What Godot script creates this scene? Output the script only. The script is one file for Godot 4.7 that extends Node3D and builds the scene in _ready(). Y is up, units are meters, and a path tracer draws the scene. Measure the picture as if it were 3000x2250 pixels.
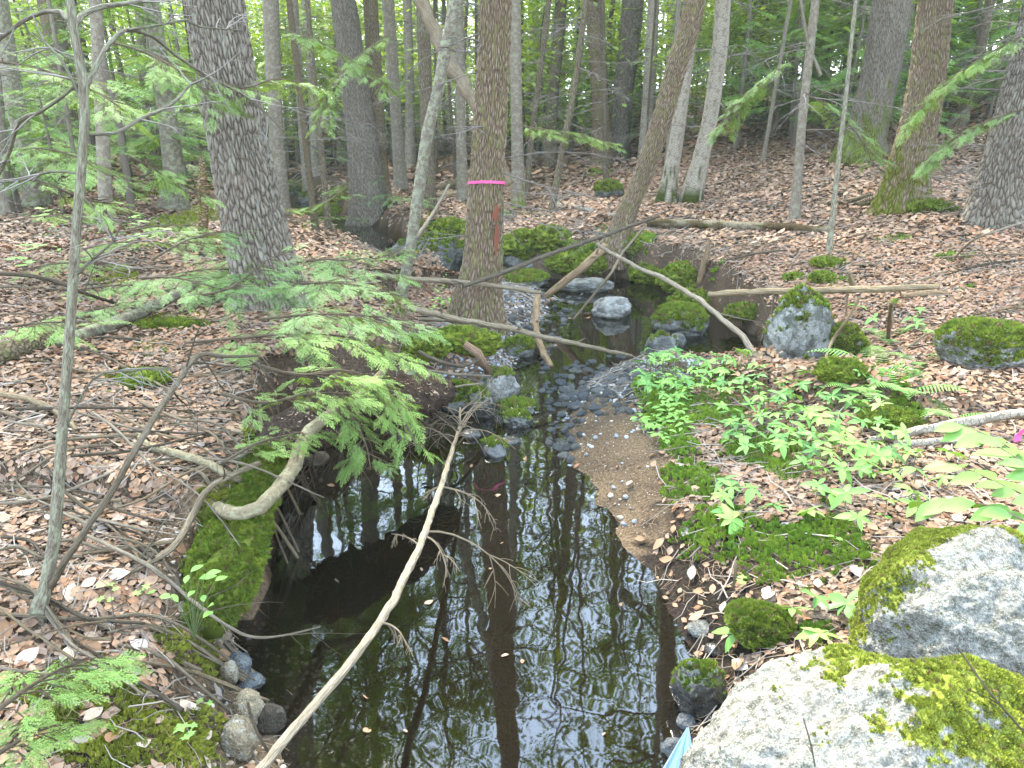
extends Node3D

const WATER_EDGE := [
	[-0.576,-1.654,0.26,0.38],
	[-0.727,-1.934,0.26,0.38],
	[-0.899,-2.244,0.3,0.3],
	[-1.017,-2.372,0.36,0.12],
	[-0.943,-2.418,0.4,0.07],
	[-0.963,-2.637,0.44,0.07],
	[-1.283,-4.112,0.5,0.08],
	[-0.887,-4.518,0.5,0.09],
	[-0.459,-4.599,0.3,0.15],
	[-0.063,-4.701,0.2,0.2],
	[0.02,-5.358,0.15,0.25],
	[0.09,-6.022,0.12,0.3],
	[0.264,-6.686,0.1,0.3],
	[0.436,-7.599,0.12,0.3],
	[0.687,-8.462,0.2,0.2],
	[1.188,-8.774,0.38,0.1],
	[1.685,-8.314,0.42,0.1],
	[1.937,-6.937,0.4,0.12],
	[2.064,-5.982,0.3,0.15],
	[1.835,-5.358,0.16,0.25],
	[1.341,-5.413,0.12,0.3],
	[1.039,-5.642,0.08,0.35],
	[0.66,-5.413,0.07,0.35],
	[0.377,-4.86,0.06,0.4],
	[0.252,-4.288,0.06,0.4],
	[0.25,-3.766,0.07,0.4],
	[0.346,-3.417,0.09,0.4],
	[0.456,-2.919,0.11,0.35],
	[0.558,-2.486,0.12,0.3],
	[0.584,-2.171,0.12,0.3],
	[0.518,-1.896,0.14,0.3],
	[0.408,-1.623,0.2,0.3],
	[0.202,-0.992,0.25,0.3],
	[-0.322,-0.992,0.25,0.38]
]

const CHANNEL := [
	[0.603,-8.008],
	[0.226,-8.468],
	[-0.408,-8.895],
	[-1.026,-9.716],
	[-1.881,-11.453],
	[-2.986,-13.829],
	[-4.557,-16.697],
	[-6.498,-19.888]
]

const TREES := [
	["tree","furrowed","stout grey tree with deeply furrowed bark leaning over fallen hemlock boughs",[[-1.598,0.548,-5.082,0.233],[-1.634,0.798,-5.082,0.199],[-1.675,1.1,-5.082,0.189],[-1.727,1.752,-5.082,0.178],[-1.769,2.401,-5.082,0.168],[-1.922,5.551,-5.082,0.134],[-2.037,8.7,-5.082,0.101],[-2.123,11.85,-5.082,0.067],[-2.187,15.0,-5.082,0.034]],1,0,""],
	["tree","flaky","brown tree wearing a pink tape band beside the stream gravel",[[-0.303,0.142,-6.144,0.199],[-0.285,0.373,-6.144,0.172],[-0.236,0.673,-6.144,0.147],[-0.2,1.212,-6.144,0.136],[-0.151,1.915,-6.144,0.124],[-0.113,2.537,-6.144,0.116],[0.018,5.403,-6.144,0.093],[0.117,8.268,-6.144,0.07],[0.191,11.134,-6.144,0.046],[0.246,14.0,-6.144,0.023]],1,0,""],
	["tree","flaky","brown tree leaning strongly over the mossy undercut bank",[[1.194,0.357,-8.858,0.137],[1.311,0.771,-8.858,0.114],[1.465,1.173,-8.858,0.108],[1.633,1.754,-8.858,0.11],[1.771,2.355,-8.858,0.112],[1.896,2.885,-8.858,0.11],[2.164,5.414,-8.858,0.088],[2.366,7.942,-8.858,0.066],[2.517,10.471,-8.858,0.044],[2.63,13.0,-8.858,0.022]],1,0,""],
	["tree","lichen","crooked sapling with pale green lichen patches next to taped tree",[[-1.016,0.153,-6.933,0.055],[-0.911,0.618,-6.933,0.05],[-0.827,1.064,-6.933,0.053],[-0.776,1.337,-6.933,0.048],[-0.714,1.641,-6.933,0.053],[-0.625,1.937,-6.933,0.05],[-0.533,2.329,-6.933,0.053],[-0.453,2.638,-6.933,0.056],[-0.193,3.978,-6.933,0.045],[0.003,5.319,-6.933,0.034],[0.149,6.659,-6.933,0.022],[0.259,8.0,-6.933,0.012]],0,0,""],
	["tree","birch","grey birch with mossy foot just behind leaning brown tree",[[2.03,0.664,-10.37,0.14],[2.047,0.959,-10.37,0.102],[2.107,1.475,-10.37,0.089],[2.165,2.299,-10.37,0.081],[2.216,2.977,-10.37,0.073],[2.329,4.983,-10.37,0.058],[2.414,6.989,-10.37,0.044],[2.478,8.994,-10.37,0.029],[2.525,11.0,-10.37,0.015]],1,1,""],
	["tree","birch","birch with peeling white curls and a bowed mossy foot",[[2.326,0.667,-10.338,0.139],[2.418,1.192,-10.338,0.107],[2.5,1.699,-10.338,0.097],[2.533,2.136,-10.338,0.095],[2.559,2.561,-10.338,0.097],[2.547,3.074,-10.338,0.095],[2.508,5.306,-10.338,0.076],[2.478,7.537,-10.338,0.057],[2.456,9.768,-10.338,0.038],[2.44,12.0,-10.338,0.019]],1,1,""],
	["tree","flaky","large shaggy barked tree with moss on its spreading roots",[[3.941,0.847,-7.964,0.253],[3.942,1.232,-7.964,0.193],[3.973,1.668,-7.964,0.172],[3.975,2.171,-7.964,0.159],[3.943,2.77,-7.964,0.151],[3.831,5.578,-7.964,0.121],[3.746,8.385,-7.964,0.091],[3.683,11.192,-7.964,0.06],[3.635,14.0,-7.964,0.03]],1,1,""],
	["tree","furrowed","thick dark tree rising over tangled bare twigs on the slope",[[4.306,0.809,-7.038,0.229],[4.314,1.173,-7.038,0.192],[4.334,1.563,-7.038,0.177],[4.372,2.122,-7.038,0.168],[4.397,2.652,-7.038,0.16],[4.497,5.489,-7.038,0.128],[4.573,8.326,-7.038,0.096],[4.629,11.163,-7.038,0.064],[4.671,14.0,-7.038,0.032]],1,0,""],
	["tree","furrowed","broad old tree with bright moss skirt around its foot",[[4.736,1.209,-10.921,0.308],[4.749,1.461,-10.921,0.237],[4.798,1.871,-10.921,0.228],[4.836,2.496,-10.921,0.235],[4.851,3.149,-10.921,0.242],[4.898,5.862,-10.921,0.194],[4.933,8.575,-10.921,0.145],[4.959,11.287,-10.921,0.097],[4.979,14.0,-10.921,0.048]],1,1,""],
	["tree","smooth","slender forked sapling standing beside the end of birch log",[[2.998,0.686,-8.324,0.059],[2.982,1.068,-8.324,0.048],[2.956,1.709,-8.324,0.045],[2.953,2.19,-8.324,0.042],[2.951,2.816,-8.324,0.04],[2.948,4.112,-8.324,0.032],[2.946,5.408,-8.324,0.024],[2.944,6.704,-8.324,0.016],[2.943,8.0,-8.324,0.012]],0,0,""],
	["tree","smooth","pinkish grey beech pole behind the arching lichen sapling",[[-4.592,0.459,-8.803,0.089],[-4.529,0.828,-8.803,0.075],[-4.441,1.517,-8.803,0.07],[-4.359,2.216,-8.803,0.066],[-4.286,2.878,-8.803,0.062],[-4.118,4.909,-8.803,0.05],[-3.992,6.939,-8.803,0.037],[-3.898,8.97,-8.803,0.025],[-3.827,11.0,-8.803,0.012]],1,0,""],
	["tree","lichen","grey lichened tree with an elbowed root near broken snag",[[-4.689,0.514,-10.9,0.179],[-4.606,0.918,-10.9,0.133],[-4.591,1.461,-10.9,0.124],[-4.587,2.157,-10.9,0.116],[-4.59,2.824,-10.9,0.101],[-4.598,5.118,-10.9,0.081],[-4.604,7.412,-10.9,0.061],[-4.608,9.706,-10.9,0.04],[-4.611,12.0,-10.9,0.02]],1,0,""],
	["tree","furrowed","old twin trunk tree with rotten brown hollow between its stems",[[-2.452,-0.019,-13.5,0.319],[-2.479,1.171,-13.5,0.263],[-2.529,1.828,-13.5,0.236],[-2.594,2.672,-13.5,0.216],[-2.656,3.479,-13.5,0.204],[-2.808,6.109,-13.5,0.163],[-2.921,8.739,-13.5,0.122],[-3.006,11.37,-13.5,0.082],[-3.07,14.0,-13.5,0.041]],1,0,""],
	["tree","flaky","shaggy second stem beside the rotten twin trunk tree",[[-2.332,0.37,-13.9,0.179],[-2.311,1.756,-13.9,0.149],[-2.302,2.699,-13.9,0.13],[-2.299,3.531,-13.9,0.113],[-2.293,5.898,-13.9,0.09],[-2.288,8.265,-13.9,0.068],[-2.284,10.633,-13.9,0.045],[-2.281,13.0,-13.9,0.023]],1,0,""],
	["tree","smooth","mottled grey pole just behind the stout furrowed tree",[[-3.648,0.26,-12.5,0.132],[-3.624,1.487,-12.5,0.107],[-3.581,2.411,-12.5,0.111],[-3.526,3.351,-12.5,0.115],[-3.442,5.263,-12.5,0.092],[-3.379,7.175,-12.5,0.069],[-3.332,9.088,-12.5,0.046],[-3.297,11.0,-12.5,0.023]],1,0,""],
	["tree","dark","thin dark straight sapling between furrowed tree and twin trunk",[[-2.818,0.109,-12.0,0.053],[-2.838,1.562,-12.0,0.044],[-2.864,2.385,-12.0,0.04],[-2.866,3.287,-12.0,0.036],[-2.868,4.715,-12,0.029],[-2.87,6.143,-12,0.022],[-2.871,7.572,-12,0.014],[-2.872,9.0,-12,0.012]],0,0,""],
	["tree","smooth","pale speckled pole right of the rotten twin trunk tree",[[-2.092,0.407,-15.0,0.122],[-2.124,1.677,-15.0,0.102],[-2.148,2.544,-15.0,0.104],[-2.172,3.672,-15.0,0.109],[-2.201,5.504,-15,0.087],[-2.223,7.336,-15,0.065],[-2.24,9.168,-15,0.044],[-2.252,11.0,-15,0.022]],1,0,""],
	["tree","dark","brown pole behind the crooked lichen sapling",[[-1.284,0.392,-12.2,0.115],[-1.272,1.69,-12.2,0.097],[-1.273,2.395,-12.2,0.098],[-1.272,3.313,-12.2,0.099],[-1.27,5.235,-12.2,0.079],[-1.269,7.156,-12.2,0.059],[-1.268,9.078,-12.2,0.04],[-1.268,11.0,-12.2,0.02]],1,0,""],
	["tree","smooth","grey pole standing close behind the taped tree",[[-0.792,0.446,-12.8,0.097],[-0.804,1.411,-12.8,0.08],[-0.797,2.361,-12.8,0.075],[-0.807,3.201,-12.8,0.076],[-0.822,4.901,-12.8,0.061],[-0.834,6.601,-12.8,0.046],[-0.842,8.3,-12.8,0.03],[-0.848,10.0,-12.8,0.015]],1,0,""],
	["tree","smooth","silvery pole with mossy heel right of the taped tree",[[0.098,0.397,-12.0,0.113],[0.075,1.432,-12.0,0.086],[0.053,2.385,-12.0,0.083],[0.039,3.287,-12.0,0.084],[0.017,5.215,-12,0.067],[-0.0,7.143,-12,0.05],[-0.013,9.072,-12,0.034],[-0.022,11.0,-12,0.017]],1,1,""],
	["tree","dark","thin tilted sapling beyond the taped tree",[[0.241,0.493,-13.0,0.053],[0.325,1.546,-13.0,0.044],[0.447,2.438,-13.0,0.043],[0.562,3.415,-13.0,0.039],[0.663,4.561,-13,0.031],[0.739,5.707,-13,0.023],[0.796,6.854,-13,0.016],[0.839,8.0,-13,0.012]],0,0,""],
	["tree","dark","dark fir pole carrying whorls of dead twigs",[[0.792,0.598,-17.0,0.138],[0.848,2.208,-17.0,0.119],[0.918,2.997,-17.0,0.117],[0.974,3.928,-17.0,0.115],[1.054,5.696,-17,0.092],[1.114,7.464,-17,0.069],[1.158,9.232,-17,0.046],[1.192,11.0,-17,0.023]],1,0,""],
	["tree","dark","thin dark fir sapling tilted across the leaf litter rise",[[0.526,0.518,-10.5,0.053],[0.651,1.299,-10.5,0.042],[0.772,1.961,-10.5,0.038],[0.845,2.52,-10.5,0.038],[0.908,3.095,-10.5,0.037],[1.029,4.571,-10.5,0.03],[1.12,6.047,-10.5,0.022],[1.189,7.524,-10.5,0.015],[1.24,9.0,-10.5,0.012]],0,0,""],
	["tree","flaky","shaggy tall tree with paler split bark on the rise",[[1.852,0.745,-16.5,0.229],[1.772,2.021,-16.5,0.176],[1.676,2.876,-16.5,0.169],[1.578,3.864,-16.5,0.169],[1.408,6.148,-16.5,0.135],[1.281,8.432,-16.5,0.101],[1.185,10.716,-16.5,0.068],[1.113,13.0,-16.5,0.034]],1,0,""],
	["tree","furrowed","thick double ridged tree beyond the leaning brown tree",[[2.215,0.839,-17.0,0.235],[2.275,2.029,-17.0,0.201],[2.347,2.911,-17.0,0.206],[2.407,3.928,-17.0,0.22],[2.507,6.196,-17,0.176],[2.583,8.464,-17,0.132],[2.639,10.732,-17,0.088],[2.681,13.0,-17,0.044]],1,0,""],
	["tree","birch","white speckled birch pole glimpsed past the leaning tree",[[2.643,0.941,-16.0,0.138],[2.645,2.012,-16.0,0.121],[2.65,2.842,-16.0,0.115],[2.646,3.8,-16.0,0.108],[2.64,5.6,-16,0.086],[2.636,7.4,-16,0.065],[2.633,9.2,-16,0.043],[2.631,11.0,-16,0.022]],1,0,""],
	["tree","dark","dark trunk on the rise behind the bowed birch",[[4.983,1.586,-18.0,0.194],[4.981,2.235,-18.0,0.151],[4.98,3.07,-18.0,0.129],[4.971,4.056,-18.0,0.097],[4.957,6.042,-18,0.078],[4.947,8.028,-18,0.058],[4.94,10.014,-18,0.039],[4.934,12.0,-18,0.019]],1,0,""],
	["tree","dark","twin dark trunk beside its neighbour on the rise",[[5.604,1.773,-19.0,0.183],[5.589,2.361,-19.0,0.149],[5.582,3.24,-19.0,0.131],[5.565,4.184,-19.0,0.113],[5.539,6.138,-19,0.09],[5.519,8.092,-19,0.068],[5.504,10.046,-19,0.045],[5.493,12.0,-19,0.023]],1,0,""],
	["tree","dark","tilted thin pole between rise trunks and forked sapling",[[4.768,1.369,-15.0,0.081],[4.883,1.996,-15.0,0.063],[4.986,2.774,-15.0,0.058],[5.074,3.672,-15.0,0.057],[5.19,5.254,-15,0.046],[5.277,6.836,-15,0.034],[5.343,8.418,-15,0.023],[5.392,10.0,-15,0.012]],1,0,""],
	["tree","dark","slim pole close to the broad moss skirted tree",[[6.368,1.687,-15.5,0.088],[6.322,2.41,-15.5,0.073],[6.265,3.044,-15.5,0.068],[6.198,3.736,-15.5,0.063],[6.084,5.302,-15.5,0.05],[5.999,6.868,-15.5,0.038],[5.935,8.434,-15.5,0.025],[5.887,10.0,-15.5,0.013]],1,0,""],
	["tree","lichen","whip thin sapling with pale lichen over the birch log end",[[2.811,0.596,-6.867,0.029],[2.798,0.991,-6.867,0.022],[2.788,1.417,-6.867,0.02],[2.778,1.935,-6.867,0.017],[2.761,2.426,-6.867,0.015],[2.738,3.32,-6.867,0.012],[2.72,4.213,-6.867,0.012],[2.707,5.107,-6.867,0.012],[2.698,6.0,-6.867,0.012]],0,0,""],
	["tree","furrowed","dark trunk half hidden behind the large shaggy tree",[[6.449,1.561,-14.0,0.167],[6.451,2.2,-14.0,0.137],[6.454,2.848,-14.0,0.135],[6.446,3.543,-14.0,0.136],[6.426,5.907,-14,0.109],[6.41,8.271,-14,0.082],[6.399,10.636,-14,0.054],[6.39,13.0,-14,0.027]],1,1,""],
	["tree","smooth","grey slim pole leaning past the large shaggy tree",[[6.191,1.36,-12.0,0.065],[6.169,2.01,-12.0,0.051],[6.148,2.569,-12.0,0.05],[6.109,3.287,-12.0,0.049],[6.041,4.965,-12,0.039],[5.989,6.643,-12,0.029],[5.951,8.322,-12,0.02],[5.922,10.0,-12,0.012]],1,1,""],
	["tree","dark","tilted pole with elbowed foot on the right slope",[[7.095,1.561,-13.0,0.133],[7.18,2.032,-13.0,0.084],[7.236,2.704,-13.0,0.075],[7.264,3.415,-13.0,0.07],[7.32,5.311,-13,0.056],[7.362,7.207,-13,0.042],[7.394,9.104,-13,0.028],[7.417,11.0,-13,0.014]],1,0,""],
	["tree","dark","dark leaning trunk close behind the thick slope tree",[[6.279,1.296,-10.5,0.145],[6.329,1.755,-10.5,0.119],[6.4,2.197,-10.5,0.111],[6.504,2.784,-10.5,0.103],[6.81,5.088,-10.5,0.082],[7.04,7.392,-10.5,0.062],[7.212,9.696,-10.5,0.041],[7.341,12.0,-10.5,0.021]],1,0,""],
	["tree","flaky","rough brown trunk at the hemlock thicket edge",[[-9.238,0.561,-17.0,0.226],[-9.2,2.208,-17.0,0.2],[-9.201,2.997,-17.0,0.206],[-9.187,3.928,-17.0,0.22],[-9.164,5.946,-17,0.176],[-9.147,7.964,-17,0.132],[-9.134,9.982,-17,0.088],[-9.125,12.0,-17,0.044]],1,0,""],
	["tree","lichen","pale leaning trunk behind thicket of hemlock sprays",[[-6.589,0.555,-11.0,0.148],[-6.616,1.458,-11.0,0.126],[-6.643,2.046,-11.0,0.117],[-6.597,2.834,-11.0,0.102],[-6.497,5.126,-11,0.082],[-6.421,7.417,-11,0.061],[-6.365,9.709,-11,0.041],[-6.323,12.0,-11,0.02]],1,0,""],
	["tree","smooth","thin reddish pole at the edge of the hemlock thicket",[[-6.399,0.547,-10.0,0.077],[-6.374,0.93,-10.0,0.064],[-6.277,1.593,-10.0,0.054],[-6.207,2.124,-10.0,0.05],[-6.037,3.843,-10,0.04],[-5.91,5.562,-10,0.03],[-5.814,7.281,-10,0.02],[-5.742,9.0,-10,0.012]],1,0,""],
	["tree","dark","dim pole between beech pole and lichened tree",[[-7.176,0.499,-16.0,0.112],[-7.115,1.843,-16.0,0.09],[-7.05,2.842,-16.0,0.088],[-6.969,3.8,-16.0,0.086],[-6.855,5.6,-16,0.069],[-6.769,7.4,-16,0.052],[-6.705,9.2,-16,0.034],[-6.657,11.0,-16,0.017]],1,0,""],
	["tree","dark","shadowed trunk deep behind the lichened tree",[[-7.352,0.246,-19.0,0.199],[-7.201,2.062,-19.0,0.16],[-7.025,2.755,-19.0,0.158],[-6.808,3.622,-19.0,0.156],[-6.415,5.716,-19,0.125],[-6.12,7.811,-19,0.094],[-5.899,9.905,-19,0.062],[-5.733,12.0,-19,0.031]],1,0,""],
	["tree","smooth","straight pale pole deep between furrowed tree and twin trunk",[[-4.372,-0.03,-17.0,0.11],[-4.359,2.029,-17.0,0.086],[-4.355,2.911,-17.0,0.084],[-4.336,3.928,-17.0,0.087],[-4.311,5.696,-17,0.07],[-4.293,7.464,-17,0.052],[-4.279,9.232,-17,0.035],[-4.268,11.0,-17,0.017]],1,0,""],
	["tree","smooth","straight slim pole deep behind the taped tree",[[-0.759,0.573,-19.0,0.137],[-0.724,2.262,-19.0,0.117],[-0.69,3.24,-19.0,0.12],[-0.657,4.184,-19.0,0.123],[-0.612,5.888,-19,0.098],[-0.579,7.592,-19,0.074],[-0.554,9.296,-19,0.049],[-0.535,11.0,-19,0.025]],1,0,""],
	["tree","lichen","arching lichen speckled sapling rooted in leaf litter by mossy bank",[[-1.393,0.368,-1.922,0.0223],[-1.345,0.475,-1.922,0.018],[-1.291,0.627,-1.922,0.0173],[-1.208,0.952,-1.922,0.0137],[-1.131,1.247,-1.922,0.0122],[-1.067,1.504,-1.922,0.0115],[-1.034,1.625,-1.922,0.0108],[-1.002,1.751,-1.922,0.0108],[-0.992,1.842,-1.922,0.0101],[-0.995,1.939,-1.922,0.0101],[-0.991,2.006,-1.922,0.0086],[-0.984,2.754,-1.922,0.0086]],0,0,""]
]

const FAR_TREES := [
	[15.79,-38.42,0.169,0,0.041],
	[-18.74,-43.93,0.06,1,-0.046],
	[-14.17,-32.89,0.126,1,-0.058],
	[-8.92,-23.8,0.166,3,-0.041],
	[-27.45,-44.7,0.149,1,-0.044],
	[-42.89,-51.0,0.182,1,0.045],
	[20.72,-26.41,0.119,1,-0.038],
	[-26.21,-50.87,0.213,3,-0.024],
	[-16.47,-29.0,0.067,0,-0.02],
	[6.65,-45.43,0.147,2,-0.052],
	[-9.49,-28.79,0.143,1,-0.002],
	[-31.15,-41.37,0.201,0,0.054],
	[-4.7,-28.88,0.122,3,-0.016],
	[-30.73,-36.83,0.056,1,0.015],
	[-32.62,-50.36,0.095,3,-0.019],
	[1.21,-28.77,0.154,0,0.011],
	[-9.95,-44.12,0.098,3,0.053],
	[27.0,-37.99,0.101,0,-0.023],
	[-15.03,-27.4,0.056,1,0.027],
	[-0.75,-27.13,0.144,0,0.058],
	[-5.63,-35.21,0.083,2,0.039],
	[-4.31,-32.4,0.056,0,0.036],
	[5.59,-51.33,0.077,3,-0.047],
	[-18.87,-31.64,0.167,2,-0.043],
	[10.07,-49.19,0.082,3,0.055],
	[-12.64,-40.8,0.093,3,-0.012],
	[-4.45,-21.27,0.172,1,0.015],
	[-9.33,-33.98,0.061,2,0.002],
	[0.17,-35.73,0.058,2,0.023],
	[17.61,-39.9,0.106,2,0.04],
	[32.45,-41.78,0.104,1,0.01],
	[7.3,-25.02,0.107,2,-0.018],
	[-11.68,-45.81,0.186,3,0.057],
	[1.56,-50.43,0.141,1,-0.036],
	[17.46,-29.03,0.086,0,0.026],
	[-23.59,-42.29,0.172,3,-0.024],
	[22.42,-35.92,0.089,0,-0.037],
	[7.83,-37.11,0.076,1,0.016],
	[-18.3,-24.14,0.062,2,0.056],
	[2.74,-33.38,0.108,2,-0.014],
	[5.83,-38.02,0.085,2,-0.06],
	[-11.52,-30.59,0.105,0,0.023],
	[28.18,-35.7,0.13,2,-0.049],
	[-6.25,-45.47,0.181,2,-0.004],
	[-16.97,-33.17,0.067,0,-0.018],
	[-40.86,-48.16,0.071,1,-0.021],
	[5.2,-47.55,0.122,1,-0.001],
	[11.78,-33.26,0.103,1,0.011],
	[22.63,-27.49,0.113,2,-0.043],
	[-21.89,-50.59,0.061,1,0.039],
	[-18.14,-51.6,0.156,3,0.002],
	[30.47,-47.09,0.196,0,0.031],
	[1.53,-26.82,0.091,2,0.028],
	[21.55,-40.54,0.071,0,-0.03],
	[22.95,-32.4,0.174,1,-0.058],
	[13.0,-36.72,0.143,3,0.043],
	[-1.91,-46.28,0.161,1,0.048],
	[14.37,-32.74,0.091,0,0.023],
	[30.79,-44.11,0.074,3,0.023],
	[38.58,-47.99,0.14,3,0.01],
	[-33.18,-45.23,0.089,0,0.035],
	[17.77,-51.94,0.063,0,-0.034],
	[30.17,-39.25,0.158,1,0.059],
	[-4.37,-41.41,0.079,1,-0.01],
	[4.54,-21.8,0.049,0,0.019],
	[-16.03,-42.84,0.14,0,0.029],
	[-29.6,-47.62,0.123,2,0.022],
	[27.94,-39.62,0.071,2,-0.042],
	[0.38,-38.73,0.187,1,-0.028],
	[-14.99,-35.86,0.159,1,0.037],
	[-3.74,-47.09,0.116,1,0.026],
	[-27.91,-39.58,0.151,0,0.044],
	[-2.71,-34.23,0.105,3,-0.002],
	[13.93,-27.64,0.05,3,-0.054],
	[16.47,-21.43,0.132,1,0.03],
	[13.3,-19.02,0.105,1,-0.043],
	[-9.53,-38.49,0.085,2,0.052],
	[11.21,-29.61,0.097,2,0.037],
	[18.89,-31.6,0.121,1,0.029],
	[-20.72,-30.24,0.051,1,-0.037],
	[25.0,-33.64,0.143,2,-0.06],
	[-4.65,-38.3,0.12,0,-0.037],
	[10.81,-19.97,0.139,1,-0.056],
	[-12.78,-48.27,0.175,2,0.053],
	[12.04,-40.76,0.123,1,-0.046],
	[-11.12,-21.88,0.047,1,0.019],
	[15.45,-18.41,0.101,1,-0.039],
	[9.96,-32.31,0.072,0,0.006],
	[-19.75,-28.6,0.056,3,-0.049],
	[24.9,-39.06,0.193,1,-0.038],
	[-24.82,-35.13,0.094,0,-0.05],
	[-29.58,-51.47,0.067,1,0.015],
	[-7.72,-31.88,0.108,3,0.003],
	[-17.23,-20.78,0.141,3,0.047],
	[-0.6,-20.99,0.144,2,0.038],
	[-5.64,-26.3,0.059,3,0.032],
	[13.58,-29.68,0.047,2,0.018],
	[5.51,-43.35,0.121,0,0.027],
	[-15.27,-20.69,0.065,2,-0.0],
	[-21.89,-27.64,0.12,0,-0.057],
	[-11.21,-17.82,0.087,2,0.054],
	[-17.39,-38.03,0.114,2,-0.036],
	[-21.93,-38.29,0.197,2,0.004],
	[7.89,-22.16,0.102,3,0.035],
	[-3.24,-48.94,0.124,3,-0.054],
	[-23.11,-40.05,0.122,3,0.012],
	[-23.67,-31.1,0.185,0,0.049],
	[-1.75,-28.75,0.074,1,-0.024],
	[15.55,-34.57,0.163,2,-0.018],
	[27.5,-46.25,0.151,3,-0.018],
	[18.7,-26.13,0.153,2,-0.003],
	[-9.87,-19.28,0.13,0,0.001],
	[-19.89,-37.12,0.107,2,0.021],
	[7.68,-16.73,0.067,2,-0.051],
	[-4.69,-19.14,0.116,3,-0.023],
	[-18.95,-49.45,0.171,0,-0.055],
	[32.95,-44.84,0.148,1,-0.002],
	[-12.44,-19.31,0.086,3,-0.013],
	[33.74,-48.38,0.153,3,-0.021],
	[-36.14,-50.22,0.122,1,-0.033],
	[1.53,-31.31,0.175,2,-0.01],
	[-7.42,-21.37,0.115,1,-0.008],
	[19.32,-38.15,0.175,0,-0.037],
	[8.68,-19.78,0.137,1,0.026],
	[-7.55,-35.56,0.066,2,-0.044],
	[-34.28,-41.64,0.176,2,0.03],
	[-6.12,-23.04,0.063,3,0.017],
	[-30.48,-43.58,0.069,3,-0.02],
	[1.52,-46.53,0.061,3,0.058],
	[9.63,-25.76,0.065,0,0.006],
	[-2.01,-24.82,0.062,0,-0.059],
	[19.25,-23.87,0.103,3,0.002],
	[8.43,-50.42,0.192,3,0.001],
	[-4.89,-44.02,0.145,0,-0.034],
	[24.9,-45.25,0.121,3,-0.058],
	[12.99,-22.87,0.054,2,-0.034],
	[-11.95,-32.91,0.143,0,0.032],
	[-1.76,-32.49,0.059,2,0.053],
	[-28.76,-41.27,0.068,3,-0.015],
	[2.88,-24.67,0.08,0,0.028],
	[6.42,-34.15,0.163,0,0.037],
	[22.48,-47.83,0.143,3,-0.006],
	[41.64,-50.19,0.104,1,0.011],
	[9.98,-40.57,0.059,1,0.003],
	[21.65,-29.99,0.089,2,0.04],
	[12.5,-25.93,0.145,2,-0.03],
	[10.81,-21.98,0.135,3,0.05],
	[24.83,-36.36,0.101,0,-0.059],
	[9.67,-17.56,0.104,0,-0.057],
	[2.28,-36.77,0.152,0,0.026],
	[35.85,-46.21,0.161,2,-0.046],
	[1.16,-43.3,0.192,3,-0.014],
	[5.19,-27.33,0.108,1,-0.018],
	[-2.4,-18.85,0.121,3,-0.039],
	[-17.71,-26.57,0.081,2,0.042],
	[14.6,-45.28,0.07,0,-0.048],
	[22.69,-38.75,0.138,0,0.033],
	[-15.27,-47.77,0.101,2,-0.011],
	[-35.17,-47.31,0.102,1,-0.055],
	[-8.02,-50.49,0.13,0,-0.033],
	[1.28,-20.13,0.054,3,-0.008],
	[0.59,-23.53,0.166,3,0.019],
	[17.16,-47.73,0.065,2,-0.054],
	[7.72,-43.31,0.073,1,-0.005],
	[22.96,-50.21,0.127,1,-0.044],
	[6.52,-32.07,0.17,1,0.036],
	[2.97,-41.12,0.136,1,0.032],
	[-15.93,-49.97,0.194,2,-0.01],
	[-21.49,-33.23,0.077,1,0.042],
	[-7.72,-39.44,0.148,1,0.017],
	[-9.7,-22.84,0.028,0,0.049],
	[-1.58,-16.8,0.031,0,-0.025],
	[6.73,-18.15,0.036,0,0.078],
	[-12.31,-17.19,0.035,2,-0.097],
	[-11.68,-20.61,0.036,2,0.08],
	[3.18,-19.64,0.036,0,-0.096],
	[15.74,-22.33,0.027,0,0.039],
	[-10.23,-15.24,0.022,0,0.046],
	[-1.08,-15.34,0.034,0,-0.045],
	[-7.36,-17.11,0.044,1,0.053],
	[-2.54,-21.0,0.043,2,0.047],
	[1.47,-12.44,0.045,0,-0.062],
	[8.45,-17.24,0.033,0,0.042],
	[-8.51,-18.6,0.039,2,0.09],
	[5.87,-20.27,0.036,1,0.045],
	[-0.39,-22.34,0.033,0,0.045],
	[8.25,-14.86,0.029,2,0.077],
	[9.65,-14.27,0.034,2,-0.015],
	[7.38,-15.88,0.028,1,-0.078],
	[6.75,-16.95,0.037,0,0.033],
	[-2.68,-20.09,0.031,0,-0.038],
	[-10.23,-17.02,0.042,0,-0.092],
	[-0.74,-16.94,0.036,0,-0.015],
	[1.92,-18.43,0.054,0,0.076],
	[2.79,-21.56,0.023,2,-0.042],
	[-13.77,-23.2,0.032,0,-0.029],
	[-2.77,-11.01,0.049,2,-0.034],
	[-14.09,-22.14,0.028,1,-0.038],
	[9.07,-16.17,0.038,0,0.069],
	[-1.24,-17.76,0.043,2,0.087],
	[-9.43,-14.18,0.048,2,0.021],
	[5.38,-15.97,0.021,0,0.018],
	[-1.35,-13.74,0.028,2,-0.009],
	[0.28,-19.56,0.05,2,0.024],
	[-10.12,-21.79,0.037,1,0.07],
	[8.15,-13.46,0.032,0,-0.022],
	[-1.22,-20.04,0.03,0,0.097],
	[-6.19,-14.07,0.025,2,-0.076],
	[-6.6,-14.98,0.027,2,-0.051],
	[-5.8,-20.79,0.032,1,-0.068],
	[-15.09,-23.05,0.037,1,-0.005],
	[-5.85,-23.89,0.031,1,-0.009],
	[-5.43,-9.97,0.027,1,-0.076],
	[11.78,-20.7,0.04,1,0.057],
	[-6.29,-13.2,0.029,0,-0.022],
	[-6.29,-16.31,0.022,0,-0.023],
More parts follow.
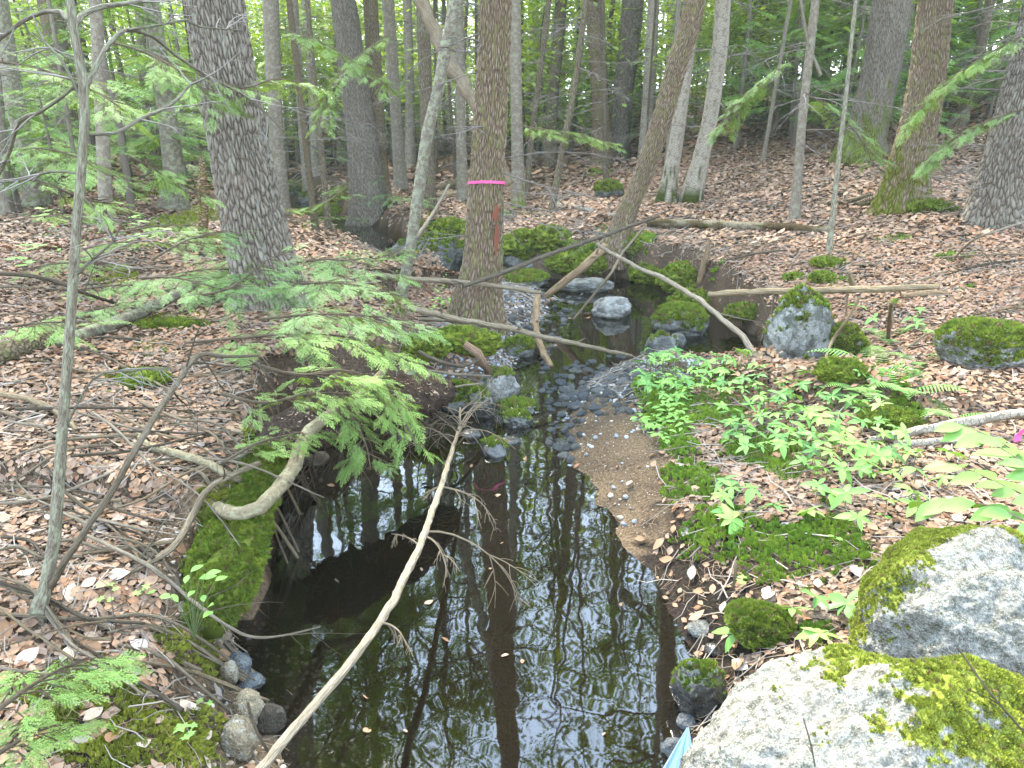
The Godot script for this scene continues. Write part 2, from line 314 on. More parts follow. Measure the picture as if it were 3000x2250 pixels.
	[-8.83,-16.14,0.023,0,-0.036],
	[2.14,-13.0,0.02,0,0.018],
	[2.73,-14.1,0.05,1,-0.009],
	[-9.77,-20.52,0.041,2,-0.056],
	[7.81,-18.05,0.043,1,0.014],
	[16.42,-23.2,0.021,0,0.012],
	[4.09,-18.28,0.031,1,0.068],
	[3.29,-17.45,0.046,0,0.083],
	[3.86,-12.38,0.03,1,-0.084],
	[-1.87,-22.48,0.029,2,-0.021],
	[-3.21,-23.7,0.051,2,0.088],
	[7.31,-10.4,0.034,0,-0.06]
]

const SIDE_TREES := [
	[-5.6,-3.4,0.2],
	[-4.8,-1.0,0.16],
	[4.8,-4.2,0.22],
	[5.4,-1.4,0.18],
	[-3.2,2.4,0.2],
	[3.0,3.0,0.22],
	[-7.5,-6.5,0.2],
	[8,-5.5,0.24],
	[0.5,5.0,0.2],
	[-7,1.5,0.2],
	[7,2.2,0.18],
	[-8.8,-10,0.2],
	[10.5,-9.5,0.2]
]

const BOULDERS := [
	["boulder","moss covered rock mound beside whorled plants near the big boulders","boulder",[0.807,0.182,-2.132],[0.109,0.063,0.109],1.0,"granite",4,3,0.0],
	["boulder","rock with flat mossy cap at the pool edge below big boulder","boulder",[0.581,0.056,-1.97],[0.09,0.096,0.081],0.45,"wet",4,4,0.0],
	["boulder","pale grey boulder sitting in the upper pool","boulder",[0.93,0.061,-7.021],[0.18,0.121,0.18],0,"pale",4,5,0.0],
	["boulder","broad mossy topped boulder at the upper pool's mossy bank","boulder",[1.46,0.074,-6.501],[0.247,0.149,0.247],0.5,"grey",4,6,0.0],
	["boulder","rounded dark grey boulder in the upper pool near green plants","boulder",[1.167,0.049,-5.801],[0.132,0.098,0.132],0.05,"grey",4,7,0.0],
	["boulder","small grey rock leaning against rounded boulder in the upper pool","boulder",[1.339,0.035,-6.008],[0.07,0.071,0.07],0,"grey",3,8,0.0],
	["boulder","large pointed boulder with a shaggy moss cap under fallen pole","boulder",[1.775,0.463,-4.636],[0.22,0.285,0.176],0.5,"granite",5,9,0.0],
	["boulder","low moss blanketed boulder next to the pointed one","boulder",[2.024,0.411,-4.567],[0.155,0.17,0.108],1.0,"granite",4,10,0.0],
	["boulder","wide moss covered boulder in the leaf litter on right slope","boulder",[2.525,0.567,-3.983],[0.259,0.165,0.207],0.8,"granite",5,11,0.0],
	["boulder","rounded boulder with bright moss cap left of the taped tree","boulder",[-0.85,0.165,-9.172],[0.3,0.29,0.3],0.4,"grey",5,12,0.0],
	["boulder","grey bare boulder tucked behind the crooked lichen sapling","boulder",[-1.479,0.012,-10.347],[0.166,0.169,0.166],0.05,"grey",4,13,0.0],
	["boulder","grey boulder right against the taped tree","boulder",[-0.387,0.147,-8.897],[0.154,0.254,0.154],0.1,"grey",4,14,0.0],
	["boulder","wide grey boulder under the moss cushions right of taped tree","boulder",[0.152,0.1,-9.232],[0.304,0.16,0.304],0.15,"grey",4,15,0.0],
	["boulder","long flat mossy stone lying at the stream head","boulder",[0.084,0.065,-8.357],[0.311,0.089,0.311],0.35,"grey",4,16,0.0],
	["boulder","long pale slab beneath the undercut bank","boulder",[0.785,0.044,-8.1],[0.304,0.088,0.152],0,"grey",4,17,0.0],
	["boulder","lichen blotched boulder at the pool head beside root tangle","boulder",[-0.105,0.059,-4.824],[0.142,0.13,0.142],0.2,"pale",4,18,0.0],
	["boulder","mossy rounded boulder wedged left of the lichen blotched one","boulder",[-0.311,0.059,-4.596],[0.126,0.118,0.126],0.4,"grey",4,19,0.0],
	["boulder","dark mossy egg shaped boulder in front at pool head","boulder",[-0.193,0.058,-4.488],[0.085,0.116,0.085],0.45,"wet",4,20,0.0],
	["boulder","gravel bank rock with a green moss face","boulder",[0.052,0.032,-5.793],[0.134,0.102,0.134],0.5,"grey",4,21,0.0],
	["boulder","wet flat rock with moss strip breaking the water","boulder",[0.023,0.0,-4.594],[0.139,0.041,0.139],0.3,"wet",4,22,0.0],
	["boulder","round wet rock awash below the pool head","boulder",[0.041,0.011,-4.337],[0.097,0.062,0.097],0.2,"wet",4,23,0.0],
	["boulder","small wet mossy rock awash in the pool","boulder",[-0.094,0.008,-3.923],[0.088,0.055,0.088],0.3,"wet",3,24,0.0],
	["boulder","dark stone awash under the curved bark twigs","boulder",[-0.239,0.007,-4.136],[0.064,0.035,0.064],0,"wet",3,25,0.0],
	["boulder","flat topped dark stone awash beside mossy one","boulder",[-0.01,-0.002,-4.069],[0.063,0.015,0.063],0,"wet",3,26,0.0],
	["boulder","brown stone in the black water behind curved branch","boulder",[-1.05,0.011,-3.784],[0.074,0.042,0.074],0,"brown",3,27,0.0],
	["boulder","pale tan boulder on the gravel beach","boulder",[-0.755,0.123,-1.7],[0.052,0.065,0.052],0,"tan",4,28,0.0],
	["boulder","smooth brown oval boulder half in water by gravel beach","boulder",[-0.73,0.021,-1.88],[0.047,0.052,0.047],0,"brown",4,29,0.0],
	["boulder","blocky tan grey rock on the gravel beach","boulder",[-0.793,0.064,-1.882],[0.048,0.058,0.048],0,"tan",4,30,0.0],
	["boulder","flat blue grey slab touching water on gravel beach","boulder",[-0.845,0.024,-2.048],[0.043,0.025,0.043],0,"slate",3,31,0.0],
	["boulder","angular grey rock pair piece dipping into the pool","boulder",[-0.883,0.06,-2.072],[0.039,0.057,0.039],0,"slate",3,32,0.0],
	["boulder","squarish pale rock behind the blue grey slab","boulder",[-0.894,0.091,-2.011],[0.031,0.047,0.031],0,"tan",3,33,0.0],
	["boulder","flat orange tan rock under the moss ledge corner","boulder",[-0.986,0.119,-2.173],[0.049,0.033,0.049],0,"tan",3,34,0.0],
	["boulder","pinkish rock tucked below the moss ledge","boulder",[-1.084,0.019,-2.542],[0.035,0.039,0.035],0,"brown",3,35,0.0],
	["boulder","small moss clad rock on the leaf litter rise","boulder",[1.345,0.747,-10.945],[0.208,0.179,0.208],0.8,"grey",4,36,0.0],
	["boulder","far mossy rock hump under the hemlock fringe","boulder",[0.818,0.814,-24.116],[0.518,0.269,0.518],0.9,"grey",4,37,0.0],
	["boulder","moss clad stone beside upper channel behind furrowed tree","boulder",[-5.011,0.07,-18.002],[0.281,0.284,0.281],0.9,"grey",4,38,0.0],
	["boulder","dim grey stone in the upper channel","boulder",[-4.372,0.031,-16.948],[0.217,0.194,0.217],0.3,"grey",3,39,0.0],
	["boulder","mossy rock high on the right slope","boulder",[7.218,1.692,-14.025],[0.213,0.199,0.213],0.9,"grey",3,40,0.0],
	["boulder","round stone at pool margin below rock with mossy cap","boulder",[0.532,0.001,-1.895],[0.032,0.028,0.032],0,"slate",3,41,0.0],
	["boulder","blue grey wet stone at pool margin next to pale cloth","boulder",[0.472,0.005,-1.782],[0.036,0.043,0.036],0,"slate",3,42,0.0],
	["boulder","flat grey stone on the mud beside moss mound","boulder",[0.665,0.039,-2.299],[0.047,0.024,0.047],0,"grey",3,43,0.0],
	["boulder","small dark cobble between moss mound and capped rock","boulder",[0.679,0.044,-2.176],[0.03,0.022,0.03],0,"wet",3,44,0.0],
	["boulder","great pale boulder carpeted with yellow green moss over its shoulder","boulder",[0.799,0.348,-1.208],[0.46,0.38,0.34],0.62,"great1",6,1,-0.2],
	["boulder","great white speckled boulder with mossy crest behind the nearer one","boulder",[1.322,0.308,-1.829],[0.37,0.33,0.34],0.6,"great2",6,2,0.0],
	["moss_cushion","plump bright moss cushion hanging over the pool bank near pole end","moss",[1.798,0.025,-7.449],[0.194,0.136,0.136],1.0,"moss",4,50,0.0],
	["moss_cushion","tall moss cushion at the foot of splintered orange stub","moss",[1.812,0.145,-7.897],[0.236,0.208,0.189],1.0,"moss",4,51,0.0],
	["moss_cushion","ragged moss cushion on the undercut lip behind arched stick","moss",[1.566,0.075,-8.565],[0.205,0.141,0.164],1.0,"moss",4,52,0.0],
	["moss_cushion","wide moss hummock right of the taped tree","moss",[0.144,0.291,-9.214],[0.258,0.213,0.206],1.0,"moss",4,53,0.0],
	["moss_cushion","golden moss hummock at the bank top beside the wide one","moss",[0.437,0.387,-9.033],[0.202,0.184,0.162],1.0,"moss",4,54,0.0],
	["moss_cushion","dark moss shelf left of the taped tree","moss",[-0.802,0.301,-10.459],[0.275,0.17,0.22],1.0,"moss",4,55,0.0],
	["moss_cushion","moss clump draped on the bank below the debarked log","moss",[0.736,0.173,-8.747],[0.269,0.166,0.215],1.0,"moss",4,56,0.0],
	["moss_cushion","flat moss mat at the foot of leaning brown tree","moss",[1.382,0.364,-8.783],[0.156,0.117,0.125],1.0,"moss",4,57,0.0],
	["moss_cushion","moss shelf strung along the far channel bank","moss",[-3.525,-0.026,-15.119],[0.571,0.155,0.286],1.0,"moss",4,58,0.0],
	["moss_cushion","second moss shelf along the far channel bank","moss",[-2.328,0.078,-13.457],[0.393,0.121,0.197],1.0,"moss",4,59,0.0],
	["moss_cushion","small round moss ball in the leaf litter above long pole","moss",[2.551,0.479,-6.291],[0.083,0.069,0.067],1.0,"moss",4,60,0.0],
	["moss_cushion","flat dark moss disc in the leaf litter below birch log","moss",[2.715,0.558,-6.612],[0.126,0.048,0.101],1.0,"moss",4,61,0.0],
	["moss_cushion","moss tuft between splintered stub and moss ball","moss",[2.401,0.451,-6.504],[0.078,0.04,0.063],1.0,"moss",4,62,0.0],
	["moss_cushion","moss spur beside the large pointed boulder","moss",[2.054,0.147,-6.509],[0.175,0.086,0.087],1.0,"moss",4,63,0.0],
	["moss_cushion","moss lump under the fern fronds","moss",[1.777,0.451,-3.934],[0.12,0.084,0.096],1.0,"moss",4,64,0.0],
	["moss_cushion","moss lump by the birch log among whorled plants","moss",[1.833,0.36,-3.491],[0.122,0.058,0.097],1.0,"moss",4,65,0.0],
	["moss_cushion","moss hump at the left channel behind furrowed tree base","moss",[-6.454,0.058,-20.232],[0.58,0.326,0.464],1.0,"moss",4,66,0.0],
	["moss_cushion","mossy root hump on the right slope beside shaggy tree","moss",[4.086,0.892,-7.67],[0.167,0.097,0.134],1.0,"moss",4,67,0.0],
	["moss_cushion","moss hump in the litter left of the big tree log","moss",[-2.046,0.555,-4.529],[0.179,0.036,0.09],1.0,"moss",4,68,0.0],
	["moss_cushion","yellow moss hump in litter below fallen left log","moss",[-1.784,0.547,-3.541],[0.105,0.043,0.084],1.0,"moss",4,69,0.0],
	["moss_cushion","moss matted root mound in front of the taped tree","moss",[-0.332,0.321,-4.94],[0.204,0.127,0.102],1.0,"moss",4,70,0.0],
	["moss_cushion","golden moss mat beside the root mound over the pool","moss",[-0.581,0.346,-4.752],[0.153,0.103,0.092],1.0,"moss",4,71,0.0]
]

const STICKS := [
	["birch_branch","long pale birch branch reaching out over the dark pool","branch","birchtwig",[[-0.554,0.42,-1.269,0.0109],[-0.505,0.4,-1.448,0.0108],[-0.43,0.37,-1.722,0.0115],[-0.378,0.34,-1.98,0.0124],[-0.337,0.31,-2.326,0.013],[-0.308,0.28,-2.769,0.0123],[-0.29,0.26,-3.206,0.0109],[-0.273,0.24,-3.638,0.0078],[-0.282,0.24,-3.969,0.0047]],3,""],
	["pole","thin barked pole lying across the stream past the gravel bar","pole","grey",[[-0.712,0.52,-5.146,0.0228],[-0.381,0.45,-5.115,0.0201],[-0.019,0.36,-5.184,0.0191],[0.405,0.24,-5.254,0.0167],[0.875,0.1,-5.4,0.0115]],0,""],
	["pole","second pole lying tight beside the stream crossing pole","pole","grey",[[-0.654,0.4,-5.286,0.0138],[-0.342,0.4,-5.234,0.0151],[-0.052,0.35,-5.272,0.0138],[0.078,0.32,-5.283,0.0097]],0,""],
	["pole","barked pole in front of taped tree ending at debarked log","pole","grey",[[-1.192,0.62,-5.881,0.0256],[-0.804,0.62,-5.631,0.0203],[-0.5,0.6,-5.662,0.0189],[-0.156,0.58,-5.575,0.0172],[0.212,0.52,-5.613,0.0131]],1,""],
	["pole","smooth grey pole slanting up from taped tree to leaning tree","pole","greydark",[[-0.345,0.62,-5.369,0.0138],[-0.055,0.66,-5.673,0.016],[0.268,0.72,-6.044,0.0169],[0.753,0.8,-6.531,0.0181],[1.377,0.85,-7.445,0.0149]],0,""],
	["debarked_log","split debarked log with pale peeling bark propped on the bank","log","orange",[[0.859,0.62,-7.13,0.0362],[0.684,0.5,-6.943,0.0372],[0.526,0.35,-7.019,0.0361],[0.32,0.16,-7.096,0.0276]],0,""],
	["debarked_log","bent debarked log standing in the stream riffle","log","orange",[[0.234,0.3,-6.617,0.0274],[0.204,0.2,-6.384,0.0283],[0.203,0.1,-6.067,0.0271],[0.234,0.05,-5.684,0.0256],[0.294,0.0,-5.446,0.0204]],0,""],
	["stick","slim pale stick dipping into the upper pool","stick","grey",[[1.236,0.8,-7.232,0.0091],[0.986,0.6,-6.894,0.0105],[0.868,0.45,-6.723,0.0121],[0.742,0.25,-6.807,0.0123],[0.557,0.0,-6.852,0.009]],2,""],
	["branch","long grey branch arching from bank down to the green plants","branch","greypale",[[0.724,0.72,-6.598,0.015],[0.942,0.66,-5.935,0.0152],[1.11,0.62,-5.665,0.016],[1.254,0.58,-5.221,0.0162],[1.389,0.48,-4.972,0.0169],[1.494,0.4,-4.827,0.0191],[1.563,0.3,-4.675,0.0199],[1.684,0.22,-4.501,0.0145]],1,""],
	["pole","straight barkless pole lying above the large pointed boulder","pole","tan",[[1.346,0.6,-5.19,0.0201],[1.625,0.66,-5.003,0.022],[1.89,0.72,-4.754,0.0221],[2.139,0.8,-4.435,0.0195],[2.397,0.85,-4.276,0.0143]],4,""],
	["birch_log","rotting birch log with curling white bark scraps","log","birchrot",[[1.607,0.556,-9.255,0.0395],[2.068,0.594,-8.88,0.0446],[2.475,0.627,-8.471,0.0447],[2.798,0.677,-7.959,0.04],[3.092,0.718,-7.521,0.0265]],0,""],
	["birch_branch","curved white birch limb on the litter below mossy stone","branch","birch",[[0.638,0.511,-11.834,0.0236],[0.848,0.652,-10.039,0.025],[1.107,0.612,-9.694,0.0267],[1.361,0.597,-9.628,0.0217]],2,""],
	["birch_log","white birch log lying among the whorled plants","log","birch",[[1.649,0.331,-3.295,0.0155],[1.814,0.375,-3.281,0.019],[2.022,0.418,-3.287,0.0216],[2.192,0.462,-3.266,0.0214],[2.386,0.513,-3.228,0.0211]],0,""],
	["birch_log","shorter white birch log half hidden by beech leaves","log","birch",[[1.744,0.336,-3.253,0.0162],[1.909,0.362,-3.213,0.016],[2.098,0.389,-3.225,0.0151]],0,""],
	["fallen_log","grey lichened log lying from litter to furrowed tree","log","lichenlog",[[-2.377,0.627,-3.874,0.0348],[-2.345,0.601,-4.335,0.0364],[-2.27,0.613,-4.78,0.0336],[-2.105,0.693,-5.142,0.0291],[-1.926,0.753,-5.466,0.021],[-1.728,0.823,-5.718,0.0145]],0,""],
	["fallen_log","dark rotten log tucked under the grey lichened one","log","rot",[[-2.165,0.55,-4.518,0.0237],[-2.125,0.552,-4.907,0.0281],[-2.02,0.594,-5.305,0.0247]],0,""],
	["fallen_log","thick rotting log end with cracked bark in left litter","log","rot",[[-2.565,0.629,-3.502,0.0598],[-2.487,0.642,-3.703,0.0589],[-2.443,0.635,-3.951,0.048]],0,""],
	["bent_trunk","thick curved hemlock stem bending out above black water","trunk","bent",[[-1.567,0.12,-3.253,0.0239],[-1.191,0.34,-2.675,0.0228],[-1.006,0.45,-2.401,0.0226],[-0.915,0.48,-2.32,0.0239],[-0.866,0.48,-2.366,0.0249],[-0.849,0.47,-2.524,0.0257],[-0.841,0.48,-2.699,0.0272],[-0.853,0.5,-2.889,0.0271],[-0.782,0.56,-2.992,0.0229],[-0.66,0.6,-3.182,0.0206],[-0.601,0.62,-3.46,0.0167]],0,""],
	["root","gnarled root snaking through the litter to moss ledge","root","bent",[[-1.544,0.512,-2.943,0.013],[-1.432,0.505,-2.831,0.0157],[-1.283,0.507,-2.738,0.0168],[-1.18,0.496,-2.699,0.0166],[-1.042,0.484,-2.602,0.0146],[-1.044,0.371,-2.785,0.0094]],0,""],
	["bowed_sapling","bowed smooth sapling arching from litter toward hemlock boughs","sapling","greysmooth",[[-1.391,0.397,-1.968,0.0102],[-1.207,0.62,-1.841,0.0093],[-1.085,0.78,-1.853,0.0087],[-0.978,0.95,-1.895,0.0082],[-1.009,0.98,-2.159,0.0086],[-1.065,0.98,-2.52,0.0087],[-0.992,0.96,-2.574,0.006],[-0.927,0.92,-2.716,0.0044]],2,""],
	["stick","long pale stick sloping over bank edge to the water","stick","greypale",[[-1.442,0.434,-2.284,0.0053],[-1.287,0.423,-2.199,0.007],[-1.145,0.387,-2.138,0.0069],[-1.054,0.296,-2.132,0.007],[-0.881,0.36,-1.929,0.0052],[-0.788,0.3,-1.918,0.0047],[-0.701,0.28,-1.94,0.0035],[-0.576,0.3,-1.958,0.0018]],3,""],
	["stick","broken weathered branch stub lying across the bank litter","branch","grey",[[-0.964,0.5,-2.69,0.0098],[-1.068,0.506,-2.48,0.0098],[-1.127,0.424,-2.445,0.0119],[-1.126,0.4,-2.237,0.0111],[-1.232,0.377,-2.106,0.0062]],1,""],
	["stick","dark bent branch sweeping through the left litter","branch","greydark",[[-2.491,1.041,-3.666,0.0094],[-2.354,0.986,-3.832,0.0108],[-2.272,0.866,-4.034,0.0094],[-2.43,0.666,-4.645,0.0084],[-2.27,0.564,-4.763,0.005]],1,""],
	["stick","brown stick lying behind the arching lichen sapling","stick","tan",[[-2.306,0.6,-3.224,0.0122],[-2.088,0.597,-3.13,0.0127],[-1.925,0.58,-3.047,0.0116],[-1.758,0.551,-2.889,0.0087]],0,""],
	["stick","thin stick under brown stick in left litter","stick","grey",[[-2.231,0.572,-3.096,0.0059],[-1.983,0.569,-2.943,0.0056],[-1.719,0.542,-2.761,0.0038]],1,""],
	["stick","lichen dotted stick lying on litter under hemlock sprays","stick","lichenlog",[[-1.191,0.486,-2.678,0.006],[-1.069,0.485,-2.787,0.0085],[-1.213,0.242,-3.634,0.012],[-1.246,0.16,-4.179,0.0102]],1,""],
	["fallen_log","lichened log piece on the litter below hemlock boughs","log","lichenlog",[[-0.954,0.051,-4.464,0.0146],[-0.828,0.124,-4.558,0.0246],[-0.659,0.205,-4.618,0.0248],[-0.602,0.233,-4.645,0.0174]],0,""],
	["stick","slanting stick joining bowed sapling to bent stem","stick","greypale",[[-1.152,0.542,-2.641,0.0051],[-0.993,0.55,-2.582,0.0043],[-0.859,0.5,-2.569,0.0036],[-0.693,0.42,-2.559,0.0022]],2,""],
	["stick","grey twig crossing in front of arching sapling","stick","greypale",[[-1.679,0.631,-2.89,0.0063],[-1.523,0.586,-2.78,0.0054],[-1.339,0.521,-2.625,0.0044],[-1.135,0.46,-2.512,0.0036],[-0.888,0.42,-2.218,0.0019]],2,""],
	["stick","upright dead stem below the lichen speckled branches","stick","grey",[[-1.043,0.319,-2.794,0.0063],[-1.066,0.367,-2.975,0.0066],[-1.082,0.466,-3.094,0.006],[-1.073,0.619,-3.083,0.005]],1,""],
	["stick","bleached stick across the twin moss shelves","stick","greypale",[[-1.157,0.5,-7.193,0.0147],[-0.981,0.589,-7.266,0.0184],[-1.129,0.422,-10.881,0.0245],[-0.918,0.798,-11.61,0.0201]],0,""],
	["fallen_log","weathered split log lying behind the taped tree","log","rot",[[-1.348,0.514,-13.929,0.0621],[-0.986,0.632,-14.022,0.0762],[-0.691,0.674,-15.716,0.0696]],0,""],
	["fallen_log","second split log beneath the weathered one","log","tan",[[-1.38,0.467,-13.42,0.0533],[-0.9,0.511,-13.284,0.0659],[-0.529,0.589,-13.784,0.0546]],0,""],
	["fallen_log","thin dark rotten log on litter right of taped tree","log","rot",[[-0.119,0.459,-11.218,0.0252],[0.215,0.489,-10.743,0.0349],[0.614,0.539,-10.015,0.0251]],0,""],
	["dead_pole","leaning dead pole lodged behind the taped tree","pole","grey",[[-0.04,0.816,-11.4,0.0625],[-0.287,1.386,-11.4,0.0694],[-0.488,1.864,-11.4,0.0868],[-0.687,2.176,-11.4,0.0902],[-0.917,2.586,-11.4,0.0868],[-1.236,3.266,-11.4,0.0833]],0,""],
	["stick","rotten stick on the right slope under bare twigs","stick","rot",[[3.4,0.848,-8.608,0.0193],[3.616,0.907,-8.42,0.0209],[3.8,0.965,-8.41,0.0188]],0,""],
	["fallen_log","mossy log beside the shaggy tree roots","log","mossylog",[[3.621,0.873,-8.28,0.033],[3.784,0.933,-8.252,0.0492],[3.889,0.955,-8.122,0.0525]],0,""],
	["fallen_log","tilted dark dead pole on the right slope","pole","greydark",[[6.114,1.37,-11.895,0.0289],[6.07,1.634,-11.331,0.0301],[6.522,1.939,-11.553,0.0304],[6.025,2.055,-10.311,0.0221]],1,""],
	["fallen_log","red brown rotten log lying by the long pole end","log","orange",[[2.854,0.507,-5.549,0.0201],[2.985,0.541,-5.485,0.0241],[3.108,0.552,-5.408,0.014]],0,""],
	["stick","curved sapling hoop beside the large pointed boulder","stick","tan",[[1.943,0.8,-4.24,0.0066],[1.902,0.66,-4.268,0.0078],[1.866,0.5,-4.349,0.0092],[1.675,0.489,-3.945,0.0074],[1.704,0.414,-3.921,0.0063]],0,""],
	["stick","broken stick poking out of the litter by fern","stick","tan",[[2.496,0.344,-4.949,0.0131],[2.287,0.587,-4.553,0.0131],[1.925,0.852,-3.846,0.009]],0,""],
	["stick","split pale stick on the mud below large pointed boulder","stick","orange",[[1.518,0.38,-4.119,0.0077],[1.639,0.421,-4.112,0.0088],[1.864,0.418,-4.322,0.0069]],0,""],
	["splintered_stub","splintered orange stub standing in moss cushion","stub","orange",[[1.867,0.181,-7.589,0.0313],[1.879,0.36,-7.545,0.0328],[1.89,0.526,-7.495,0.0209],[1.892,0.635,-7.484,0.0076]],0,""],
	["splintered_stub","short tan stump stub above the long pole","stub","tan",[[2.694,0.459,-5.991,0.0248],[2.631,0.541,-5.919,0.0213],[2.58,0.607,-5.872,0.0075]],0,""],
	["snag","slender broken snag with a raw orange splintered top","snag","snag",[[-2.596,0.656,-6.513,0.0428],[-2.565,0.917,-6.513,0.039],[-2.545,1.105,-6.513,0.037],[-2.527,1.271,-6.513,0.037],[-2.519,1.391,-6.513,0.0253],[-2.518,1.449,-6.513,0.0058]],0,""],
	["stick","whitish twig fan over the litter on right slope","stick","greypale",[[3.775,1.011,-5.779,0.0087],[3.349,0.995,-5.411,0.0082],[3.294,0.907,-5.568,0.007],[3.411,0.706,-5.961,0.0061]],3,""],
	["stick","pale peeled stick standing in mud at moss patch","stick","tan",[[0.793,0.265,-2.384,0.0049],[0.789,0.221,-2.364,0.0063],[0.792,0.154,-2.378,0.0035]],0,""],
	["stick","thin twig along the muddy pool margin","stick","greypale",[[0.438,-0.004,-2.983,0.0043],[0.454,-0.011,-2.881,0.005],[0.466,-0.024,-2.794,0.0033]],0,""],
	["stick","stick resting across the brown boulder by the beach","stick","greydark",[[-0.757,0.16,-1.794,0.0039],[-0.669,0.2,-1.629,0.0042],[-0.624,0.12,-1.616,0.0031]],0,""],
	["stick","twig lying on the great boulder moss","stick","greypale",[[0.508,0.72,-1.016,0.0016],[0.498,0.76,-1.02,0.0015],[0.487,0.8,-1.039,0.0015]],2,""],
	["stick","thin bare twig hanging past the white speckled boulder","stick","greydark",[[0.705,0.95,-0.833,0.0015],[0.675,0.98,-0.887,0.0015],[0.666,1.0,-0.962,0.0015]],1,""],
	["root","pinkish peeled root curving out of the root mound","root","rootpink",[[-0.289,0.42,-4.607,0.0268],[-0.217,0.36,-4.578,0.0292],[-0.164,0.26,-4.656,0.0273],[-0.152,0.16,-4.809,0.018]],0,""],
	["root","dark forked root reaching over the boulders","root","greydark",[[-0.547,0.44,-4.361,0.0104],[-0.391,0.4,-4.262,0.0114],[-0.289,0.36,-4.343,0.0104],[-0.185,0.32,-4.61,0.0074]],2,""],
	["root","thin pale root stick under the root mound","root","greypale",[[-0.502,0.35,-4.286,0.0069],[-0.347,0.3,-4.368,0.0082],[-0.133,0.22,-4.573,0.0049]],1,""],
	["stick","thin twig leaning from root mound to lichen boulder","stick","greypale",[[-0.502,0.3,-3.811,0.0052],[-0.374,0.32,-4.032,0.0065],[-0.175,0.3,-4.2,0.0045]],1,""],
	["twig","bare grey twig lying on the leaf litter","twig","grey",[[-1.959,0.472,-2.563,0.0068],[-1.651,0.443,-2.582,0.0035],[-1.351,0.401,-2.561,0.006],[-1.044,0.465,-2.578,0.0025]],1,"twigs lying on the leaf litter"],
	["twig","bare grey twig lying on the leaf litter","twig","grey",[[-2.469,0.65,-5.656,0.0055],[-2.349,0.614,-5.574,0.0042],[-2.191,0.616,-5.485,0.0069],[-2.073,0.607,-5.411,0.0041]],1,"twigs lying on the leaf litter"],
	["twig","bare grey twig lying on the leaf litter","twig","grey",[[-1.249,0.328,-1.84,0.0046],[-1.415,0.439,-1.949,0.0047],[-1.612,0.452,-2.026,0.0034],[-1.775,0.467,-2.13,0.004]],1,"twigs lying on the leaf litter"],
	["twig","bare grey twig lying on the leaf litter","twig","grey",[[-1.372,0.422,-2.162,0.0084],[-1.483,0.426,-2.143,0.0047],[-1.589,0.451,-2.162,0.0058],[-1.72,0.426,-2.097,0.0025]],1,"twigs lying on the leaf litter"],
	["twig","bare grey twig lying on the leaf litter","twig","greypale",[[-3.256,0.655,-4.167,0.0053],[-3.075,0.654,-4.343,0.0064],[-2.907,0.647,-4.463,0.0034],[-2.709,0.583,-4.616,0.003]],1,"twigs lying on the leaf litter"],
	["twig","bare grey twig lying on the leaf litter","twig","tan",[[-2.505,0.547,-4.582,0.0044],[-2.225,0.555,-4.558,0.007],[-1.922,0.594,-4.542,0.0048],[-1.626,0.588,-4.489,0.0027]],1,"twigs lying on the leaf litter"],
	["twig","bare grey twig lying on the leaf litter","twig","grey",[[-1.471,0.41,-1.869,0.0057],[-1.263,0.35,-1.928,0.0054],[-1.047,0.304,-1.984,0.0058],[-0.812,0.031,-2.032,0.0023]],1,"twigs lying on the leaf litter"],
	["twig","bare grey twig lying on the leaf litter","twig","grey",[[-0.865,-0.127,-2.885,0.0053],[-1.07,0.453,-2.835,0.0048],[-1.259,0.504,-2.733,0.0031],[-1.409,0.494,-2.718,0.0034]],1,"twigs lying on the leaf litter"],
	["twig","bare grey twig lying on the leaf litter","twig","grey",[[-1.645,0.552,-3.21,0.0069],[-1.417,0.537,-3.055,0.007],[-1.142,0.495,-2.931,0.0047],[-0.903,-0.077,-2.765,0.0042]],1,"twigs lying on the leaf litter"],
	["twig","bare grey twig lying on the leaf litter","twig","greypale",[[-2.815,0.604,-5.007,0.0095],[-2.956,0.626,-5.131,0.0062],[-3.065,0.647,-5.212,0.005],[-3.211,0.633,-5.301,0.0044]],1,"twigs lying on the leaf litter"],
	["twig","bare grey twig lying on the leaf litter","twig","tan",[[-0.959,-0.079,-3.209,0.0075],[-1.18,0.48,-3.18,0.0052],[-1.445,0.518,-3.121,0.0049],[-1.675,0.566,-3.052,0.0049]],1,"twigs lying on the leaf litter"],
	["twig","bare grey twig lying on the leaf litter","twig","greydark",[[-1.561,0.446,-1.99,0.0063],[-1.387,0.403,-1.963,0.0062],[-1.242,0.363,-1.916,0.0058],[-1.088,0.33,-1.932,0.0036]],1,"twigs lying on the leaf litter"],
	["twig","bare grey twig lying on the leaf litter","twig","grey",[[-1.579,0.525,-2.804,0.0054],[-1.699,0.551,-2.686,0.0064],[-1.83,0.482,-2.572,0.0029],[-1.928,0.451,-2.479,0.0033]],1,"twigs lying on the leaf litter"],
	["twig","bare grey twig lying on the leaf litter","twig","greydark",[[-1.963,0.555,-2.695,0.0073],[-1.683,0.462,-2.579,0.004],[-1.414,0.44,-2.441,0.0045],[-1.153,0.411,-2.364,0.0044]],1,"twigs lying on the leaf litter"],
	["twig","bare grey twig lying on the leaf litter","twig","grey",[[-2.577,0.675,-5.804,0.007],[-2.858,0.669,-5.758,0.0084],[-3.086,0.675,-5.703,0.0053],[-3.323,0.692,-5.709,0.0043]],1,"twigs lying on the leaf litter"],
	["twig","bare grey twig lying on the leaf litter","twig","tan",[[-1.678,0.569,-3.039,0.0051],[-1.447,0.533,-2.907,0.0058],[-1.251,0.497,-2.851,0.0036],[-1.032,0.349,-2.729,0.0021]],1,"twigs lying on the leaf litter"],
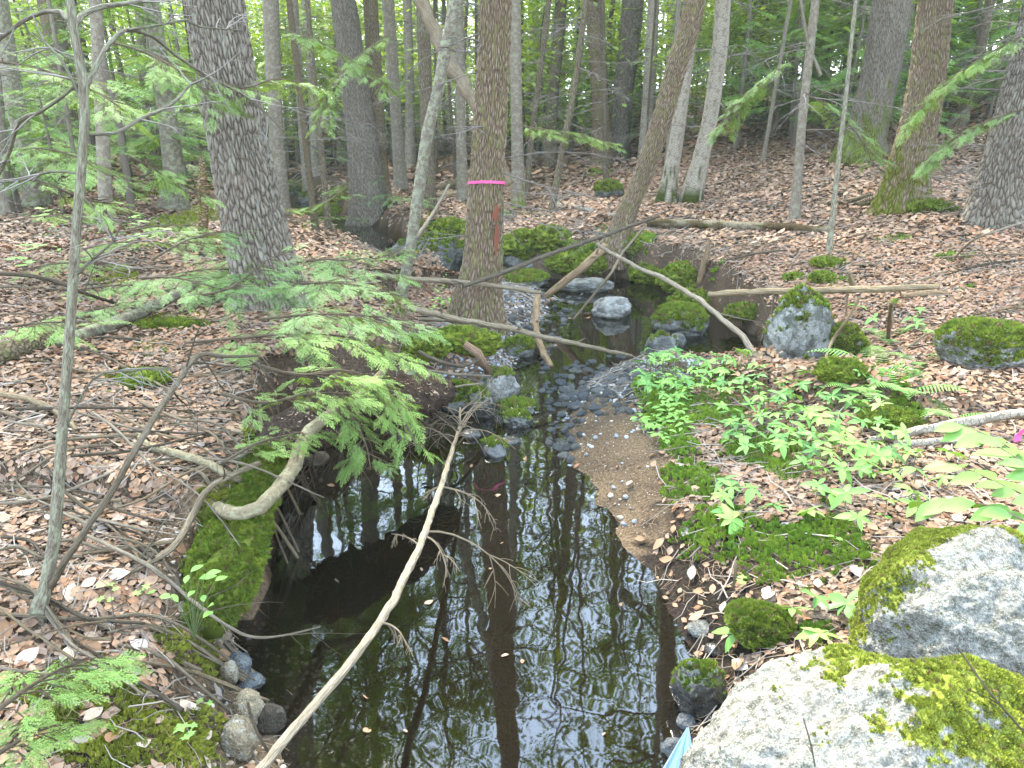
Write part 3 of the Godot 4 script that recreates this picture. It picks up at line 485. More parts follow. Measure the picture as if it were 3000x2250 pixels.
	["twig","bare grey twig lying on the leaf litter","twig","greypale",[[-1.677,0.403,-1.662,0.0038],[-1.48,0.386,-1.695,0.0067],[-1.292,0.33,-1.719,0.0039],[-1.072,0.319,-1.721,0.0028]],1,"twigs lying on the leaf litter"],
	["twig","bare grey twig lying on the leaf litter","twig","greypale",[[-3.49,0.692,-5.913,0.0062],[-3.245,0.691,-5.845,0.0063],[-3.033,0.669,-5.745,0.0061],[-2.811,0.632,-5.68,0.0045]],1,"twigs lying on the leaf litter"],
	["twig","bare grey twig lying on the leaf litter","twig","tan",[[-0.853,0.035,-2.035,0.0079],[-1.043,0.276,-1.969,0.0055],[-1.225,0.359,-1.898,0.0031],[-1.449,0.353,-1.776,0.0022]],1,"twigs lying on the leaf litter"],
	["twig","bare grey twig lying on the leaf litter","twig","tan",[[-1.181,0.315,-1.763,0.0045],[-1.341,0.376,-1.824,0.0035],[-1.52,0.441,-1.907,0.0048],[-1.704,0.431,-2.022,0.0021]],1,"twigs lying on the leaf litter"],
	["twig","bare grey twig lying on the leaf litter","twig","greydark",[[-2.914,0.618,-4.283,0.0092],[-2.769,0.617,-4.158,0.0056],[-2.604,0.623,-4.094,0.0029],[-2.433,0.609,-3.985,0.0036]],1,"twigs lying on the leaf litter"],
	["twig","bare grey twig lying on the leaf litter","twig","greydark",[[-2.035,0.594,-4.074,0.0087],[-2.22,0.601,-4.101,0.0058],[-2.38,0.6,-4.08,0.0063],[-2.564,0.631,-4.085,0.0034]],1,"twigs lying on the leaf litter"],
	["twig","bare grey twig lying on the leaf litter","twig","grey",[[-0.81,0.001,-2.079,0.0054],[-0.98,0.128,-2.128,0.007],[-1.16,0.4,-2.204,0.0045],[-1.347,0.436,-2.259,0.0037]],1,"twigs lying on the leaf litter"],
	["twig","bare grey twig lying on the leaf litter","twig","grey",[[-1.131,0.316,-1.854,0.0045],[-1.014,0.279,-1.853,0.0067],[-0.894,0.207,-1.811,0.0044],[-0.764,0.091,-1.784,0.0022]],1,"twigs lying on the leaf litter"],
	["twig","bare grey twig lying on the leaf litter","twig","greypale",[[-1.395,0.409,-1.939,0.0059],[-1.264,0.342,-1.841,0.0051],[-1.115,0.342,-1.74,0.0047],[-0.963,0.32,-1.645,0.0035]],1,"twigs lying on the leaf litter"],
	["twig","bare grey twig lying on the leaf litter","twig","grey",[[-1.195,0.396,-2.252,0.0075],[-1.329,0.406,-2.221,0.0062],[-1.456,0.438,-2.226,0.0056],[-1.572,0.426,-2.143,0.0039]],1,"twigs lying on the leaf litter"],
	["twig","bare grey twig lying on the leaf litter","twig","greydark",[[-1.654,0.547,-2.653,0.006],[-1.517,0.522,-2.74,0.0065],[-1.376,0.526,-2.809,0.0052],[-1.256,0.514,-2.957,0.0042]],1,"twigs lying on the leaf litter"],
	["twig","bare grey twig lying on the leaf litter","twig","greypale",[[-1.226,0.421,-2.311,0.0061],[-1.457,0.432,-2.384,0.0057],[-1.73,0.432,-2.451,0.0027],[-1.968,0.48,-2.521,0.0045]],1,"twigs lying on the leaf litter"],
	["twig","bare grey twig lying on the leaf litter","twig","greypale",[[3.181,0.638,-5.711,0.0049],[2.917,0.563,-5.699,0.0077],[2.665,0.478,-5.715,0.0065],[2.416,0.422,-5.693,0.0035]],1,"twigs lying on the leaf litter"],
	["twig","bare grey twig lying on the leaf litter","twig","greydark",[[3.364,0.781,-7.044,0.0092],[3.196,0.724,-7.133,0.0052],[3.035,0.686,-7.277,0.0066],[2.86,0.641,-7.367,0.0039]],1,"twigs lying on the leaf litter"],
	["twig","bare grey twig lying on the leaf litter","twig","greydark",[[3.257,0.862,-9.806,0.0111],[3.68,0.919,-9.798,0.0103],[4.152,1.03,-9.759,0.0056],[4.58,1.103,-9.706,0.0037]],1,"twigs lying on the leaf litter"],
	["twig","bare grey twig lying on the leaf litter","twig","greydark",[[3.915,0.754,-5.669,0.0046],[3.53,0.714,-5.722,0.0087],[3.16,0.603,-5.739,0.0054],[2.791,0.509,-5.815,0.0049]],1,"twigs lying on the leaf litter"],
	["twig","bare grey twig lying on the leaf litter","twig","tan",[[3.644,0.819,-7.927,0.0113],[3.873,0.866,-7.831,0.0082],[4.106,0.894,-7.715,0.0072],[4.336,0.927,-7.628,0.0057]],1,"twigs lying on the leaf litter"],
	["twig","bare grey twig lying on the leaf litter","twig","greypale",[[3.009,0.517,-5.389,0.0086],[3.303,0.585,-5.309,0.0047],[3.552,0.66,-5.232,0.0033],[3.819,0.68,-5.16,0.0049]],1,"twigs lying on the leaf litter"],
	["twig","bare grey twig lying on the leaf litter","twig","tan",[[2.954,0.465,-5.008,0.0076],[3.118,0.505,-4.996,0.0058],[3.283,0.55,-5.004,0.0067],[3.425,0.552,-4.976,0.005]],1,"twigs lying on the leaf litter"],
	["twig","bare grey twig lying on the leaf litter","twig","tan",[[2.394,0.434,-4.304,0.0093],[2.625,0.493,-4.279,0.0059],[2.822,0.523,-4.229,0.0038],[3.03,0.525,-4.245,0.0047]],1,"twigs lying on the leaf litter"],
	["twig","bare grey twig lying on the leaf litter","twig","tan",[[4.516,1.049,-8.537,0.0118],[4.26,1.001,-8.477,0.0087],[4.017,0.982,-8.4,0.0074],[3.788,0.925,-8.374,0.0031]],1,"twigs lying on the leaf litter"],
	["twig","bare grey twig lying on the leaf litter","twig","grey",[[4.156,1.021,-9.37,0.01],[4.636,1.063,-9.327,0.0069],[5.074,1.125,-9.269,0.0052],[5.52,1.148,-9.265,0.0055]],1,"twigs lying on the leaf litter"],
	["twig","bare grey twig lying on the leaf litter","twig","greydark",[[2.724,0.514,-5.823,0.0046],[2.516,0.44,-5.803,0.0067],[2.334,0.41,-5.817,0.0065],[2.139,0.289,-5.753,0.0037]],1,"twigs lying on the leaf litter"],
	["twig","bare grey twig lying on the leaf litter","twig","grey",[[3.606,0.643,-5.222,0.0058],[3.371,0.552,-5.034,0.0055],[3.118,0.478,-4.879,0.0055],[2.882,0.458,-4.749,0.0038]],1,"twigs lying on the leaf litter"],
	["twig","bare grey twig lying on the leaf litter","twig","grey",[[2.661,0.92,-11.898,0.007],[3.273,0.996,-11.996,0.0082],[3.919,1.109,-12.025,0.0075],[4.513,1.192,-12.073,0.0075]],1,"twigs lying on the leaf litter"],
	["twig","bare grey twig lying on the leaf litter","twig","greypale",[[2.848,0.724,-9.077,0.0059],[3.168,0.821,-9.107,0.0062],[3.448,0.906,-9.11,0.0065],[3.746,1.0,-9.115,0.0056]],1,"twigs lying on the leaf litter"],
	["twig","bare grey twig lying on the leaf litter","twig","greydark",[[5.435,1.178,-9.968,0.0061],[5.039,1.2,-10.145,0.0074],[4.623,1.15,-10.314,0.0066],[4.185,1.063,-10.441,0.006]],1,"twigs lying on the leaf litter"],
	["twig","bare grey twig lying on the leaf litter","twig","grey",[[3.662,0.954,-8.674,0.0064],[4.118,1.004,-8.839,0.0054],[4.578,1.061,-8.922,0.0051],[5.009,1.099,-9.07,0.0051]],1,"twigs lying on the leaf litter"],
	["twig","bare grey twig lying on the leaf litter","twig","tan",[[2.776,0.626,-7.524,0.0065],[2.607,0.618,-7.548,0.0081],[2.412,0.563,-7.535,0.0039],[2.204,0.526,-7.513,0.0047]],1,"twigs lying on the leaf litter"],
	["twig","bare grey twig lying on the leaf litter","twig","grey",[[2.826,0.589,-6.351,0.01],[3.212,0.665,-6.15,0.0085],[3.585,0.733,-5.983,0.007],[3.982,0.781,-5.756,0.0035]],1,"twigs lying on the leaf litter"],
	["twig","bare grey twig lying on the leaf litter","twig","grey",[[1.79,-0.013,-5.667,0.0076],[1.987,0.132,-5.508,0.0088],[2.179,0.279,-5.403,0.0053],[2.362,0.343,-5.336,0.0038]],1,"twigs lying on the leaf litter"],
	["twig","bare grey twig lying on the leaf litter","twig","tan",[[4.645,1.038,-8.376,0.0071],[5.006,1.101,-8.597,0.0091],[5.395,1.124,-8.803,0.0038],[5.766,1.12,-8.995,0.0047]],1,"twigs lying on the leaf litter"],
	["twig","bare grey twig lying on the leaf litter","twig","tan",[[5.26,1.044,-7.573,0.005],[4.847,0.982,-7.7,0.0071],[4.406,0.972,-7.803,0.0064],[3.984,0.912,-7.928,0.0037]],1,"twigs lying on the leaf litter"],
	["twig","bare grey twig lying on the leaf litter","twig","greypale",[[4.995,1.029,-8.159,0.0099],[4.664,1.04,-8.398,0.0081],[4.351,1.038,-8.623,0.0077],[4.007,1.008,-8.868,0.0062]],1,"twigs lying on the leaf litter"],
	["twig","bare grey twig lying on the leaf litter","twig","grey",[[2.585,0.449,-5.969,0.0082],[2.428,0.444,-6.104,0.0043],[2.282,0.393,-6.191,0.0044],[2.146,0.397,-6.343,0.0058]],1,"twigs lying on the leaf litter"],
	["twig","bare grey twig lying on the leaf litter","twig","tan",[[2.102,0.413,-4.351,0.0093],[2.331,0.376,-4.508,0.005],[2.569,0.436,-4.681,0.0059],[2.776,0.451,-4.866,0.0027]],1,"twigs lying on the leaf litter"],
	["twig","bare grey twig lying on the leaf litter","twig","greydark",[[2.013,0.451,-7.357,0.0085],[2.393,0.552,-7.228,0.0079],[2.764,0.623,-7.021,0.004],[3.11,0.714,-6.888,0.0042]],1,"twigs lying on the leaf litter"],
	["twig","bare grey twig lying on the leaf litter","twig","tan",[[5.325,1.127,-9.591,0.0057],[5.539,1.172,-9.699,0.009],[5.774,1.215,-9.802,0.007],[5.984,1.256,-9.932,0.0049]],1,"twigs lying on the leaf litter"],
	["twig","bare grey twig lying on the leaf litter","twig","greypale",[[-0.859,0.55,-15.613,0.0159],[-0.432,0.592,-15.792,0.0061],[-0.005,0.607,-15.943,0.0073],[0.42,0.628,-16.149,0.0039]],1,"twigs lying on the leaf litter"],
	["twig","bare grey twig lying on the leaf litter","twig","greypale",[[2.377,1.034,-19.629,0.0171],[1.582,0.882,-19.547,0.0152],[0.808,0.677,-19.431,0.0117],[0.021,0.615,-19.363,0.0095]],1,"twigs lying on the leaf litter"],
	["twig","bare grey twig lying on the leaf litter","twig","grey",[[1.394,0.683,-10.739,0.0072],[1.1,0.704,-10.667,0.0111],[0.818,0.642,-10.571,0.0059],[0.504,0.545,-10.518,0.0042]],1,"twigs lying on the leaf litter"],
	["twig","bare grey twig lying on the leaf litter","twig","grey",[[0.827,0.617,-10.878,0.0111],[1.257,0.69,-10.838,0.0102],[1.638,0.714,-10.748,0.0063],[2.075,0.713,-10.746,0.0067]],1,"twigs lying on the leaf litter"],
	["twig","bare grey twig lying on the leaf litter","twig","greydark",[[0.203,0.484,-12.594,0.01],[0.632,0.561,-12.765,0.0074],[1.028,0.715,-12.964,0.0091],[1.437,0.76,-13.149,0.0057]],1,"twigs lying on the leaf litter"],
	["twig","bare grey twig lying on the leaf litter","twig","tan",[[1.332,0.823,-17.68,0.015],[0.928,0.708,-17.514,0.0136],[0.456,0.631,-17.305,0.0115],[0.04,0.589,-17.147,0.0044]],1,"twigs lying on the leaf litter"],
	["twig","bare grey twig lying on the leaf litter","twig","tan",[[0.708,0.566,-14.548,0.0084],[0.302,0.556,-14.822,0.0095],[-0.109,0.589,-15.07,0.0076],[-0.538,0.54,-15.356,0.0081]],1,"twigs lying on the leaf litter"],
	["twig","bare grey twig lying on the leaf litter","twig","greypale",[[0.919,0.634,-11.944,0.0128],[0.331,0.439,-11.776,0.0075],[-0.217,0.481,-11.545,0.0076],[-0.77,0.456,-11.389,0.0034]],1,"twigs lying on the leaf litter"],
	["twig","bare grey twig lying on the leaf litter","twig","grey",[[3.078,0.905,-11.253,0.0086],[2.648,0.796,-11.243,0.0082],[2.169,0.749,-11.167,0.0048],[1.709,0.733,-11.118,0.0041]],1,"twigs lying on the leaf litter"],
	["twig","bare grey twig lying on the leaf litter","twig","tan",[[2.171,0.635,-9.264,0.0115],[2.37,0.65,-9.208,0.0051],[2.545,0.681,-9.194,0.0056],[2.752,0.718,-9.217,0.0042]],1,"twigs lying on the leaf litter"],
	["twig","bare grey twig lying on the leaf litter","twig","tan",[[2.224,0.876,-12.527,0.0118],[2.644,0.957,-12.597,0.0119],[3.044,0.972,-12.665,0.009],[3.436,1.008,-12.753,0.0061]],1,"twigs lying on the leaf litter"],
	["twig","bare grey twig lying on the leaf litter","twig","tan",[[2.835,0.981,-13.968,0.0124],[3.201,1.091,-13.987,0.0115],[3.59,1.178,-13.969,0.0086],[3.95,1.268,-13.949,0.0041]],1,"twigs lying on the leaf litter"],
	["twig","bare grey twig lying on the leaf litter","twig","grey",[[-1.432,0.539,-3.243,0.0053],[-1.662,0.558,-3.442,0.0051],[-1.859,0.56,-3.615,0.0064],[-2.064,0.59,-3.778,0.0037]],1,"twigs lying on the leaf litter"],
	["twig","bare grey twig lying on the leaf litter","twig","greydark",[[-0.873,0.262,-1.653,0.0066],[-1.096,0.32,-1.761,0.0036],[-1.312,0.347,-1.888,0.0034],[-1.53,0.45,-2.027,0.0034]],1,"twigs lying on the leaf litter"],
	["twig","bare grey twig lying on the leaf litter","twig","tan",[[-1.043,0.264,-2.829,0.0054],[-1.195,0.493,-2.913,0.0056],[-1.324,0.516,-3.003,0.005],[-1.462,0.508,-3.062,0.0043]],1,"twigs lying on the leaf litter"],
	["twig","bare grey twig lying on the leaf litter","twig","greydark",[[-1.204,0.498,-2.958,0.0052],[-1.472,0.541,-2.904,0.0051],[-1.759,0.548,-2.871,0.0027],[-2.069,0.559,-2.866,0.0031]],1,"twigs lying on the leaf litter"],
	["twig","bare grey twig lying on the leaf litter","twig","grey",[[-1.527,0.519,-2.918,0.0083],[-1.779,0.559,-2.747,0.006],[-2.008,0.49,-2.551,0.0043],[-2.248,0.491,-2.403,0.0038]],1,"twigs lying on the leaf litter"],
	["twig","bare grey twig lying on the leaf litter","twig","greypale",[[-2.299,0.626,-3.84,0.0059],[-2.102,0.592,-3.848,0.0038],[-1.883,0.565,-3.898,0.0056],[-1.657,0.544,-3.942,0.0025]],1,"twigs lying on the leaf litter"],
	["twig","bare grey twig lying on the leaf litter","twig","grey",[[-2.237,0.601,-4.244,0.0083],[-2.382,0.572,-4.271,0.0062],[-2.502,0.597,-4.242,0.0065],[-2.648,0.628,-4.194,0.0047]],1,"twigs lying on the leaf litter"],
	["twig","bare grey twig lying on the leaf litter","twig","tan",[[-0.759,0.03,-1.951,0.0053],[-0.925,0.197,-1.875,0.0066],[-1.068,0.321,-1.777,0.0044],[-1.25,0.346,-1.693,0.0031]],1,"twigs lying on the leaf litter"],
	["twig","bare grey twig lying on the leaf litter","twig","greypale",[[-1.996,0.589,-3.067,0.0061],[-1.825,0.588,-3.009,0.0039],[-1.661,0.559,-2.961,0.0038],[-1.481,0.519,-2.938,0.0045]],1,"twigs lying on the leaf litter"],
	["twig","bare grey twig lying on the leaf litter","twig","greypale",[[-1.179,0.327,-1.892,0.0041],[-1.081,0.311,-1.941,0.0032],[-0.958,0.179,-1.982,0.0032],[-0.851,0.045,-2.043,0.0045]],1,"twigs lying on the leaf litter"],
	["twig","bare grey twig lying on the leaf litter","twig","tan",[[-1.416,0.434,-2.513,0.0064],[-1.684,0.436,-2.513,0.0047],[-1.988,0.466,-2.555,0.0056],[-2.231,0.458,-2.547,0.0031]],1,"twigs lying on the leaf litter"],
	["twig","bare grey twig lying on the leaf litter","twig","greypale",[[-2.67,0.59,-5.211,0.0083],[-2.314,0.607,-5.416,0.0053],[-1.932,0.606,-5.563,0.0059],[-1.576,0.628,-5.735,0.0039]],1,"twigs lying on the leaf litter"],
	["twig","bare grey twig lying on the leaf litter","twig","tan",[[-1.922,0.569,-3.562,0.0077],[-2.09,0.587,-3.555,0.0037],[-2.316,0.625,-3.614,0.0038],[-2.523,0.615,-3.664,0.0037]],1,"twigs lying on the leaf litter"],
	["twig","bare grey twig lying on the leaf litter","twig","greypale",[[-1.425,0.42,-2.341,0.0083],[-1.594,0.442,-2.423,0.005],[-1.756,0.448,-2.528,0.0041],[-1.871,0.479,-2.622,0.0039]],1,"twigs lying on the leaf litter"],
	["twig","bare grey twig lying on the leaf litter","twig","greypale",[[-1.854,0.584,-2.85,0.0077],[-2.074,0.577,-2.937,0.0041],[-2.26,0.562,-3.095,0.0048],[-2.478,0.592,-3.157,0.0045]],1,"twigs lying on the leaf litter"],
	["twig","bare grey twig lying on the leaf litter","twig","greydark",[[-2.063,0.601,-3.001,0.0089],[-1.857,0.581,-3.066,0.0063],[-1.62,0.543,-3.168,0.0041],[-1.419,0.539,-3.215,0.0027]],1,"twigs lying on the leaf litter"],
	["twig","bare grey twig lying on the leaf litter","twig","grey",[[-0.972,0.106,-2.532,0.0082],[-1.11,0.466,-2.571,0.0069],[-1.245,0.487,-2.675,0.0039],[-1.356,0.488,-2.686,0.0032]],1,"twigs lying on the leaf litter"],
	["twig","bare grey twig lying on the leaf litter","twig","greypale",[[-1.67,0.587,-5.179,0.0061],[-2.067,0.584,-5.24,0.006],[-2.443,0.584,-5.255,0.0035],[-2.879,0.629,-5.273,0.004]],1,"twigs lying on the leaf litter"],
	["twig","bare grey twig lying on the leaf litter","twig","greydark",[[-1.159,0.401,-2.175,0.0073],[-1.357,0.416,-2.346,0.0032],[-1.607,0.461,-2.509,0.0048],[-1.803,0.555,-2.696,0.0022]],1,"twigs lying on the leaf litter"],
	["twig","bare grey twig lying on the leaf litter","twig","greydark",[[-1.047,0.245,-2.148,0.0084],[-1.216,0.408,-2.278,0.0042],[-1.395,0.402,-2.374,0.0053],[-1.57,0.43,-2.451,0.0023]],1,"twigs lying on the leaf litter"],
	["twig","bare grey twig lying on the leaf litter","twig","greydark",[[-1.842,0.59,-5.53,0.0062],[-2.121,0.624,-5.542,0.0062],[-2.431,0.654,-5.551,0.0031],[-2.698,0.63,-5.537,0.0044]],1,"twigs lying on the leaf litter"],
	["twig","bare grey twig lying on the leaf litter","twig","grey",[[-1.359,0.538,-4.365,0.0087],[-1.608,0.567,-4.194,0.0078],[-1.844,0.557,-4.025,0.005],[-2.119,0.59,-3.843,0.003]],1,"twigs lying on the leaf litter"],
	["twig","bare grey twig lying on the leaf litter","twig","grey",[[-0.925,0.189,-1.897,0.0062],[-1.17,0.323,-1.912,0.0068],[-1.428,0.407,-1.966,0.005],[-1.692,0.465,-2.011,0.0044]],1,"twigs lying on the leaf litter"],
	["twig","bare grey twig lying on the leaf litter","twig","grey",[[-3.62,0.704,-4.848,0.0094],[-3.338,0.694,-5.0,0.0054],[-3.054,0.639,-5.162,0.0046],[-2.78,0.6,-5.32,0.0051]],1,"twigs lying on the leaf litter"],
	["twig","bare grey twig lying on the leaf litter","twig","greypale",[[-1.933,0.461,-2.418,0.0056],[-1.679,0.449,-2.507,0.0061],[-1.446,0.498,-2.659,0.0052],[-1.209,0.479,-2.813,0.003]],1,"twigs lying on the leaf litter"],
	["twig","bare grey twig lying on the leaf litter","twig","greypale",[[-1.124,0.495,-2.997,0.0046],[-1.401,0.499,-3.075,0.0054],[-1.686,0.551,-3.152,0.0028],[-1.956,0.575,-3.199,0.0028]],1,"twigs lying on the leaf litter"],
	["twig","bare grey twig lying on the leaf litter","twig","grey",[[-1.716,0.448,-2.609,0.0074],[-1.554,0.45,-2.481,0.0033],[-1.354,0.417,-2.327,0.0037],[-1.199,0.409,-2.165,0.0042]],1,"twigs lying on the leaf litter"],
	["twig","bare grey twig lying on the leaf litter","twig","greydark",[[-3.232,0.668,-4.754,0.0051],[-2.879,0.619,-4.56,0.004],[-2.56,0.594,-4.353,0.0061],[-2.226,0.584,-4.214,0.0028]],1,"twigs lying on the leaf litter"],
	["twig","bare grey twig lying on the leaf litter","twig","tan",[[-1.386,0.542,-3.662,0.0047],[-1.609,0.548,-3.579,0.0039],[-1.859,0.561,-3.498,0.0055],[-2.073,0.601,-3.428,0.0031]],1,"twigs lying on the leaf litter"],
	["twig","bare grey twig lying on the leaf litter","twig","greydark",[[-0.892,-0.146,-3.394,0.0065],[-1.156,0.328,-3.311,0.0075],[-1.447,0.528,-3.168,0.003],[-1.688,0.557,-3.112,0.0025]],1,"twigs lying on the leaf litter"],
	["twig","bare grey twig lying on the leaf litter","twig","tan",[[-1.132,0.352,-1.835,0.0068],[-1.216,0.345,-1.85,0.0033],[-1.348,0.365,-1.914,0.0037],[-1.467,0.441,-1.942,0.003]],1,"twigs lying on the leaf litter"],
	["twig","bare grey twig lying on the leaf litter","twig","greydark",[[-1.69,0.433,-2.253,0.0047],[-1.585,0.437,-2.229,0.0067],[-1.493,0.443,-2.144,0.0046],[-1.37,0.429,-2.041,0.0044]],1,"twigs lying on the leaf litter"],
	["twig","bare grey twig lying on the leaf litter","twig","tan",[[-1.701,0.604,-5.069,0.0045],[-1.932,0.587,-5.242,0.0063],[-2.138,0.614,-5.417,0.0031],[-2.386,0.656,-5.586,0.0051]],1,"twigs lying on the leaf litter"],
	["twig","bare grey twig lying on the leaf litter","twig","greydark",[[-1.995,0.597,-3.689,0.0068],[-2.17,0.625,-3.789,0.0053],[-2.364,0.619,-3.932,0.0036],[-2.523,0.627,-4.051,0.004]],1,"twigs lying on the leaf litter"],
	["twig","bare grey twig lying on the leaf litter","twig","tan",[[-3.186,0.647,-5.705,0.006],[-3.014,0.674,-5.814,0.0061],[-2.817,0.673,-5.96,0.0059],[-2.618,0.698,-6.127,0.0058]],1,"twigs lying on the leaf litter"],
	["twig","bare grey twig lying on the leaf litter","twig","greypale",[[-0.826,0.038,-2.055,0.0059],[-0.968,0.105,-2.16,0.0047],[-1.162,0.375,-2.177,0.0032],[-1.293,0.429,-2.244,0.0029]],1,"twigs lying on the leaf litter"],
	["twig","bare grey twig lying on the leaf litter","twig","tan",[[-1.133,0.405,-2.276,0.0082],[-1.405,0.408,-2.186,0.0042],[-1.649,0.429,-2.083,0.0037],[-1.949,0.455,-1.948,0.0023]],1,"twigs lying on the leaf litter"],
	["twig","bare grey twig lying on the leaf litter","twig","tan",[[-0.864,-0.096,-2.852,0.0083],[-1.101,0.47,-2.692,0.0056],[-1.363,0.436,-2.486,0.0042],[-1.605,0.436,-2.314,0.0026]],1,"twigs lying on the leaf litter"],
	["twig","bare grey twig lying on the leaf litter","twig","greydark",[[-1.64,0.291,-6.116,0.0058],[-2.007,0.664,-6.063,0.0064],[-2.344,0.645,-5.998,0.0032],[-2.719,0.672,-5.972,0.0045]],1,"twigs lying on the leaf litter"]
]

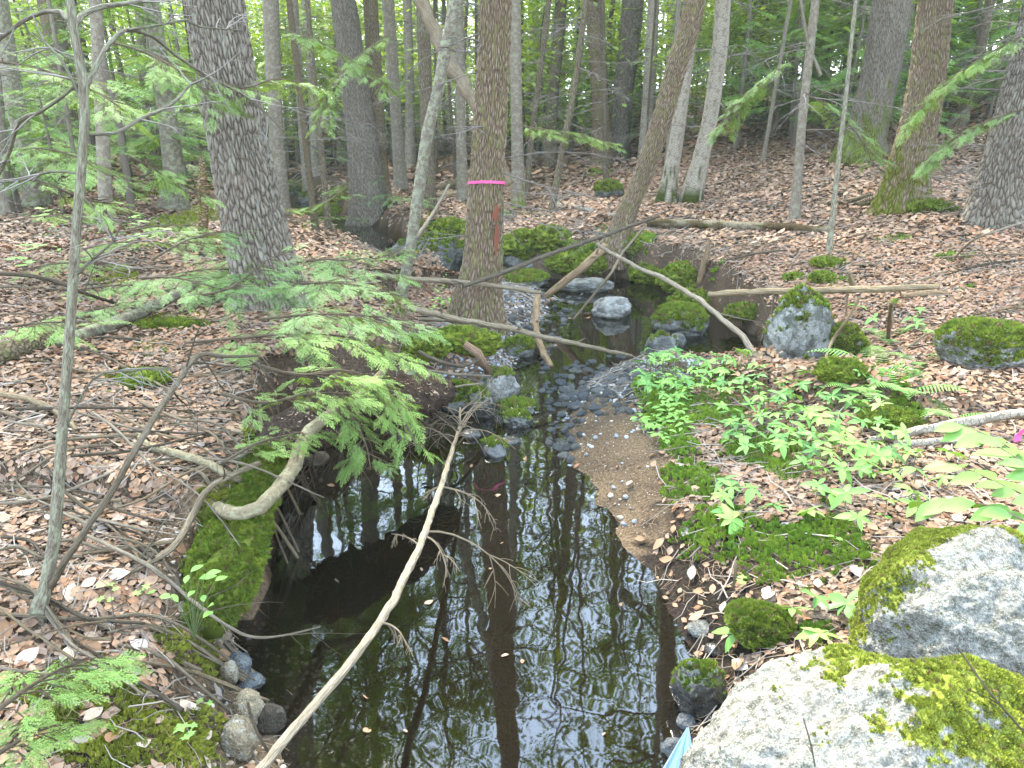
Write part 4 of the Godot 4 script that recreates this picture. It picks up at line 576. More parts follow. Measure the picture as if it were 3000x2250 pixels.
const BOUGHS := [
	["drooping hemlock bough with bright needles over the black water",[[-0.857,0.95,-2.5],[-0.751,0.88,-2.611],[-0.67,0.8,-2.908],[-0.55,0.66,-3.145],[-0.42,0.5,-3.171]],15,0.1428,1],
	["hemlock bough fanning above the bent stem",[[-0.995,0.85,-2.499],[-0.852,0.82,-2.489],[-0.762,0.76,-2.749],[-0.642,0.7,-2.916]],11,0.126,1],
	["small hemlock spray low beside the moss ledge",[[-1.061,0.55,-2.582],[-0.971,0.58,-2.682],[-0.896,0.55,-2.843],[-0.836,0.5,-3.037]],10,0.1092,1],
	["half bare hemlock spray hanging nearest the pool",[[-0.779,0.7,-3.029],[-0.671,0.56,-3.019],[-0.613,0.45,-2.98],[-0.584,0.38,-2.903]],12,0.1092,1],
	["hemlock spray hanging over pool with twiggy tips",[[-0.667,0.75,-3.062],[-0.551,0.6,-3.135],[-0.447,0.5,-3.063],[-0.403,0.42,-3.0]],11,0.1092,1],
	["broad hemlock bough spread over litter under furrowed tree",[[-1.451,0.8,-3.306],[-1.178,0.84,-3.239],[-0.946,0.85,-3.278],[-0.705,0.8,-3.381],[-0.537,0.7,-3.496]],17,0.168,1],
	["hemlock bough lying along the stream side of furrowed tree",[[-1.184,0.85,-3.524],[-0.935,0.9,-3.412],[-0.742,0.88,-3.493],[-0.563,0.8,-3.719]],15,0.168,0],
	["bluish hemlock bough right of furrowed tree base",[[-1.306,0.85,-4.251],[-0.957,0.95,-3.892],[-0.752,0.92,-3.92],[-0.578,0.85,-4.016]],15,0.20159999999999997,0],
	["bluish hemlock bough behind the crossing poles",[[-1.531,0.8,-5.242],[-1.152,0.9,-4.851],[-0.862,0.927,-4.541],[-0.681,0.862,-4.591]],12,0.20159999999999997,0],
	["feathery hemlock bough across furrowed tree foot",[[-1.575,0.906,-3.768],[-1.34,0.979,-3.642],[-1.315,1.02,-4.168],[-1.193,1.051,-4.283]],13,0.168,0],
	["low hemlock spray left of furrowed tree",[[-2.284,0.815,-4.687],[-1.805,0.93,-4.113],[-1.559,0.908,-3.977],[-1.336,0.882,-3.872]],11,0.168,0],
	["hemlock seedling spray above fallen log",[[-2.458,0.683,-4.177],[-2.259,0.763,-4.067],[-2.095,0.804,-4.0]],7,0.11760000000000001,0],
	["little hemlock spray beside arching sapling",[[-2.569,0.574,-4.72],[-2.363,0.67,-4.565],[-2.138,0.737,-4.398]],6,0.11760000000000001,0],
	["hemlock spray at the near left litter corner",[[-1.12,0.542,-1.309],[-1.051,0.587,-1.34],[-1.056,0.536,-1.474],[-1.05,0.483,-1.589]],11,0.1092,1],
	["low hemlock spray in the near left moss",[[-1.133,0.443,-1.296],[-1.056,0.487,-1.314],[-1.057,0.437,-1.422]],8,0.10079999999999999,1],
	["hemlock spray hanging from arching sapling twigs",[[-1.544,1.573,-2.5],[-1.477,1.541,-2.55],[-1.408,1.493,-2.6],[-1.319,1.478,-2.6]],10,0.0924,1],
	["pale hemlock spray dangling at arching sapling",[[-1.235,1.624,-2.6],[-1.181,1.567,-2.7],[-1.114,1.517,-2.75],[-1.073,1.481,-2.8]],7,0.084,1],
	["hemlock spray behind the snag",[[-1.895,1.036,-4.072],[-1.736,1.124,-4.133],[-1.677,1.129,-4.447]],10,0.168,0],
	["young hemlock top by the far channel",[[-1.881,0.922,-7.905],[-2.883,0.576,-14.326],[-2.073,0.834,-12.962]],10,0.252,0],
	["young hemlock spray before the far moss shelves",[[-2.939,0.312,-14.522],[-2.078,0.546,-12.9],[-1.382,0.614,-11.471]],10,0.23520000000000002,0],
	["hemlock spray hanging high beside beech pole",[[-2.616,2.015,-4.2],[-2.369,1.972,-4.2],[-2.1,1.882,-4.1],[-1.906,1.794,-4.0]],12,0.168,1],
	["hemlock spray hanging high before lichened tree",[[-2.188,2.134,-4.6],[-1.971,2.064,-4.6],[-1.745,1.942,-4.5],[-1.576,1.799,-4.4]],12,0.168,1],
	["hemlock spray crossing the furrowed tree bark",[[-1.617,1.955,-4.3],[-1.442,1.891,-4.4],[-1.297,1.946,-4.6],[-1.143,1.904,-4.8]],10,0.1428,1],
	["hemlock spray low before the thicket",[[-3.554,1.514,-5.5],[-3.232,1.544,-5.5],[-2.906,1.488,-5.4],[-2.69,1.375,-5.3]],13,0.20159999999999997,1],
	["hemlock spray right of furrowed tree",[[-2.073,2.489,-7.5],[-1.69,2.368,-7.4],[-1.397,2.211,-7.3],[-1.109,2.019,-7.2]],22,0.1596,1],
	["hemlock spray before twin trunk",[[-1.142,2.587,-8.5],[-1.463,2.366,-8.4],[-1.767,2.056,-8.2],[-1.885,1.711,-8.0]],20,0.1596,1],
	["hemlock spray fringing the slope tree",[[3.84,2.361,-6.2],[3.562,2.18,-6.3],[3.337,1.989,-6.4],[3.181,1.718,-6.5]],22,0.1596,1],
	["hemlock spray between shaggy tree and slope tree",[[3.799,1.817,-6.0],[3.573,1.72,-6.1],[3.375,1.586,-6.2],[3.251,1.375,-6.3]],17,0.1512,0],
	["hemlock spray before the rise trunks",[[2.975,2.33,-8.5],[2.74,2.205,-8.6],[2.489,1.941,-8.8],[2.323,1.609,-9.0]],20,0.1848,0],
	["hemlock spray beside the broad old tree",[[2.664,1.952,-7.5],[2.977,1.794,-7.6],[3.356,1.543,-7.8],[3.62,1.274,-8.0]],17,0.168,0],
	["hemlock spray low by the young hemlocks",[[0.023,1.647,-10.0],[0.421,1.593,-10.0],[0.837,1.535,-10.2],[1.272,1.418,-10.4]],22,0.2184,1],
	["low ground hugging hemlock spray near the rotting log end",[[-2.709,0.692,-3.927],[-2.336,0.802,-3.622],[-2.165,0.826,-3.564],[-2.167,0.768,-3.753]],11,0.1428,1],
	["low ground hugging hemlock spray near the grey lichened log tip",[[-2.473,0.68,-5.414],[-2.153,0.759,-5.207],[-1.913,0.796,-5.075],[-1.839,0.742,-5.297]],11,0.1428,1],
	["low ground hugging hemlock spray near the broken snag",[[-2.391,0.708,-5.714],[-2.066,0.786,-5.503],[-1.848,0.809,-5.447],[-1.743,0.763,-5.631]],11,0.1428,1],
	["low ground hugging hemlock spray near the beech pole foot",[[-3.32,0.78,-6.005],[-2.965,0.853,-5.815],[-2.72,0.878,-5.741],[-2.64,0.833,-5.94]],11,0.1428,1],
	["low ground hugging hemlock spray near the lichened tree foot",[[-3.25,0.838,-6.477],[-2.878,0.912,-6.268],[-2.666,0.923,-6.297],[-2.59,0.871,-6.573]],11,0.1428,1],
	["low ground hugging hemlock spray near the dark bent branch",[[-3.435,0.732,-5.4],[-3.068,0.812,-5.177],[-2.857,0.831,-5.137],[-2.821,0.779,-5.358]],11,0.1428,1],
	["low ground hugging hemlock spray near the pale leaning trunk foot",[[-5.458,0.682,-8.279],[-4.905,0.779,-7.956],[-3.811,0.964,-6.562],[-4.824,0.683,-8.745]],11,0.1428,1],
	["low ground hugging hemlock spray near the golden litter moss",[[-2.88,0.676,-4.9],[-2.581,0.745,-4.745],[-2.364,0.774,-4.663],[-2.336,0.713,-4.896]],11,0.1428,1],
	["low ground hugging hemlock spray near the upper moss shelves",[[-2.541,0.608,-8.851],[-2.769,0.371,-11.295],[-2.792,0.156,-13.317],[-2.363,0.151,-13.104]],11,0.1428,1],
	["low ground hugging hemlock spray near the crossing poles end",[[-1.448,0.694,-5.789],[-1.121,0.803,-5.404],[-0.939,0.803,-5.478],[-1.026,0.594,-7.248]],11,0.1428,1],
	["low ground hugging hemlock spray near the furrowed tree foot",[[-2.266,0.655,-5.296],[-1.916,0.756,-4.982],[-1.672,0.803,-4.805],[-1.599,0.747,-5.027]],11,0.1428,1],
	["low ground hugging hemlock spray near the channel moss hump",[[-3.533,0.579,-9.737],[-2.91,0.722,-9.068],[-2.53,0.765,-8.865],[-3.22,0.325,-12.569]],11,0.1428,1]
]

const HEMLOCK_SAPLINGS := [
	[-7.27,-12.0,2.76,1,5.3],
	[-6.35,-15.83,3.52,0,3.17],
	[-14.5,-25.1,2.15,2,2.69],
	[-5.51,-13.11,2.3,2,4.84],
	[-8.77,-16.15,3.5,2,3.12],
	[-6.35,-10.21,2.15,0,4.65],
	[-6.98,-11.14,1.34,0,3.47],
	[-8.49,-15.19,1.73,0,2.95],
	[-10.22,-23.34,1.75,2,6.08],
	[-5.22,-12.21,3.05,2,6.21],
	[-8.73,-13.93,2.59,1,1.26],
	[-4.64,-10.99,2.24,1,5.99],
	[-9.04,-17.44,2.41,1,0.17],
	[-7.12,-13.6,3.02,0,3.59],
	[-5.65,-9.87,1.56,2,1.07],
	[-12.6,-22.41,1.45,0,4.88],
	[-4.99,-10.32,3.5,1,5.76],
	[-9.93,-15.58,2.46,2,1.55],
	[-9.58,-22.51,1.46,1,4.86],
	[-11.54,-18.42,1.97,1,1.56],
	[-10.42,-21.65,1.65,2,3.01],
	[-6.55,-12.65,1.37,0,5.65],
	[-10.94,-28.96,2.15,1,3.04],
	[-7.29,-22.46,1.62,2,1.73],
	[-10.66,-31.78,2.88,2,0.15],
	[-7.56,-21.15,3.26,2,2.64],
	[-10.09,-30.4,1.63,1,0.59],
	[-6.93,-17.04,2.81,0,1.91],
	[-7.91,-24.72,3.34,2,1.04],
	[-9.65,-24.23,2.93,2,4.75],
	[-3.9,-25.73,3.01,0,4.97],
	[-7.87,-27.29,1.45,2,1.1],
	[-3.88,-30.62,2.9,1,4.68],
	[-7.67,-32.9,2.97,1,5.13],
	[-2.69,-25.33,2.62,2,3.78],
	[-3.9,-22.39,3.52,1,1.83],
	[-6.01,-24.31,2.05,0,2.23],
	[-4.38,-19.99,1.55,0,4.09],
	[-3.24,-22.02,3.55,2,3.9],
	[-6.85,-23.91,2.32,2,3.22],
	[-3.23,-36.34,1.36,2,2.72],
	[-5.56,-23.72,3.18,2,2.68],
	[-2.98,-27.81,2.05,0,3.97],
	[-2.44,-35.49,2.4,1,2.34],
	[2.54,-24.78,2.33,2,4.76],
	[2.32,-20.11,2.91,2,1.65],
	[2.0,-25.49,2.0,1,5.18],
	[2.91,-16.81,1.31,1,1.27],
	[2.98,-19.16,1.51,0,0.5],
	[1.14,-25.94,3.01,1,6.17],
	[1.53,-26.63,1.73,0,5.97],
	[1.64,-34.52,3.24,0,5.65],
	[2.27,-27.19,2.88,2,2.38],
	[1.45,-36.64,2.18,1,0.62],
	[1.48,-27.85,3.31,1,0.12],
	[2.32,-28.23,2.7,2,2.82],
	[0.36,-25.91,1.74,1,5.62],
	[1.91,-33.55,3.12,1,3.32],
	[-0.2,-38.39,2.23,2,1.53],
	[2.27,-22.97,3.12,2,3.66],
	[3.84,-13.95,3.02,2,1.18],
	[5.35,-13.06,2.38,2,2.12],
	[5.05,-15.68,1.99,2,0.06],
	[5.7,-12.36,1.73,0,4.26],
	[4.87,-18.27,2.44,2,4.96],
	[5.8,-16.4,1.84,1,3.38],
	[5.49,-17.92,2.11,2,3.98],
	[6.32,-15.21,2.15,1,1.02],
	[5.4,-11.03,2.2,1,5.88],
	[4.81,-13.97,2.7,1,4.06],
	[5.26,-11.81,2.13,0,1.51],
	[5.73,-14.1,2.85,1,3.6],
	[6.61,-13.06,1.67,2,2.66],
	[5.19,-14.83,1.91,2,5.39],
	[5.21,-16.92,1.63,0,0.02],
	[4.62,-13.22,2.45,1,2.23],
	[7.98,-14.55,2.95,0,5.43],
	[7.04,-14.23,3.12,0,3.74],
	[8.81,-14.41,2.72,2,1.37],
	[7.3,-15.03,2.94,0,0.2],
	[7.59,-12.43,2.5,0,1.21],
	[8.11,-17.18,2.9,1,0.38],
	[8.05,-13.81,2.48,2,1.46],
	[8.77,-16.77,3.49,0,2.18],
	[8.25,-15.63,2.65,2,4.7],
	[7.49,-16.63,2.89,1,1.35],
	[-23.82,-38.82,1.65,2,0.99],
	[-18.95,-32.72,1.68,2,0.73],
	[-14.24,-28.86,1.77,2,1.31],
	[-18.03,-28.78,1.81,2,0.6],
	[-11.32,-32.23,2.83,0,2.51],
	[-9.31,-30.68,2.88,1,0.22],
	[-12.78,-27.67,3.07,2,3.03],
	[-18.58,-30.02,3.09,1,4.87],
	[-12.59,-32.7,1.68,1,2.33],
	[-17.37,-37.56,3.41,1,0.34],
	[-20.93,-39.38,2.05,0,4.73],
	[-21.19,-36.57,1.56,2,4.25],
	[-13.15,-41.09,3.02,1,3.22],
	[-15.55,-26.05,1.8,1,4.56],
	[-14.41,-34.08,3.07,0,2.67],
	[-24.46,-43.6,1.79,1,0.08],
	[-11.22,-37.31,2.12,1,1.19],
	[-19.37,-34.05,1.63,1,5.6],
	[3.19,-21.94,2.86,2,4.24],
	[3.77,-18.3,1.87,1,2.06],
	[-3.65,-39.0,1.68,1,0.17],
	[0.32,-39.82,1.79,2,4.81],
	[-6.99,-41.16,1.36,0,5.17],
	[-2.78,-41.17,1.98,0,3.26],
	[-10.42,-39.56,3.04,0,2.85],
	[1.61,-42.1,2.47,1,4.1],
	[-0.17,-41.86,1.31,1,5.24],
	[-9.16,-41.88,3.45,1,1.29],
	[-9.02,-43.91,3.13,0,0.02],
	[-5.06,-44.59,2.1,0,3.17],
	[-11.78,-44.25,2.05,2,3.48],
	[1.31,-43.12,3.05,0,1.09],
	[-4.79,-39.61,2.18,1,4.69],
	[-5.28,-42.73,2.3,0,6.25]
]

const LEAFY_SAPLINGS := [
	[13.77,-17.43,5.69,1,4.47],
	[-22.65,-42.07,4.93,1,6.17],
	[28.36,-40.53,2.52,2,3.49],
	[30.34,-41.23,5.31,0,3.87],
	[6.91,-15.26,5.95,2,0.89],
	[7.39,-33.43,2.44,1,0.57],
	[22.05,-26.82,5.48,1,3.07],
	[2.54,-22.69,4.63,0,1.9],
	[-25.48,-41.89,5.69,2,1.97],
	[-5.67,-22.59,4.24,0,2.31],
	[20.85,-29.81,4.64,0,2.89],
	[0.76,-28.71,3.12,2,2.97],
	[11.81,-37.37,3.4,2,3.7],
	[-3.93,-29.02,3.07,1,1.28],
	[1.4,-20.21,5.85,0,0.59],
	[-14.35,-35.98,5.05,1,3.75],
	[0.08,-22.84,2.53,2,4.04],
	[-21.71,-33.23,3.31,0,1.28],
	[10.22,-30.6,4.14,2,3.18],
	[8.89,-38.14,4.63,2,2.64],
	[10.36,-34.83,3.19,2,1.13],
	[7.39,-20.57,5.88,1,1.24],
	[28.84,-34.45,5.74,2,4.18],
	[-9.77,-26.52,4.98,0,0.37],
	[-5.46,-25.51,3.5,1,3.23],
	[-13.07,-22.65,5.6,0,0.65],
	[23.51,-34.0,2.85,2,1.08],
	[12.13,-32.26,4.76,0,0.21],
	[4.86,-16.49,5.34,2,3.77],
	[-3.49,-19.89,5.32,1,4.93],
	[-26.15,-43.46,5.76,1,4.04],
	[-4.58,-27.99,5.86,1,0.74],
	[8.45,-34.42,5.35,0,0.71],
	[-16.21,-24.77,3.65,2,2.12],
	[10.43,-26.64,3.24,2,5.75],
	[7.49,-16.56,5.67,2,1.57],
	[-0.06,-25.38,3.41,0,2.87],
	[-2.22,-26.94,4.02,1,5.55],
	[-5.76,-38.24,4.65,0,4.84],
	[4.62,-36.48,3.12,1,1.71],
	[-4.74,-38.06,5.17,2,4.88],
	[-6.97,-26.02,5.79,0,1.97],
	[-14.45,-39.39,5.33,2,2.8],
	[-29.88,-42.89,3.24,2,0.74],
	[7.69,-29.44,3.41,1,2.07],
	[-8.83,-21.6,5.17,0,1.11],
	[-26.41,-36.75,3.61,1,3.33],
	[0.98,-43.02,4.07,2,4.72],
	[9.92,-19.21,3.72,2,6.05],
	[-4.18,-29.3,3.06,1,5.14],
	[3.92,-15.54,2.97,1,3.76],
	[12.95,-32.34,4.36,1,1.77],
	[2.48,-17.7,3.22,0,4.32],
	[-17.02,-39.18,4.04,1,2.66],
	[13.77,-16.79,5.02,1,0.16],
	[-19.38,-30.64,5.88,2,5.98],
	[19.86,-26.23,3.96,0,3.65],
	[4.99,-22.82,2.39,2,1.99],
	[-15.84,-20.34,5.84,0,3.57],
	[0.77,-39.01,2.81,2,3.28],
	[30.84,-37.92,3.18,2,4.01],
	[0.72,-17.53,3.65,1,4.92],
	[-0.54,-22.27,4.61,1,1.53],
	[-16.49,-34.3,2.8,1,4.44],
	[-5.96,-33.41,4.4,0,3.33],
	[-11.86,-28.92,5.69,0,1.13],
	[-23.97,-39.06,5.67,2,1.4],
	[9.57,-41.73,2.97,1,5.36],
	[14.95,-24.1,2.7,1,1.78],
	[-12.9,-34.47,3.57,1,1.3],
	[-20.86,-38.76,5.42,1,5.48],
	[7.72,-15.95,3.13,1,3.99],
	[-5.0,-31.75,4.65,1,2.13],
	[12.8,-30.98,2.38,0,5.02],
	[5.74,-19.55,3.92,2,0.97],
	[-4.65,-42.99,4.8,0,0.93],
	[1.19,-40.31,2.36,1,0.75],
	[0.2,-31.2,3.41,1,5.88],
	[-19.05,-23.25,3.14,1,5.17],
	[-5.94,-20.4,3.96,2,2.16],
	[7.21,-20.09,3.86,2,5.15],
	[5.53,-21.45,2.91,2,5.11],
	[-0.59,-35.93,4.52,1,1.08],
	[-15.01,-25.25,3.89,2,5.4],
	[26.04,-30.98,4.0,1,0.51],
	[3.14,-25.97,5.31,2,0.36],
	[-8.32,-24.39,4.24,1,3.77],
	[4.16,-15.6,2.2,1,2.81],
	[21.57,-38.03,4.8,2,0.45],
	[6.96,-21.0,5.71,0,6.12],
	[-20.16,-34.75,2.97,1,0.11],
	[11.49,-17.28,4.06,2,0.22],
	[-3.43,-29.0,4.44,0,4.9],
	[33.14,-39.61,4.35,2,4.61],
	[-9.65,-18.74,5.15,2,4.77],
	[0.97,-40.04,3.33,1,2.24],
	[9.76,-26.49,3.19,2,3.39],
	[20.4,-27.23,2.36,0,6.15],
	[12.71,-18.75,4.62,1,5.32],
	[8.7,-23.42,4.24,1,4.47],
	[-21.19,-30.42,5.47,1,1.42],
	[-2.91,-22.64,2.56,1,0.06],
	[-11.96,-43.7,5.87,0,5.44],
	[9.72,-35.95,5.28,1,0.78],
	[-15.96,-26.38,2.43,0,4.59]
]

const WHORL_PLANTS := [
	[0.733,-2.123,0.094,0.071,0,4.8],
	[0.787,-2.118,0.086,0.077,0,0.87],
	[0.993,-2.16,0.098,0.076,0,4.47],
	[1.064,-2.099,0.086,0.077,2,0.21],
	[0.903,-2.123,0.06,0.073,0,3.36],
	[0.922,-1.951,0.068,0.092,1,1.29],
	[1.082,-2.039,0.06,0.1,0,0.13],
	[1.396,-4.28,0.051,0.103,1,3.75],
	[0.921,-4.304,0.057,0.126,0,5.99],
	[1.346,-4.35,0.051,0.139,1,0.19],
	[1.205,-4.083,0.065,0.095,1,4.58],
	[0.898,-4.38,0.052,0.083,1,1.84],
	[1.163,-4.367,0.065,0.102,0,6.13],
	[1.371,-4.064,0.054,0.092,2,5.88],
	[0.978,-4.901,0.069,0.106,0,4.2],
	[1.007,-4.604,0.07,0.142,0,2.86],
	[1.284,-4.247,0.049,0.087,2,0.75],
	[0.941,-4.615,0.066,0.14,1,0.36],
	[1.264,-3.994,0.06,0.121,0,3.05],
	[1.064,-4.161,0.046,0.114,1,2.19],
	[0.81,-4.652,0.053,0.092,0,0.83],
	[1.14,-4.282,0.073,0.142,0,5.95],
	[1.31,-4.149,0.062,0.119,2,3.29],
	[1.098,-4.229,0.059,0.13,1,2.05],
	[1.03,-4.408,0.055,0.093,1,4.33],
	[1.209,-4.542,0.071,0.088,1,1.3],
	[0.899,-4.192,0.051,0.142,1,3.4],
	[0.795,-4.454,0.072,0.098,0,2.73],
	[1.274,-4.45,0.046,0.111,2,1.25],
	[1.259,-4.396,0.068,0.085,0,5.56],
	[1.062,-4.292,0.065,0.109,0,3.03],
	[0.989,-4.469,0.045,0.08,1,1.71],
	[1.003,-4.762,0.064,0.134,0,4.21],
	[1.091,-4.066,0.052,0.139,1,4.3],
	[0.935,-4.107,0.069,0.084,0,4.58],
	[1.288,-4.337,0.068,0.102,0,5.87],
	[1.115,-4.4,0.053,0.133,2,4.31],
	[1.311,-4.067,0.067,0.104,0,6.24],
	[1.116,-4.492,0.073,0.107,1,3.89],
	[0.964,-4.707,0.047,0.141,1,0.24],
	[1.006,-4.194,0.067,0.144,2,3.24],
	[0.78,-4.258,0.054,0.13,0,0.79],
	[1.082,-4.622,0.055,0.147,1,4.87],
	[0.97,-4.327,0.059,0.094,2,0.59],
	[1.237,-4.326,0.047,0.122,1,5.35],
	[1.065,-4.81,0.055,0.128,2,5.13],
	[1.007,-4.531,0.058,0.102,2,6.12],
	[1.138,-4.632,0.059,0.089,2,2.23],
	[0.987,-4.145,0.07,0.104,1,2.34],
	[1.243,-4.159,0.059,0.102,0,4.45],
	[1.315,-4.393,0.072,0.125,1,5.11],
	[0.903,-4.965,0.047,0.149,2,1.13],
	[0.848,-4.597,0.054,0.084,1,2.51],
	[0.913,-4.869,0.05,0.101,2,0.23],
	[1.326,-4.199,0.073,0.105,1,2.68],
	[1.391,-4.137,0.074,0.13,2,3.51],
	[0.9,-4.522,0.056,0.096,2,2.24],
	[1.124,-4.138,0.058,0.116,2,3.69],
	[1.185,-4.147,0.059,0.118,2,0.17],
	[1.339,-3.989,0.053,0.148,1,0.55],
	[1.155,-4.577,0.063,0.132,2,1.72],
	[1.217,-4.237,0.048,0.143,1,0.27],
	[0.947,-4.235,0.047,0.106,0,3.81],
	[0.901,-4.711,0.047,0.127,1,0.29],
	[1.421,-4.221,0.065,0.135,0,3.54],
	[1.241,-4.496,0.047,0.12,1,6.25],
	[1.007,-4.852,0.073,0.12,2,5.49],
	[0.858,-4.484,0.064,0.106,1,3.03],
	[0.836,-4.861,0.068,0.088,0,4.68],
	[1.4,-4.386,0.071,0.127,1,2.38],
	[0.804,-4.375,0.061,0.14,2,4.61],
	[1.068,-4.356,0.047,0.138,1,5.54],
	[0.875,-4.648,0.062,0.139,0,4.04],
	[0.932,-4.795,0.074,0.133,2,5.84],
	[0.778,-4.174,0.067,0.145,2,1.9],
	[1.143,-4.083,0.074,0.125,1,5.87],
	[0.858,-4.139,0.058,0.093,0,2.94],
	[1.733,-3.545,0.051,0.095,2,4.71],
	[1.497,-4.072,0.061,0.098,1,1.18],
	[1.494,-3.827,0.057,0.101,1,1.29],
	[1.507,-3.713,0.068,0.072,1,5.4],
	[1.649,-3.742,0.076,0.092,2,3.69],
	[1.871,-3.789,0.065,0.089,2,5.72],
	[1.784,-3.706,0.052,0.128,0,5.08],
	[1.609,-4.016,0.075,0.108,0,2.42],
	[1.607,-3.525,0.065,0.091,0,5.79],
	[1.425,-3.873,0.075,0.101,2,2.41],
	[1.609,-3.683,0.077,0.1,2,5.34],
	[1.437,-3.753,0.051,0.072,1,3.46],
	[1.772,-3.487,0.057,0.117,1,0.5],
	[1.675,-3.486,0.05,0.116,2,6.22],
	[1.498,-3.614,0.074,0.095,1,0.85],
	[1.316,-3.854,0.069,0.12,1,2.7],
	[1.664,-3.62,0.061,0.112,0,3.83],
	[1.752,-3.854,0.065,0.109,1,0.57],
	[1.369,-3.743,0.063,0.127,2,1.69],
	[1.812,-3.834,0.068,0.096,0,5.57],
	[1.547,-3.895,0.063,0.127,2,0.88],
	[1.796,-3.574,0.057,0.127,0,0.75],
	[1.728,-3.693,0.064,0.072,0,6.1],
	[1.269,-3.681,0.064,0.077,0,1.15],
	[1.582,-3.964,0.063,0.117,1,3.17],
	[1.737,-3.609,0.068,0.096,1,2.08],
	[1.343,-3.68,0.057,0.081,1,1.93],
	[1.607,-3.81,0.057,0.09,0,0.34],
	[1.344,-3.902,0.058,0.078,2,3.2],
	[1.346,-3.807,0.055,0.115,0,4.87],
	[1.749,-3.745,0.051,0.071,2,5.7],
	[1.701,-3.795,0.056,0.078,0,3.56],
	[1.295,-3.785,0.057,0.105,2,5.74],
	[1.633,-3.908,0.059,0.09,2,3.11],
	[1.703,-3.922,0.07,0.105,2,0.74],
	[1.444,-3.69,0.078,0.111,0,2.51],
	[1.595,-3.605,0.063,0.074,0,2.12],
	[1.536,-4.012,0.06,0.076,2,5.52],
	[1.421,-4.037,0.05,0.085,2,2.4],
	[1.474,-3.909,0.069,0.082,2,4.62],
	[1.269,-3.439,0.063,0.069,0,2.21],
	[1.443,-3.533,0.066,0.088,0,3.62],
	[1.098,-3.526,0.065,0.071,2,1.21],
	[1.239,-3.268,0.071,0.098,1,1.98],
	[1.257,-3.336,0.051,0.095,2,0.45],
	[1.095,-3.416,0.059,0.088,1,2.27],
	[1.187,-3.483,0.066,0.081,0,2.88],
	[1.185,-3.602,0.054,0.079,1,2.82],
	[1.036,-3.453,0.055,0.096,2,5.67],
	[1.03,-3.391,0.065,0.091,0,1.6],
	[1.395,-3.655,0.047,0.092,1,5.36],
	[1.101,-3.618,0.052,0.089,1,2.19],
	[1.302,-3.53,0.059,0.082,0,4.69],
	[1.318,-3.398,0.052,0.083,0,1.92],
	[1.313,-3.606,0.06,0.068,2,4.52],
	[1.407,-3.341,0.071,0.083,0,3.85],
	[1.33,-3.31,0.058,0.068,1,1.72],
	[1.105,-3.675,0.047,0.06,2,1.89],
	[1.159,-3.553,0.062,0.081,2,0.83],
	[1.329,-3.239,0.054,0.094,2,0.13],
	[1.402,-3.469,0.059,0.081,1,4.98],
	[1.163,-3.319,0.055,0.077,0,1.83],
	[1.337,-3.481,0.059,0.079,1,5.5],
	[1.199,-3.778,0.066,0.072,0,0.43],
	[1.246,-3.806,0.074,0.097,0,1.71],
	[1.098,-3.323,0.061,0.085,0,0.4],
	[1.14,-3.785,0.068,0.078,2,5.07],
	[1.389,-3.402,0.06,0.074,2,2.66],
	[1.201,-3.368,0.05,0.07,1,0.4],
	[1.299,-3.733,0.055,0.09,1,1.26],
	[1.142,-3.712,0.07,0.062,2,2.95],
	[1.117,-3.838,0.05,0.089,1,3.79],
	[1.384,-3.046,0.05,0.085,0,2.67],
	[1.54,-3.207,0.058,0.072,1,2.62],
	[1.401,-3.129,0.077,0.087,1,1.05],
	[1.701,-3.089,0.064,0.083,0,1.75],
	[1.595,-3.085,0.077,0.068,0,2.8],
	[1.452,-2.936,0.061,0.075,0,4.3],
	[1.703,-3.288,0.061,0.063,1,0.07],
	[1.486,-3.212,0.08,0.104,1,2.72],
	[1.344,-3.16,0.065,0.085,2,2.26],
	[1.279,-3.109,0.067,0.094,0,5.95],
	[1.648,-3.381,0.079,0.098,0,3.49],
	[1.737,-3.175,0.066,0.104,1,5.87],
	[1.503,-3.272,0.067,0.087,1,2.19],
	[1.502,-3.413,0.05,0.104,1,1.12],
	[1.559,-2.878,0.067,0.068,1,5.98],
	[1.498,-2.99,0.078,0.081,1,4.74],
	[1.444,-3.057,0.057,0.105,1,5.21],
	[1.555,-3.443,0.074,0.073,0,2.81],
	[1.501,-3.134,0.063,0.091,1,6.03],
	[1.383,-2.952,0.072,0.087,1,2.71],
	[1.497,-2.898,0.07,0.064,0,5.37],
	[1.73,-3.383,0.057,0.084,2,1.8],
	[1.531,-3.059,0.064,0.106,1,3.86],
	[1.558,-3.26,0.054,0.068,1,2.75],
	[1.642,-3.056,0.071,0.08,2,5.62],
	[1.556,-3.34,0.052,0.083,1,0.4],
	[1.619,-3.005,0.065,0.076,0,2.72],
	[1.495,-3.489,0.078,0.108,1,0.1],
	[1.247,-3.034,0.074,0.103,0,1.91],
	[1.433,-3.289,0.071,0.096,0,0.39],
	[1.607,-3.148,0.055,0.09,0,1.49],
	[1.311,-3.042,0.073,0.096,0,3.46],
	[1.414,-3.231,0.073,0.089,0,2.4],
	[1.32,-2.988,0.054,0.084,1,1.68],
	[1.545,-2.96,0.078,0.105,1,0.56],
	[1.738,-3.246,0.068,0.105,0,2.87],
	[1.287,-2.564,0.071,0.083,1,2.68],
	[1.0,-2.901,0.08,0.086,0,5.44],
	[1.038,-2.745,0.074,0.08,2,0.42],
	[1.24,-2.834,0.069,0.094,0,4.94],
	[1.312,-2.727,0.082,0.096,0,5.96],
	[0.923,-3.033,0.075,0.068,2,3.93],
	[0.865,-2.702,0.089,0.072,1,1.06],
	[1.156,-2.68,0.078,0.073,1,5.38],
	[0.931,-2.963,0.084,0.07,0,0.57],
	[1.285,-2.8,0.083,0.063,1,2.38],
	[0.868,-2.866,0.069,0.098,1,4.42],
	[0.861,-2.761,0.069,0.08,2,4.26],
	[1.723,-2.799,0.061,0.067,0,5.54],
